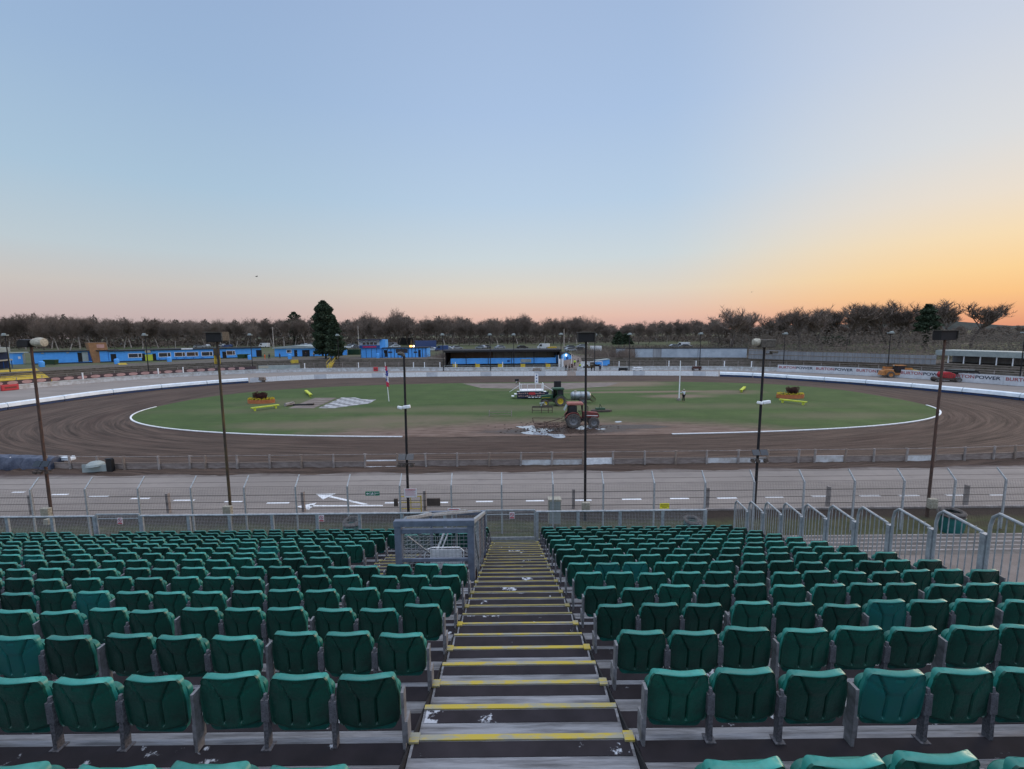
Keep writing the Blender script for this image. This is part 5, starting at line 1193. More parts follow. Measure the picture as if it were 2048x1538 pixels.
# outer wall
ws = arclen(wall)
def wall_run(name, u0, u1, prof, m, label, cat_, off=0, smooth=False):
    d0 = near_s(wall, ws, u0); d1 = near_s(wall, ws, u1); pts = sec(wall, ws, d0, d1, 2.0)
    if off: pts = offs(pts, off)
    o = obj_run(name, pts, prof, m); tag(o, label, cat_); return o
g0 = near_s(wall, ws, 1137); g1 = near_s(wall, ws, 1152)
def wallpart(d0, d1, label):
    pts = sec(wall, ws, d0, d1, 2.0); o = obj_run('perimeter_wall', pts, [(.0, 0), (.0, .95), (.12, .95), (.12, 0)], m_dirtywhite); tag(o, label, 'wall')
    rl = MB(); c = pts[0]; prof_run([p - c for p in pts], [(-.05, .70), (-.05, .78), (-.002, .78), (-.002, .70)], rl); rl.build('guard_strip', m_palegrn, o)
wallpart(.5, g0, 'long low dirty white wall round the outside of the tarmac, left of the gap')
wallpart(g1, ws[-1] - .5, 'low dirty white wall round the outside of the tarmac, right of the gap')
# banner with pink ovals on the left
d0 = near_s(wall, ws, -20); d1 = near_s(wall, ws, 514); pts = offs(sec(wall, ws, max(.2, d0), d1, 1.5), .25); c = pts[0]
t = empty('oval_banner', (c.x, c.y, 0), label='dark banner with a row of pink ovals along the left outer wall', cat='banner'); b = MB(); prof_run([p - c for p in pts], [(0, .9), (0, 1.75), (.05, 1.75), (.05, .9)], b); b.build('backing', m_ovd, t)
pl = [p - c for p in pts]; sl_ = arclen(pl); b = MB(); nn = int(sl_[-1] / 2.1)
for i in range(nn):
    q = along(pl, sl_, 1 + i * 2.1); q2 = along(pl, sl_, 1.3 + i * 2.1); a = math.atan2((q2 - q).y, (q2 - q).x); M = Matrix.Translation((q.x, q.y, 1.33)) @ Matrix.Rotation(a, 4, 'Z')
    b.front([( .78 * math.cos(k_ * math.pi / 8), .33 * math.sin(k_ * math.pi / 8)) for k_ in range(16)], -.03, -.008) if 0 else None
    ring = [M @ Vector((.78 * math.cos(k_ * math.pi / 8), -.02, .33 * math.sin(k_ * math.pi / 8))) for k_ in range(16)]; b.quad(*ring)
b.build('pink_ovals', m_ovp, t, rec=False)
# red barrier blocks
for u, v, lb, w in ((16, 777, 'red plastic barrier on the outer wall at the far left edge', 2.4), (753, 745, 'red barrier block on the outer wall behind the flag pole', 1.1)):
    p = P(u, v + 6); d_ = near_s(wall, ws, u); q = along(wall, ws, d_); q2 = along(wall, ws, d_ + .5); t_ = empty('barrier_block', (q.x, q.y, 0), math.atan2((q2 - q).y, (q2 - q).x), label=lb, cat='barrier'); b = MB(); b.side([(-.6, .02), (.0, .02), (-.12, 1.15), (-.45, 1.15)], -w / 2, w / 2) if 0 else b.box(-w / 2, -.5, .02, w / 2, -.06, 1.1); b.build('body', m_signr, t_, bevel=.08); MB().box(-w * .35, -.52, .4, w * .35, -.501, .7).build('panel', m_tred, t_)
# advertising hoardings: BURTON in red, POWER in black
d0 = near_s(wall, ws, 1553); d1 = ws[-1] - 1; nb = 9; L_ = 7.1
for i in range(nb):
    a, c = along(wall, ws, d0 + i * L_), along(wall, ws, min(d1, d0 + (i + 1) * L_)); ang = math.atan2((c - a).y, (c - a).x); w = (c - a).length
    if w < 3: break
    t = empty('hoarding', (a.x, a.y, 0), ang, label='white hoarding reading BURTON POWER, %s from the left along the right wall' % ordw(i), cat='hoarding', group='advertising hoardings on the right wall')
    b = MB(); b.box(.02, -.12, .05, w - .02, -.05, 1.62); b.build('board', m_hoard, t)
    text_mesh('BURTON', .78, m_dullred, 'red_lettering', t, Matrix.Translation((w * .27, -.135, 1.05)) @ UP @ Matrix.Diagonal((1.05, 1, 1, 1)), bold=True)
    text_mesh('POWER', .78, m_text, 'black_lettering', t, Matrix.Translation((w * .73, -.135, 1.05)) @ UP @ Matrix.Diagonal((1.15, 1, 1, 1)), bold=True)
# white-blue banner
d_ = near_s(wall, ws, 515); a = along(wall, ws, d_); d2 = near_s(wall, ws, 601); c = along(wall, ws, d2); t = empty('banner', (a.x, a.y, 0), math.atan2((c - a).y, (c - a).x), label='pale blue-white banner on the outer wall between the ovals and the yellow stairs', cat='banner'); w = (c - a).length
MB().box(0, .2, .9, w, .26, 1.9).build('sheet', m_palegrn, t); MB().box(.1, .19, 1.2, w * .24, .199, 1.8).build('panel', m_cream, t)
# terrace fence round the far bank
for nm, u0, u1, lb, hh, st_ in (('terrace_fence', 40, 880, 'wire fence of slim posts along the terraces on the left', 2.0, 3.6), ('terrace_fence', 1230, 2040, 'wire fence of slim posts along the terraces on the right', 2.1, 3.2)):
    d0, d1 = near_s(wall, ws, u0), near_s(wall, ws, u1); pts = offs(sec(wall, ws, d0, d1, st_), .9); c = pts[0]; t = empty(nm, (c.x, c.y, .2), label=lb, cat='fence')
    for i, p in enumerate(pts): MB().box(p.x - c.x - .04, p.y - c.y - .04, 0, p.x - c.x + .04, p.y - c.y + .04, hh).build('post', m_conc, t)
    b = MB()
    for z in (.5, 1.0, 1.5, hh): 
        for p, q in zip(pts, pts[1:]): b.tube((p.x - c.x, p.y - c.y, z), (q.x - c.x, q.y - c.y, z), .02, n=4, cap=False)
    b.build('wire', m_conc, t)
# white marker posts on the wall
for i, u in enumerate((166, 318, 369, 609, 719, 825, 848, 881, 913, 1006, 1236, 1340, 1391, 1449, 1506)):
    d_ = near_s(wall, ws, u); q = along(wall, ws, d_); b = MB(); b.box(-.09, .14, .3, .09, .3, 2.15); b.box(-.12, .11, 2.15, .12, .33, 2.25); o = b.build('marker_post', m_white); o.location = (q.x, q.y, 0); tag(o, 'short white marker post behind the outer wall, %s from the left' % ordw(i), 'post', 'white marker posts behind the outer wall')

# ------------------------------------------------------------------ buildings
def bld(u0, v0, u1, v1, z0=PL):
    a, c = P(u0, v0, z0), P(u1, v1, z0); return a, c, math.atan2(c.y - a.y, c.x - a.x), (c - a).length
class B:
    def __init__(s, name, u0, v0, u1, v1, label, z0=PL, cat='building'):
        s.a, s.c, s.ang, s.w = bld(u0, v0, u1, v1, z0); s.z0 = z0; s.o = empty(name, s.a, s.ang, label=label, cat=cat); s.u0, s.u1 = u0, u1
    def X(s, u):      # local x of image column u on the front face
        r = ray(u, 700); dx, dy = math.cos(s.ang), math.sin(s.ang)
        # solve a + x*d = t*r (plan view)
        det = dx * -r.y + dy * r.x; return (-(s.a.x) * -r.y + -(s.a.y) * r.x) / det
    def Z(s, u, v):
        x = s.X(u); p = s.a + Vector((math.cos(s.ang), math.sin(s.ang), 0)) * x; q = at(u, v, p.y); return q.z - s.z0
    def box(s, nm, x0, y0, z0, x1, y1, z1, m, par=None, **k):
        b = MB(); b.box(x0, y0, z0, x1, y1, z1); return b.build(nm, m, par or s.o, **k)
    def rect(s, nm, u0, v0, u1, v1, m, par=None, y=-.03, d=.03):
        return s.box(nm, s.X(u0), y, max(.02, s.Z(u0, v1)), s.X(u1), y + d - .002, s.Z(u0, v0), m, par)
    def window(s, u0, v0, u1, v1, fr=m_white, gl=m_glass):
        x0, x1, z0, z1 = s.X(u0), s.X(u1), s.Z(u0, v1), s.Z(u0, v0); t_ = .12
        b = MB(); b.box(x0, -.07, z0, x1, -.002, z0 + t_); b.box(x0, -.07, z1 - t_, x1, -.002, z1); b.box(x0, -.069, z0 + t_, x0 + t_, -.002, z1 - t_); b.box(x1 - t_, -.069, z0 + t_, x1, -.002, z1 - t_)
        xm = x0 + (x1 - x0) * .72; b.box(xm - .05, -.068, z0 + t_, xm + .05, -.002, z1 - t_); f = b.build('window', fr, s.o)
        b = MB(); b.box(x0 + t_, -.03, z0 + t_, x1 - t_, -.004, z1 - t_); b.build('pane', gl, f)
    def door(s, u0, v0, u1, v1, m=m_black, nm='door'): return s.rect(nm, u0, v0, u1, v1, m)
# clubhouse, left section
b1 = B('clubhouse', 65, 729, 218, 724.5, 'long low bright blue clubhouse with a flat roof, left of the plywood tower')
h = b1.Z(140, 703.5)
b1.box('wall', 0, 0, .25, b1.w, 7, h, m_blue); b1.box('plinth', -.02, -.02, 0, b1.w + .02, 7.02, .249, m_navy); b1.box('roof', -.3, -.35, h + .001, b1.w + .2, 8, h + .28, m_roof)
b1.door(154, 705, 163, 724, m_black); b1.rect('shutter', 163, 704, 175, 723, m_palegrn, y=-.06); b1.rect('dark_panel', 175, 704, 187, 722, m_blue2)
for u in (82, 133): b1.box('wall_light', b1.X(u), -.25, h - .35, b1.X(u) + .5, -.002, h - .15, m_cream)
t1 = B('plywood_tower', 186, 725.5, 219, 724, 'plywood-clad tower leaning in front of the blue clubhouse', cat='tower')
h = t1.Z(200, 685); b = MB(); b.front([(0, 0), (t1.w, 0), (t1.w - .35, h), (-.75, h)], -.6, 2.2); b.build('cladding', m_ply, t1.o); MB().box(t1.w * .3, -.63, h - 1.5, t1.w * .75, -.602, h - .5).build('notice', m_ovp, t1.o)
t1.box('roof', -.8, -.65, h + .001, t1.w - .3, 2.25, h + .06, m_wood)
b2 = B('clubhouse', 219, 724.5, 523, 714.5, 'long blue clubhouse with a row of white-framed windows, right of the plywood tower')
h = b2.Z(370, 699.5); b2.box('wall', 0, 0, .25, b2.w, 8, h, m_blue); b2.box('plinth', -.02, -.02, 0, b2.w + .02, 8.02, .249, m_navy); b2.box('roof', -.2, -.4, h + .001, b2.w + .3, 9, h + .3, m_roof)
for u0, u1, v in ((255, 283, 707), (316, 341, 705.5), (348, 370, 704.5), (372, 396, 704), (402, 425, 703.5), (452, 470, 701.5)): b2.window(u0, v, u1, v + 9, gl=m_warm if u0 in (348, 372, 452) else m_glass)
b2.door(220, 708, 231, 723.5); b2.door(282, 707, 289, 722); b2.rect('yellow_hatch', 289, 709, 304, 721.5, m_lime); b2.door(304, 707, 311, 721.5); b2.door(426, 704, 437, 718); b2.door(444, 703, 452, 717); b2.door(512, 700, 523, 713)
b2.rect('sign_board', 290, 701, 301, 705.5, m_cream, y=-.45); b2.rect('sign_board', 363, 696.5, 386, 699, m_white, y=-.45, d=.05)
for i, u in enumerate(range(318, 420, 17)): b = MB(); x = b2.X(u); b.box(x - .5, -1.4, .68, x + .5, -.7, .75); b.box(x - .05, -1.1, 0, x + .05, -1.0, .68); b.box(x - .7, -1.5, .4, x + .7, -1.45, .45); o = b.build('picnic_table', m_blue2); o.location = b2.o.location; o.rotation_euler = b2.o.rotation_euler; tag(o, 'dark blue picnic table under the clubhouse windows, %s from the left' % ordw(i), 'table', 'picnic tables outside the clubhouse')
b3 = B('blue_building', 550, 714.5, 655, 713, 'blue building with a pale sloping roof between the clubhouse and the conifer')
h = b3.Z(600, 696.5); b3.box('wall', 0, 0, .2, b3.w, 8, h, m_blue); b3.box('plinth', -.02, -.02, 0, b3.w + .02, 8.02, .199, m_navy)
b = MB(); b.front([(-.4, h), (b3.w + .3, h), (b3.w + .3, h + .25), (b3.w * .38, h + 1.0), (-.4, h + .35)], -.6, 8.4); b.build('roof', m_palegrn, b3.o)
b3.window(573, 699.5, 583, 706); b3.window(635, 698.5, 644, 704, gl=m_glass)
for u0, u1 in ((588, 594), (604, 619), (643, 647)): b3.door(u0, 700, u1, 712.5)
b0 = B('food_kiosk', -22, 741, 26, 735, 'dark blue kiosk with a pale roof at the left edge', cat='kiosk'); h = b0.Z(10, 704); b0.box('wall', 0, .6, 0, b0.w, 5, h, m_navy); b0.box('roof', -.2, -.3, h + .001, b0.w - 1.0, 5, h + 1.1, m_palegrn); b0.box('counter', 0, -.1, h * .46, b0.w, .59, h * .54, m_cream)
for x in (.3, b0.w * .4, b0.w * .62, b0.w * .82, b0.w - .15): b0.box('post', x, 0, 0, x + .12, .12, h * .46, m_blue2)
b00 = B('blue_hut', 28, 729, 50, 728, 'small blue hut with a beige door between the kiosk and the clubhouse', cat='hut'); h = b00.Z(35, 706); b00.box('wall', 0, 0, 0, b00.w, 3, h, m_blue); b00.box('roof', -.3, -.4, h + .001, b00.w + 1.2, 3.2, h + .15, m_palegrn); b00.rect('door', 43, 708, 48, 727.5, m_cream, y=-.08); b00.rect('notice', 34, 713, 39, 718, m_white)
# control building
c1 = B('control_building', 722, 715.5, 765, 715, 'two-storey blue control building with an upper row of windows', cat='building')
h = c1.Z(740, 697); h2 = c1.Z(740, 680); c1.box('lower_wall', 0, 0, 0, c1.w, 5, h, m_blue); c1.box('upper_wall', -.2, -.3, h + .001, c1.w - .6, 5, h2, m_cont); c1.box('roof', -.6, -.9, h2 + .001, c1.w + .1, 5.4, h2 + .2, m_navy); c1.box('side_screen', c1.w - .59, -.3, h + .002, c1.w + 1.1, 3, h2 + .1, m_blue)
c1.box('banner', -.2, -.38, h + .05, c1.w - .6, -.301, h + 1.0, m_blue2); c1.box('banner_print', .8, -.41, h + .3, c1.w - 1.6, -.381, h + .7, m_flagr)
for k_ in range(4): x = .8 + k_ * (c1.w - 2) / 4; c1.box('window', x, -.36, h + 1.15, x + .9, -.301, h2 - .7, m_glass)
for k_ in range(5): x = k_ * (c1.w - .1) / 4; c1.box('batten', x, -.08, 0, x + .1, -.001, h, m_navy)
b = MB()
for k_ in range(4): x = -.3 + k_ * c1.w / 4; b.tube((x, -.85, h2 - .05), (x + c1.w / 8, -.36, h2 - .7), .05, n=4); b.tube((x + c1.w / 4, -.85, h2 - .05), (x + c1.w / 8, -.36, h2 - .7), .05, n=4)
b.build('awning_brace', m_navy, c1.o)
c2 = B('bar_block', 765.5, 715.5, 854, 714.5, 'single-storey blue block with dark battens and openings, right of the control building')
h = c2.Z(800, 696.5); c2.box('wall', 0, .15, 0, c2.w, 6, h, m_blue); c2.box('roof', -.1, -.2, h + .001, c2.w + .2, 6.3, h + .25, m_roof)
for u0, u1, v0, v1 in ((768, 773.5, 700, 706), (776, 784, 703, 706), (791, 815, 698, 706), (827, 834, 703, 706)): c2.rect('window', u0, v0, u1, v1, m_glass, y=.1)
for u0, u1 in ((769, 774), (836, 841)): c2.rect('door', u0, 700, u1, 714, m_black, y=.1)
for u in range(767, 856, 7): x = c2.X(u); c2.box('batten', x, .06, 0, x + .12, .149, h, m_navy)
c2.box('amber_beacon', c2.X(818), 1, h + .3, c2.X(818) + .7, 1.5, h + .8, m_amber); c2.box('white_lamp', c2.X(825), 1, h + .35, c2.X(825) + .3, 1.3, h + .7, m_lit)
x = c2.X(819); b = MB(); b.lathe([(.1, 0), (.35, .4), (.3, 1.3), (.05, 2.4)], (x, 3, h + .26), 8); b.build('gilded_finial', m_pole_y, c2.o, smooth=True)
# covered stand
cs = B('covered_stand', 891, 735.5, 1120, 733.5, 'covered spectator stand with a flat dark roof over a blue front wall', z0=.6, cat='stand')
h = cs.Z(1000, 700.5)
cs.box('roof', -.2, -1.2, h - .28, cs.w + .3, 8.5, h + .12, m_roof); cs.box('fascia', -.2, -1.25, h - .42, cs.w + .3, -1.201, h - .06, m_black); cs.box('back_wall', 0, 7.9, 0, cs.w, 8.1, h - .282, m_wood); cs.box('back_panel', cs.w * .4, 7.8, 2.0, cs.w - .5, 7.899, 4.6, m_palegrn)
cs.box('side_wall', -.0, 0, 0, .15, 7.89, h - .283, m_pole_dk); cs.box('side_wall', cs.w - .15, 0, 0, cs.w, 7.89, h - .283, m_pole_dk)
for k_ in range(6): cs.box('terrace_step', .16, .3 + k_ * 1.2, .02, cs.w - .16, 7.88 - 0 * k_, .3 * (k_ + 1) + k_ * .002, m_conc)
cs.rect('front_wall', 901, 717, 1112, 728, m_blue, y=-.1, d=.12)
for u in (891.5, 932, 976, 1022, 1067, 1112): x = cs.X(u); cs.box('post', x, -.9, 0, x + .16, -.74, h - .43, m_pole_dk)
for u in (942, 960, 978, 990, 1005, 1035, 1050, 1080, 1095): x = cs.X(u); cs.box('roof_prop', x, 2.5, 1.2, x + .12, 2.62, h - .285, m_wood)
cs.rect('scoreboard', 1041, 718, 1062, 725, m_palegrn, y=-.2); cs.rect('hatch', 1014, 720, 1019, 724, m_blue2, y=-.16)
for i, u in enumerate((911, 956, 1001, 1046, 1096)):
    p = P(u, 736, .6); t = empty('yellow_stile', (p.x, p.y - .6, .6), label='yellow steps below the covered stand, %s from the left' % ordw(i), cat='steps', group='yellow steps below the covered stand'); b = MB(); [b.box(-.55, -k_ * .3, 0, .55, -k_ * .3 + .3, 1.05 - k_ * .3) for k_ in range(4)]; b.build('steps', m_yell, t); MB().box(-.62, -.3, 0, -.56, .3, 1.5).build('handrail', m_yell, t)
# guard rails in front of the stand
t = empty('stand_railing', (cs.a.x, cs.a.y - 2.4, .3), cs.ang, label='grey railing along the foot of the covered stand', cat='railing'); b = MB(); [b.tube((0, 0, z), (cs.w, 0, z), .04, n=5) for z in (.5, 1.0)]; b.build('rail', m_palegrn, t)
for k_ in range(14): MB().box(k_ * cs.w / 13 - .04, -.04, 0, k_ * cs.w / 13 + .04, .04, 1.05).build('post', m_palegrn, t)
# blue hut with lit lamp, second hut
bh = B('blue_hut', 1121, 725.5, 1144, 724.5, 'pointed blue hut with a bright lit lamp above its window', cat='hut', z0=1.6); h = bh.Z(1130, 712)
b = MB(); b.front([(0, 0), (bh.w, 0), (bh.w, h - .1), (bh.w * .55, h + .9), (0, h + .3)], 0, 3); b.build('wall', m_blue, bh.o); b = MB(); b.front([(-.2, h + .25), (bh.w * .55, h + .92), (bh.w + .2, h - .15), (bh.w + .2, h + .0), (bh.w * .55, h + 1.05), (-.2, h + .4)], -.25, 3.2); b.build('roof', m_roof, bh.o)
bh.rect('window', 1132, 714, 1136.5, 719, m_blue2); b = MB(); b.lathe([(.05, -.1), (.22, 0), (.05, .1)], (bh.w * .42, -.35, h + .25), 12, 'Y'); b.build('lit_lamp', m_lit, bh.o)
lp = bpy.data.lights.new('hut_lamp', 'POINT'); lp.energy = 14; lp.color = (1, .75, .5); lp.shadow_soft_size = .2; lo = bpy.data.objects.new('hut_lamp', lp); COL.objects.link(lo); q = bh.a + Matrix.Rotation(bh.ang, 3, 'Z') @ Vector((bh.w * .42, -.8, h + .25)); lo.location = q
bk = B('blue_hut', 1194, 733.5, 1219, 733, 'small plain blue hut with a pale sloping roof edge, right of the gap', cat='hut', z0=.6); h = bk.Z(1205, 722); b = MB(); b.front([(0, 0), (bk.w, 0), (bk.w, h + .35), (0, h)], 0, 2.5); b.build('wall', m_blue, bk.o); b = MB(); b.front([(-.1, h + .02), (bk.w + .1, h + .37), (bk.w + .1, h + .5), (-.1, h + .15)], -.15, 2.6); b.build('roof', m_palegrn, bk.o)
# pale panel wall and grey fence on the right
segs = [(1232, 1251, m_cont), (1251.4, 1269, m_wood), (1270, 1306, m_cont), (1306.6, 1322, m_corr), (1323, 1396, m_cont), (1397, 1494, m_cont)]
pw = B('panel_wall', 1232, 714.5, 1495, 715.0, 'long wall of pale blue-grey cladding panels on the right bank', cat='wall')
for u0, u1, m in segs: h = pw.Z((u0 + u1) / 2, 697); x0, x1 = pw.X(u0), pw.X(u1); pw.box('panel', x0, 0, .0, x1, .3, h, m)
pw.box('capping', -.1, -.1, h + .001, pw.w + .1, .6, h + .2, m_roof)
gate_ = pw.rect('barred_gate', 1253, 700, 1268, 714, m_conc, y=-.08)
gf = B('corrugated_fence', 1497, 717, 1872, 729, 'long grey corrugated fence along the right bank below the bare trees', z0=2.45, cat='fence')
n = 44
for k_ in range(n):
    x0 = gf.w * k_ / n; x1 = gf.w * (k_ + 1) / n - .06; u = 1497 + (1872 - 1497) * k_ / n; h = max(1.8, gf.Z(u, 698.5 + (711.5 - 698.5) * k_ / n)); b = MB()
    nc = 5
    for j in range(nc): xa = x0 + (x1 - x0) * j / nc; xb = x0 + (x1 - x0) * (j + .6) / nc; b.box(xa, -.04, 0, xb, .0, h); b.box(xb, .001, 0, xa + (x1 - x0) / nc, .04, h - .01)
    b.build('sheet', m_corr, gf.o)
b = MB(); b.box(0, -.1, 1.0, gf.w, -.05, 1.1); b.box(0, -.1, 2.0, gf.w, -.05, 2.08); b.build('rail', m_wood, gf.o)
st2 = B('covered_terrace', 1872, 733, 2080, 745, 'low covered terrace with a long pale green roof at the far right', z0=1.6, cat='stand'); h = st2.Z(1950, 703)
st2.box('roof', 0, -.6, h - .95, st2.w + 6, 5, h + .1, m_palegrn); st2.box('back_wall', .1, 4.7, 0, st2.w + 6, 4.9, h - .96, m_corr)
for u in (1872, 1900, 1931, 1964, 1997, 2030): x = st2.X(u); st2.box('post', x, -.4, 0, x + .15, -.25, h - .955, m_white)
# containers
def container(u0, v0, u1, v1, vt, m, label, z0=PL, depth=2.5):
    z0 = field_pt((u0 + u1) / 2, v0).z if z0 > 2.6 else z0; c = B('container', u0, v0, u1, v1, label, z0=z0, cat='container'); h = c.Z((u0 + u1) / 2, vt); b = MB(); b.box(0, 0, .1, c.w, depth, h)
    k_ = 0
    while k_ * .5 < c.w - .3: b.box(k_ * .5 + .12, -.04, .2, k_ * .5 + .35, -.001, h - .12); k_ += 1
    b.build('body', m, c.o); c.box('frame', -.03, -.06, h + .001, c.w + .03, depth, h + .08, m); return c
container(672, 712, 694, 711.5, 699, m_blue, 'small bright blue container right of the dark conifer')
container(696, 711, 708, 711, 699, m_bin, 'dark green container beside the control building, left one of the pair'); container(709, 711, 720, 711, 699, m_bin, 'dark green container touching the control building, right one of the pair')
container(832, 700, 873, 699, 681.5, m_car['blue'], 'deep blue shipping container in the car park behind the blue block', z0=3.0)
container(893, 692, 932, 692, 684, m_roof, 'dark container far behind the covered stand', z0=3.2) if 0 else None
container(796, 690, 820, 690, 676, m_black, 'black box trailer in the car park behind the blue block', z0=3.0)
container(1180, 708, 1203, 708, 693, m_white, 'white caravan behind the gap, right of the crowd', z0=2.5)
container(1095, 699, 1111, 699, 694, m_car['yellow'], 'yellow lorry body parked behind the covered stand', z0=3)
for i, (u, v, m, lb) in enumerate([(84, 734, m_blue, 'blue waste drum on the terrace edge, leftmost'), (234, 728, m_blue, 'blue waste drum at the top of the narrow yellow stairs'), (339, 723.5, m_blue, 'blue waste drum below the clubhouse windows'), (500, 719, m_blue, 'blue waste drum near the right end of the clubhouse'), (580, 718, m_blue, 'blue waste drum in front of the blue building'), (756, 716, m_blue, 'blue waste drum in front of the control building'), (664, 716, m_blue, 'blue waste drum beside the yellow stair rails')]):
    p = P(u, v, PL); b = MB(); b.lathe([(.5, 0), (.55, .4), (.55, 1.1), (.5, 1.3), (.2, 1.4)], n=14); o = b.build('waste_drum', m, smooth=True); o.location = p; tag(o, lb, 'drum')
for i, (u, v, lb) in enumerate([(103, 730, 'green wheeled bin against the left blue wall'), (483, 717.5, 'green wheeled bin by the clubhouse, left of two'), (493, 717, 'green wheeled bin by the clubhouse, right of two')]):
    p = P(u, v, PL); t = empty('wheeled_bin', p, 0, label=lb, cat='bin'); k_ = 1.5 if i == 0 else .95; b = MB(); b.front([(-.9 * k_, .15), (.9 * k_, .15), (1.0 * k_, 1.2), (-1.0 * k_, 1.2)], -.5, .5); b.build('body', m_bin, t); MB().box(-1.02 * k_, -.55, 1.2, 1.02 * k_, .55, 1.4).build('lid', m_tgrn, t, bevel=.05)
    for x in (-.8, .8): MB().lathe([(.14, -.05), (.14, .05)], (x * k_, -.4, .14), 10, 'X').build('wheel', m_tyre, t)
# yellow stairs down the terraces
def yst(u0, v0, u1, v1, w, label, z1=PL, rails=False):
    a = P(u0, v0, z1 + .15); c = P(u1, v1, 1.15); t = empty('yellow_stairs', c, label=label, cat='stairs'); d_ = a - c; n = 8; ang = math.atan2(d_.y, d_.x) - math.pi / 2; L__ = math.hypot(d_.x, d_.y); t.rotation_euler = (0, 0, ang)
    b = MB(); [b.box(-w / 2, L__ * i / n, -.6, w / 2, L__ * (i + 1) / n - .01, d_.z * (i + 1) / n + .1) for i in range(n)]; b.build('steps', m_yell, t)
    if rails:
        for x in (-w / 2 - .05, w / 2 + .05): b = MB(); b.tube((x, 0, 1.0), (x, L__, d_.z + 1.1), .06, n=6); [b.tube((x, L__ * f, d_.z * f), (x, L__ * f, d_.z * f + 1.05), .05, n=6) for f in (0, .5, 1)]; b.build('handrail', m_yell, t)
yst(243, 727, 262, 746, 1.6, 'narrow yellow stairs down the terrace below the plywood tower')
yst(25, 740, 52, 764, 7.0, 'broad yellow stairs at the left edge of the terraces', rails=False)
yst(590, 720.5, 583, 729, 1.7, 'short yellow stairs below the blue building')
yst(672, 716, 658, 733, 1.2, 'yellow stairs with tall handrails right of the dark conifer', rails=True)
p = P(436, 735, 1.2); t = empty('yellow_kiosk', p, label='yellow and brown stepped stile behind the second floodlight pole', cat='kiosk'); b = MB(); b.box(-.6, -.4, 0, -.45, .4, 3.2); b.box(.45, -.4, 0, .6, .4, 3.2); [b.box(-.45, -.3, z, .45, .3, z + .12) for z in (.4, .9, 1.4, 1.9)]; b.build('frame', m_yell, t); MB().box(-.6, -.4, 3.2, .6, .4, 5.0).build('cabin', m_pole_y, t)
# telegraph poles
for i, (u, v, vt) in enumerate([(160, 697, 655), (446, 690, 664), (511, 692, 660), (548, 697, 654), (718, 696, 652), (1128, 694, 658), (302, 690, 660)]):
    p = field_pt(u, v); h = at(u, vt, p.y).z - p.z; b = MB(); b.tube((0, 0, 0), (0, 0, h), .2, .13, n=6); b.box(-.9, -.06, h - .5, .9, .06, h - .38) if i % 3 == 0 else None; o = b.build('telegraph_pole', m_bark_p); o.location = p; tag(o, 'timber telegraph pole in the fields behind, %s' % ('above the gap crowd' if u == 1128 else ordw([160, 302, 446, 511, 548, 718].index(u)) + ' from the left'), 'pole', 'telegraph poles')
# cars
def car_proto(m, van=False):
    t = empty('parked_car', (0, -80, 0)); b = MB()
    if van: pr = [(-2.4, .3), (2.3, .3), (2.4, .9), (2.0, 1.15), (1.3, 2.0), (-2.35, 2.05)]
    else: pr = [(-2.1, .3), (2.1, .3), (2.15, .75), (1.2, .95), (.5, 1.42), (-1.2, 1.45), (-1.9, 1.0), (-2.15, .95)]
    b.front(pr, -.85, .85); b.build('body', m, t, bevel=.05)
    b = MB(); b.front([(.4, 1.02), (1.15 if not van else 1.7, 1.02), (.48 if not van else 1.25, 1.38 if not van else 1.85), (-1.15 if not van else .5, 1.4 if not van else 1.85), (-1.75 if not van else .5, 1.02)], -.862, .862); b.build('window', m_glass, t)
    for x in (-1.35, 1.35):
        for y in (-.8, .8): MB().lathe([(.1, -.11), (.32, -.11), (.32, .11), (.1, .11)], (x, y, .32), 12, 'Y').build('wheel', m_tyre, t)
    return t
CP = {}
cars = [(248, 691, 'white', 0), (232, 691.5, 'black', 0), (398, 696, 'silver', 0), (412, 695, 'white', 0), (446, 694, 'white', 0), (455, 695, 'blue', 0), (482, 689, 'grey', 0), (529, 695, 'white', 1), (610, 693, 'silver', 0), (622, 692, 'white', 0), (640, 694, 'white', 0), (699, 697, 'white', 0), (706, 694, 'silver', 0), (713, 697, 'grey', 0), (786, 694, 'grey', 1), (790, 696, 'white', 0), (866, 702, 'white', 0), (884, 702, 'blue', 1), (897, 700, 'silver', 0), (905, 699, 'grey', 0), (914, 699, 'silver', 0), (962, 698, 'silver', 0), (972, 697, 'grey', 0), (999, 698, 'silver', 0), (1045, 698, 'black', 0), (1087, 698, 'white', 1), (1141, 703, 'silver', 0), (1139, 698, 'grey', 0), (1165, 702, 'black', 0), (1163, 696, 'silver', 0), (1350, 696, 'silver', 0), (1366, 695, 'white', 1), (1374, 696, 'grey', 0)]
cnt = {}
for i, (u, v, c, van) in enumerate(cars):
    if (c, van) not in CP: CP[(c, van)] = car_proto(m_car[c], van)
    p = field_pt(u, v); o = dup(CP[(c, van)], (p.x, p.y, p.z), random.Random(i).uniform(-.7, .7) + (math.pi if i % 2 else 0)); k_ = cnt.get((c, van), 0); cnt[(c, van)] = k_ + 1
    o['label'] = '%s %s in the far car park, %s of its colour from the left' % (c, 'van' if van else 'car', ordw(k_)); o['category'] = 'van' if van else 'car'; o['group'] = 'vehicles in the far car park'; o.name = 'parked_van' if van else 'parked_car'
for t in CP.values():
    for c in kids(t): bpy.data.objects.remove(c)
    bpy.data.objects.remove(t)
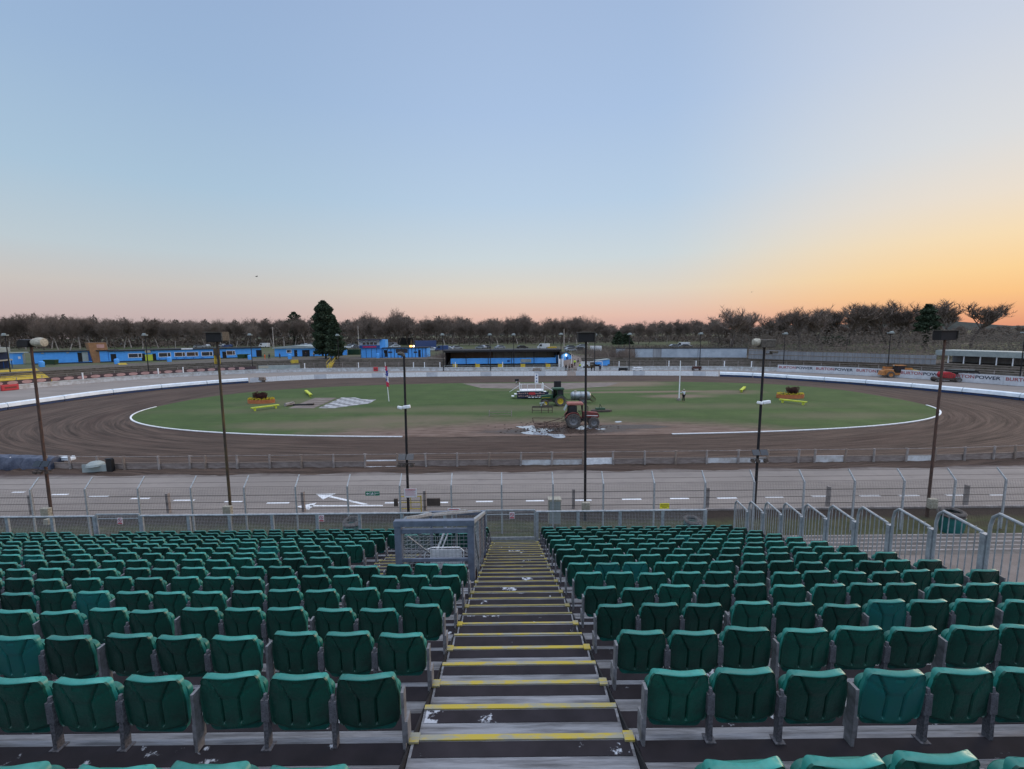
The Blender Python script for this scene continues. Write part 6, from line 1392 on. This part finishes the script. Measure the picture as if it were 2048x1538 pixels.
# loader and boom lift on the right
p = P(1802, 756); t = empty('wheel_loader', (p.x, p.y + 1, 0), R(-14), label='amber telescopic loader with a dark cab parked by the right hoardings', cat='loader')
b = MB(); b.front([(-2.3, .55), (2.2, .55), (2.3, 1.3), (.9, 1.35), (.7, 1.15), (-.9, 1.15), (-1.0, 1.6), (-2.2, 1.6)], -.9, .9); b.build('body', m_tele, t, bevel=.05)
b = MB(); b.front([(-.8, 1.0), (.8, 1.0), (.75, 2.35), (-.55, 2.35)], -.95, .3); b.build('cab', m_black, t, bevel=.04); b = MB(); b.front([(-.65, 1.35), (.65, 1.35), (.6, 2.2), (-.42, 2.2)], -.97, -.951); b.build('cab_glass', m_glass, t); MB().box(-.7, -1.0, 2.352, .95, .4, 2.48).build('cab_roof', m_tele, t); MB().lathe([(.12, 0), (.12, .2)], (-.9, -.5, 2.3), 8).build('beacon', m_cream, t)
b = MB(); b.cbox((.2, .62, 1.75), (4.6, .4, .42), ry=R(4)); b.cbox((2.6, .6, 1.2), (.35, .35, 1.3)); b.build('boom', m_tele, t); b = MB(); b.box(2.5, -1.1, .2, 3.2, 1.1, 1.5); b.build('bucket', m_yell, t); b = MB(); b.front([(-2.9, .5), (-2.3, .5), (-2.3, 1.4), (-2.7, 1.3)], -.8, .8); b.build('counterweight', m_tele, t)
for x in (-1.5, 1.5):
    for y in (-.95, .95): wheel(t, x, y, .62, .4, m_tele, lugs=16)
p = P(1909, 765); t = empty('boom_lift', (p.x, p.y + 1.2, 0), R(-17), label='red boom lift with its dark arm folded towards a pale basket at the far right', cat='boom lift')
t.scale = (.88,) * 3
b = MB(); b.front([(-1.4, .9), (-.1, .7), (.7, .9), (.8, 1.6), (-.2, 2.05), (-1.4, 2.0), (-1.6, 1.5)], -.85, .85); b.build('turret', m_boom, t, bevel=.12); b = MB(); [b.box(x, -.87, .95, x + .12, -.852, 1.6) for x in (-1.2, -.9, -.6, -.3, .0, .3)]; b.build('vent', m_tred, t); MB().box(-2.4, -.9, .45, 1.6, .9, .8).build('chassis', m_iron, t)
b = MB(); b.cbox((1.9, -.2, 2.25), (5.4, .3, .34), ry=R(3)); b.cbox((2.4, .2, 1.75), (3.6, .3, .4), ry=R(2)); b.build('arm', m_black, t); MB().tube((-.8, -.2, 2.5), (4.0, -.2, 2.45), .06, n=6).build('hydraulic_ram', m_palegrn, t); b = MB(); b.tube((4.6, -.1, 2.1), (5.9, -.1, .5), .16, n=6); b.build('jib', m_pole_dk, t)
b = MB()
for x in (5.9, 7.3):
    for y in (-.7, .6): b.tube((x, y, .35), (x, y, 1.5), .03, n=5)
for z in (.9, 1.5): b.tube((5.9, -.7, z), (7.3, -.7, z), .03, n=5); b.tube((5.9, .6, z), (7.3, .6, z), .03, n=5); b.tube((5.9, -.7, z), (5.9, .6, z), .03, n=5); b.tube((7.3, -.7, z), (7.3, .6, z), .03, n=5)
b.box(5.85, -.75, .25, 7.35, .65, .35); b.build('basket', m_palegrn, t)
for x in (-1.9, 1.2):
    for y in (-1.0, 1.0): wheel(t, x, y, .48, .34, m_rim, lugs=14)
# low trolleys and hurdles on the far tarmac
for u, v, m, lb in ((1246, 744, m_pole_dk, 'low dark trailer with white barrels by the right white wall'), (1275, 744, m_white, 'white-topped trolley on the far tarmac right of the gap'), (1393, 741, m_red, 'stack of brown crates against the far white wall'), (1074, 745, m_wood, 'brown timber stack on the far tarmac left of the gap'), (1084, 737, m_cream, 'small white display stand beside the timber stack'), (520, 764, m_wood, 'folded timber pallet against the left end of the white boards')):
    p = P(u, v); t = empty('trolley', p, label=lb, cat='trolley' if 'trolley' in lb or 'trailer' in lb else 'stack'); b = MB(); b.box(-1.1, -.4, .45, 1.1, .4, .6); b.box(-1.0, -.35, 1.0, 1.1, .35, 1.12) if m is m_white else b.box(-.9, -.35, .6, .8, .35, 1.0); [b.box(x, -.35, .6, x + .08, .3, 1.0) for x in (-.98, 0, .98)]; b.build('body', m, t)
    for x in (-.8, .8): MB().lathe([(.2, -.4), (.2, .4)], (x, 0, .2), 10, 'Y').build('wheel', m_tyre, t)
# pit gate, gantry and people
t = empty('pit_gate', (P(1138, 741, .0).x, 112.5, .2), label='white pit gate and small screen left of the gap path', cat='gate'); b = MB(); [b.box(x, -.1, 0, x + .12, .1, 3.6) for x in (-2.4, -1.2, .9)]; b.box(-2.28, -.05, .1, -1.2, .05, 2.6); b.build('frame', m_white, t)
t = empty('pit_bay', (P(1192, 742, .0).x, 111.5, .2), label='white-framed pit bay with dark gear right of the gap path', cat='shelter'); b = MB(); [b.box(x, -.1, 0, x + .12, .1, 1.9) for x in (-3.3, -1.0, 2.2)]; b.box(-3.3, -.1, 1.78, 2.3, .1, 1.9); b.box(-3.2, .1, .1, -1.1, .15, 1.75); b.build('frame', m_white, t); MB().box(-.8, .2, 0, 1.9, .9, 1.1).build('gear', m_black, t)
t = empty('crate_pile', P(1182, 736, 1.2), label='pile of amber and brown crates behind the pit bay', cat='crates'); b = MB(); rr = random.Random(4); [b.box(x, rr.uniform(0, 1), z, x + .5, rr.uniform(1.1, 1.6), z + .35) for x in [(-1.6 + i * .55) for i in range(5)] for z in (0, .4, .8)[:rr.randint(1, 3)]]; b.build('crates', m_pole_y, t)
pp = [(530, 719.5, m_cloth_o, m_cloth_o, 'person in orange hi-vis clothing outside the clubhouse end'), (539, 719, m_cloth_b, m_cloth_k, 'person in dark clothes just right of the orange figure'), (560, 717.5, m_cloth_b, m_cloth_b, 'person in navy clothes in front of the blue building'), (594, 715, m_cloth_k, m_cloth_k, 'person in black by the dark doorway of the blue building'), (612, 714.5, m_cloth_k, m_cloth_b, 'person in the wide opening of the blue building'), (628, 715, m_cream, m_cloth_k, 'person in a pale top right of the wide opening'), (670, 715, m_cloth_k, m_cloth_k, 'person in black beside the blue container'), (1132, 742, m_cloth_k, m_cloth_k, 'person in black, leftmost in the gap'), (1138.5, 742, m_cloth_k, m_cloth_k, 'second person from the left standing in the gap'), (1144, 740, m_cloth_r, m_cloth_k, 'person in a maroon top standing in the gap'), (1147, 725, m_cloth_r, m_cloth_k, 'person in maroon beside the lit blue hut'), (1149.5, 733, m_cloth_y, m_cloth_k, 'person in yellow hi-vis in the middle of the gap crowd'), (1155, 738, m_cloth_k, m_cloth_k, 'person in black in the right half of the gap crowd'), (1156, 730, m_cloth_b, m_cloth_k, 'person in navy behind the right half of the gap crowd'), (1160, 740, m_cloth_y, m_cloth_k, 'person in yellow hi-vis at the right edge of the gap'), (1161, 723, m_cloth_k, m_cloth_k, 'person in black furthest up the path'), (1164, 737, m_cloth_k, m_cloth_k, 'rightmost person in black in the gap crowd'), (1200, 744, m_cloth_b, m_cloth_k, 'person in navy standing by the small plain blue hut'), (1183, 744, m_cloth_k, m_cloth_k, 'person in black inside the white-framed pit bay')]
for i, (u, v, a, c, lb) in enumerate(pp):
    far = v < 720 and u < 800
    z = PL if far else (0.0 if v > 735 else 1.0); p = P(u, v, z); person((p.x, p.y, z if far else max(0, z)), random.Random(i).uniform(0, 6), a, c, lb, ('stand', 'walk')[i % 2], s=1.03)

# ------------------------------------------------------------------ trees
def bare_tree(seed, h, spread=.5, lean_=0, trunk_h=.3, dens=1.0, tw=.028, oak=False):
    rr = random.Random(seed); T = MB(); K = MB()
    def grow(mb, p, d_, L, r, lvl):
        steps = 3 if lvl < 3 else 2; pts = [p]; dd = d_.copy()
        for i in range(steps):
            dd = (dd + Vector((rr.gauss(0, .16), rr.gauss(0, .16), rr.gauss(.05, .1)))).normalized(); pts.append(pts[-1] + dd * (L / steps))
        rs_ = [r * (1 - .55 * i / steps) for i in range(steps + 1)]
        if lvl <= 3: mb.path(pts, rs_, 5 if lvl == 0 else 4 if lvl == 1 else 3)
        else:
            w = dd.orthogonal().normalized() * tw
            mb.quad(pts[0] - w, pts[0] + w, pts[-1])
            w = dd.cross(w).normalized() * tw; mb.quad(pts[0] - w, pts[0] + w, pts[-1])
        return pts, dd
    trunk, d0 = grow(T, Vector((0, 0, 0)), Vector((lean_, 0, 1)).normalized(), h * .55, h * (.028 if oak else .022), 0)
    def kids_(pts, dd, L, r, lvl, n):
        if lvl > (4 if oak else 5): return
        for i in range(n):
            f = rr.uniform(.3 if lvl > 1 else trunk_h / .55, 1); k_ = f * (len(pts) - 1); a = int(min(k_, len(pts) - 2)); q = pts[a].lerp(pts[a + 1], k_ - a)
            az = rr.uniform(0, 6.283); el = rr.uniform(.1, .9) if lvl == 1 else rr.uniform(-.2, .8)
            nd = (Vector((math.cos(az), math.sin(az), 0)) * (spread + .35 if lvl == 1 else .8) + Vector((0, 0, el + (.65 if lvl == 1 else .15))) + dd * .6).normalized()
            l2 = L * (rr.uniform(.6, .95) if lvl == 1 else rr.uniform(.5, .8)); pt, d2 = grow(K, q, nd, l2, r * (.66 if oak else .58), lvl); kids_(pt, d2, l2, r * (.66 if oak else .58), lvl + 1, ({1: 6, 2: 7, 3: 7} if oak else {1: 5, 2: 5, 3: 5, 4: 4}).get(lvl, 0) if lvl < 5 else 0)
    kids_(trunk, d0, h * (.44 if oak else .55), h * (.02 if oak else .016), 1, int(9 * dens))
    return T, K
def conifer_crown(seed, h, r, n=3600, prof=None, leaf=.22, z0=.08):
    rr = random.Random(seed); b = MB()
    prof = prof or (lambda t: (1 - t) ** .6 * (.55 + .45 * min(1, t * 6)))
    for i in range(n):
        t = rr.random(); z = h * (z0 + (1 - z0) * t); R_ = r * prof(t) * (1 + .16 * math.sin(t * 37 + seed)); az = rr.uniform(0, 6.283); clump = .9 + .14 * math.sin(az * 5 + t * 23 + seed) * math.sin(az * 2 + t * 11)
        q = R_ * clump * (rr.random() ** .33); c = Vector((q * math.cos(az), q * math.sin(az), z)); out = (Vector((math.cos(az), math.sin(az), rr.uniform(-.3, .5))) + Vector((rr.gauss(0, 1), rr.gauss(0, 1), rr.gauss(0, .7))) * .8).normalized(); w = out.orthogonal().normalized(); w = Matrix.Rotation(rr.uniform(0, 3), 3, out) @ w
        s_ = leaf * rr.uniform(.6, 1.4); b.quad(c - w * s_ * .7, c + out * s_ * 1.6, c + w * s_ * .7, c - out * s_ * .5)
    return b
TP = []
for s_, sp_, th, de, bk_, ln in [(1, .35, .20, 1.1, 0, .05), (2, .2, .24, .9, 1, -.08), (3, .45, .14, 1.3, 0, 0), (4, .2, .30, .8, 1, .12), (5, .55, .14, 1.3, 0, -.03), (6, .4, .18, 1.2, 0, .08), (7, .15, .3, .9, 1, -.15)]:
    T, K = bare_tree(s_, 10, sp_, ln, th, de, .02); t = empty('bare_tree', (0, -90, 0)); T.build('trunk', m_bark_p if bk_ else m_bark, t, rec=False); K.build('crown', m_twig, t, rec=False); TP.append(t)
for s_, sp_, ln in [(31, .75, .04), (32, .6, -.06), (33, .9, 0)]:
    T, K = bare_tree(s_, 10, sp_, ln, .36, .8, .03, True); t = empty('bare_tree', (0, -90, 0)); T.build('trunk', m_bark, t, rec=False); K.build('crown', m_twig, t, rec=False); TP.append(t)
rr = random.Random(21)
# image column -> top of the tree line (photo pixels)
TOPS = [(0, 630), (60, 622), (110, 625), (160, 625), (200, 628), (260, 630), (330, 632), (400, 634), (470, 634), (540, 632), (590, 627), (640, 634), (700, 634), (732, 624), (760, 634), (798, 618), (830, 632), (880, 626), (920, 628), (960, 632), (1000, 632), (1045, 626), (1080, 638), (1120, 630), (1180, 628), (1220, 644), (1260, 640), (1320, 636), (1380, 634), (1420, 630), (1460, 614), (1500, 620), (1550, 622), (1600, 614), (1650, 612), (1690, 606), (1730, 616), (1780, 602), (1820, 612), (1850, 612), (1893, 600), (1930, 640), (1965, 604), (2010, 645), (2060, 650)]
def top(u):
    for (a, va), (b_, vb) in zip(TOPS, TOPS[1:]):
        if a <= u <= b_: return va + (vb - va) * (u - a) / (b_ - a)
    return 634
def place_tree(pr_, u, D, v, label=None, group='bare trees of the far wood', z0=3.0, sx=1.0):
    z0 = gz(D) - .1; q = at(u, 690, D); z1 = at(u, v, D).z; hh = (z1 - z0) / TPH[TP.index(pr_)]
    return dup(pr_, (q.x, D, z0), rr.uniform(0, 6.28), label, group, (hh * sx, hh * sx, hh))
TPH = []
for t in TP: TPH.append(max(v.co.z for c in kids(t) for v in c.data.vertices))
# feature trees that stand out above the wood
feat = [(732, 622, 1, 'slender birch standing above the wood left of the paired trees'), (798, 615, 1, 'slender birch standing tallest between the conifer and the covered stand'), (1045, 625, 4, 'broad bare tree rising above the wood right of the covered stand'), (1461, 610, 2, 'bare tree rising above the left start of the right-hand wood'), (1600, 612, 0, 'bare tree behind the first hoardings on the right'), (1645, 610, 5, 'bare tree with a tall fan of branches behind the hoardings'), (1692, 605, 4, 'wide bare oak between the two hoarding trees on the right'), (1770, 600, 4, 'wide bare oak with a flat crown above the amber loader, left of two stems'), (1797, 600, 2, 'wide bare oak above the amber loader, right of two stems'), (1896, 597, 4, 'lone broad bare oak behind the rusty right floodlight pole'), (1942, 603, 4, 'lone spreading bare oak nearest the right edge')]
for u, v, k_, lb in feat:
    D = 150 if u > 1400 else 230; k_ = 7 + k_ % 3 if u > 1400 else k_; o = place_tree(TP[k_], u, D, v - 3, lb, z0=2.5, sx=1.2 if u > 1400 else .9); o['category'] = 'tree'
idx = 0
u = 2
cands = []
while u < 2046:
    cands.append(u); u += rr.uniform(13, 23) if u < 1440 else rr.uniform(17, 27)
lbl = 'leafless tree in the front row of the far wood, %s from the left'
for u in cands:
    if 618 < u < 690 or u > 1870: continue
    D = 205 + rr.uniform(-12, 12) if u < 1420 else 176 + rr.uniform(-8, 8); k_ = rr.choice((1, 3, 6, 0, 5, 3)) if u < 700 else rr.choice((0, 2, 4, 5, 1)) if u < 1440 else rr.choice((7, 8, 9, 7, 1))
    o = place_tree(TP[k_], u, D, top(u) + rr.uniform(-2, 9), lbl % ordw(idx), sx=1.0); o['category'] = 'tree'; idx += 1
# the mass of the wood behind: many more trees reading as one dark belt
W_ = MB(); wm = []
low = [bare_tree(50 + i, 10, .55, 0, .15, .8, .05) for i in range(3)]
def add_scaled(src, x, y, z, s_, a):
    ca, sa = math.cos(a), math.sin(a); W_.add([(x + (p[0] * ca - p[1] * sa) * s_, y + (p[0] * sa + p[1] * ca) * s_, z + p[2] * s_) for p in src.v], src.f)
H3 = [max(p[2] for p in K.v) for T, K in low]
u = -40
while u < 2100:
    for D in (225, 250, 280):
        if u > 1420: D -= 35
        uu = u + rr.uniform(-12, 12); v = top(min(2050, max(0, uu))) + rr.uniform(1, 12)
        if uu > 1440: v = max(v + 20, 640 + rr.uniform(0, 14))
        if uu > 1830: v = rr.uniform(648, 660)
        q = at(uu, 690, D); z1 = at(uu, v, D).z; k_ = rr.randrange(3); g_ = gz(D) - .1; s_ = (z1 - g_) / H3[k_]; a = rr.uniform(0, 6.28)
        W_.cur = 0; add_scaled(low[k_][0], q.x, D, g_, s_, a); add_scaled(low[k_][1], q.x, D, g_, s_, a)
    u += 24
# undergrowth and ivy: leaf-sized faces filling the lower two thirds
W_.cur = 1
for i in range(80000):
    u = rr.uniform(-60, 2110); D = rr.uniform(212, 300) - (35 if u > 1420 else 0); tt = top(min(2050, max(0, u)))
    if u > 1440: tt = max(tt + 20, 652)
    if u > 1830: tt = 650
    c0 = 697; f = rr.random(); v = c0 - (c0 - tt - 9) * (f ** 1.5) * (.9 + .12 * math.sin(u * .11) + .08 * math.sin(u * .31)); c = at(u, v, D)
    if c.z < gz(D): c.z = gz(D) + rr.random() * 1.4
    s_ = rr.uniform(.25, .75); w1 = Vector((rr.gauss(0, 1), rr.gauss(0, .4), rr.gauss(0, 1))).normalized(); w2 = w1.orthogonal().normalized()
    W_.quad(c - w1 * s_, c + w2 * s_ * .5, c + w1 * s_, c - w2 * s_ * .5)
m_thick = G('bare_thicket', (.11, .085, .068), .95, vs=.06, c2=(.06, .056, .046), rnd=0)
o = W_.build('woodland', [m_twig, m_thick], rec=False); tag(o, 'dense belt of leafless woodland behind the whole venue', 'woodland', kind='stuff')
b = MB()
for i in range(75000):
    u = rr.uniform(1190, 2120); q0 = gf.a.lerp(gf.c, (u - 1497) / 375) if u > 1497 else Vector((0, pw.a.y + 1.5, 0)); D0 = max(70, q0.y) + 2.0; D0 = D0 if u < 1866 else max(D0, st2.a.lerp(st2.c, (u - 1872) / 208).y + 7); D = D0 + (172 - D0) * rr.random() ** 1.3; q = at(u, 690, D)
    hmax = (1.6 + 1.2 * (.5 + .5 * math.sin(u * .045) * math.sin(u * .017 + 1)) + (D - D0) * .13) if u > 1470 else 1.6
    hmax = min(hmax, max(1, at(u, 657 + 6 * math.sin(u * .09), D).z - gz(D) + .4))
    c = Vector((q.x, D, gz(D) - .4 + hmax * rr.random() ** 1.1)); s_ = rr.uniform(.1, .4); w1 = Vector((rr.gauss(0, .5), rr.gauss(0, .4), rr.gauss(0, 1))).normalized(); w2 = w1.orthogonal().normalized()
    b.quad(c - w1 * s_, c + w2 * s_ * .4, c + w1 * s_, c - w2 * s_ * .4)
o = b.build('scrub', m_thick, rec=False); tag(o, 'low tangled winter scrub between the right-hand fences and the wood', 'scrub', kind='stuff')
m_conbark = G('dark_bark', (.04, .032, .026), .95)
# conifers
def conif(u, v, vt, D, r, label, seed, prof=None, n=3800, z0=2.6, leaf=.24):
    q = at(u, v, D); h = at(u, vt, D).z - z0; t = empty('conifer', (q.x, D, z0), label=label, cat='tree'); MB().tube((0, 0, 0), (0, 0, h * .6), .3, .05, n=6).build('trunk', m_conbark, t)
    conifer_crown(seed, h, r, n, prof, leaf).build('crown', m_conif, t, rec=False)
full = lambda t: (1 - t ** 5) ** .6 * (.8 + .2 * min(1, t * 5))
conif(651, 700, 602, 131, 3.35, 'tall dark conifer standing behind the blue buildings, taller of the two', 1, full, 15000, leaf=.26)
conif(671, 700, 636, 127, 3.2, 'lower spreading conifer at the right foot of the tall one', 2, None, 8000, leaf=.24)
pine = lambda t: (0.12 if t < .38 else (.8 + .28 * math.sin(t * 38)) * 1.35 * (1.03 - t) ** .6)
conif(1849, 700, 609, 141, 4.4, 'dark pine with layered branches between the oaks on the right', 3, pine, 7000, z0=2.5, leaf=.3)
conif(1237, 700, 664, 195, 4.0, 'small dark evergreen above the left end of the pale panel wall', 4, None, 1800, leaf=.35); conif(1252, 700, 668, 196, 4.0, 'small dark evergreen just right of its twin above the panel wall', 5, None, 1600, leaf=.35)
conif(592, 695, 624, 222, 6, 'round-topped pine rising over the wood left of the tall conifer', 6, pine, 2600, z0=3, leaf=.4)
conif(1665, 700, 672, 168, 5, 'dark evergreen bush behind the grey fence under the right-hand trees', 7, full, 2600, z0=2.5, leaf=.35)
for x in (0,):
    for t in TP:
        for c in kids(t): bpy.data.objects.remove(c)
        bpy.data.objects.remove(t)
# bare hedges behind the covered stand and gap
b = MB()
for cx, v, D, w in ((905, 700, 128, 7), (950, 699, 130, 9), (1010, 698, 131, 9), (1060, 699, 131, 7), (1215, 712, 122, 7), (1250, 712, 121, 3), (1180, 700, 140, 6)):
    q = at(cx, v, D)
    for i in range(900):
        p = Vector((q.x + rr.gauss(0, w * .45), D + rr.uniform(-1.5, 1.5), 2.4)); l = rr.uniform(.8, 2.9); d_ = Vector((rr.gauss(0, .35), rr.gauss(0, .3), 1)).normalized() * l; wv = Vector((.03, 0, 0)); p.z += rr.uniform(0, .6); b.quad(p - wv, p + wv, p + d_)
o = b.build('hedge', m_twig, rec=False); tag(o, 'tangled bare hedge behind the covered stand and beside the gap', 'hedge', kind='stuff')
# far ridge on the right
b = MB(); n = 60; vs = []
for i in range(n): x = -1500 + 4200 * i / (n - 1); z = 16 + 9 * math.sin(i * .35) + 5 * math.sin(i * .9 + 1) + (8 if i > 30 else 0); vs += [(x, 1500, -2), (x, 1560, z), (x, 1900, z * .8)]
fs = [(i * 3 + k_, (i + 1) * 3 + k_, (i + 1) * 3 + k_ + 1, i * 3 + k_ + 1) for i in range(n - 1) for k_ in (0, 1)]
m_hill = G('distant_hill', (.055, .058, .05), 1, vs=.02, c2=(.03, .035, .032)); b.add(vs, fs).build('hills', m_hill, rec=False)['kind'] = 'structure'
# two birds
for u, v, D, lb in ((513, 553, 90, 'tiny dark bird flying over the left of the wood'), (1503, 584, 110, 'tiny dark bird flying over the right-hand trees')):
    p = at(u, v, D); b = MB(); b.lathe([(.01, -.25), (.07, -.1), (.08, .1), (.01, .28)], (0, 0, 0), 8, 'X'); b.add([(-.05, 0, .02), (.1, 0, .02), (.0, .5, .14), (-.12, .45, .13), (.0, -.5, .14), (-.12, -.45, .13)], [(0, 1, 2, 3), (1, 0, 5, 4)]); o = b.build('bird', m_pole_dk); o.location = p; o.rotation_euler = (0, 0, 1); tag(o, lb, 'bird')
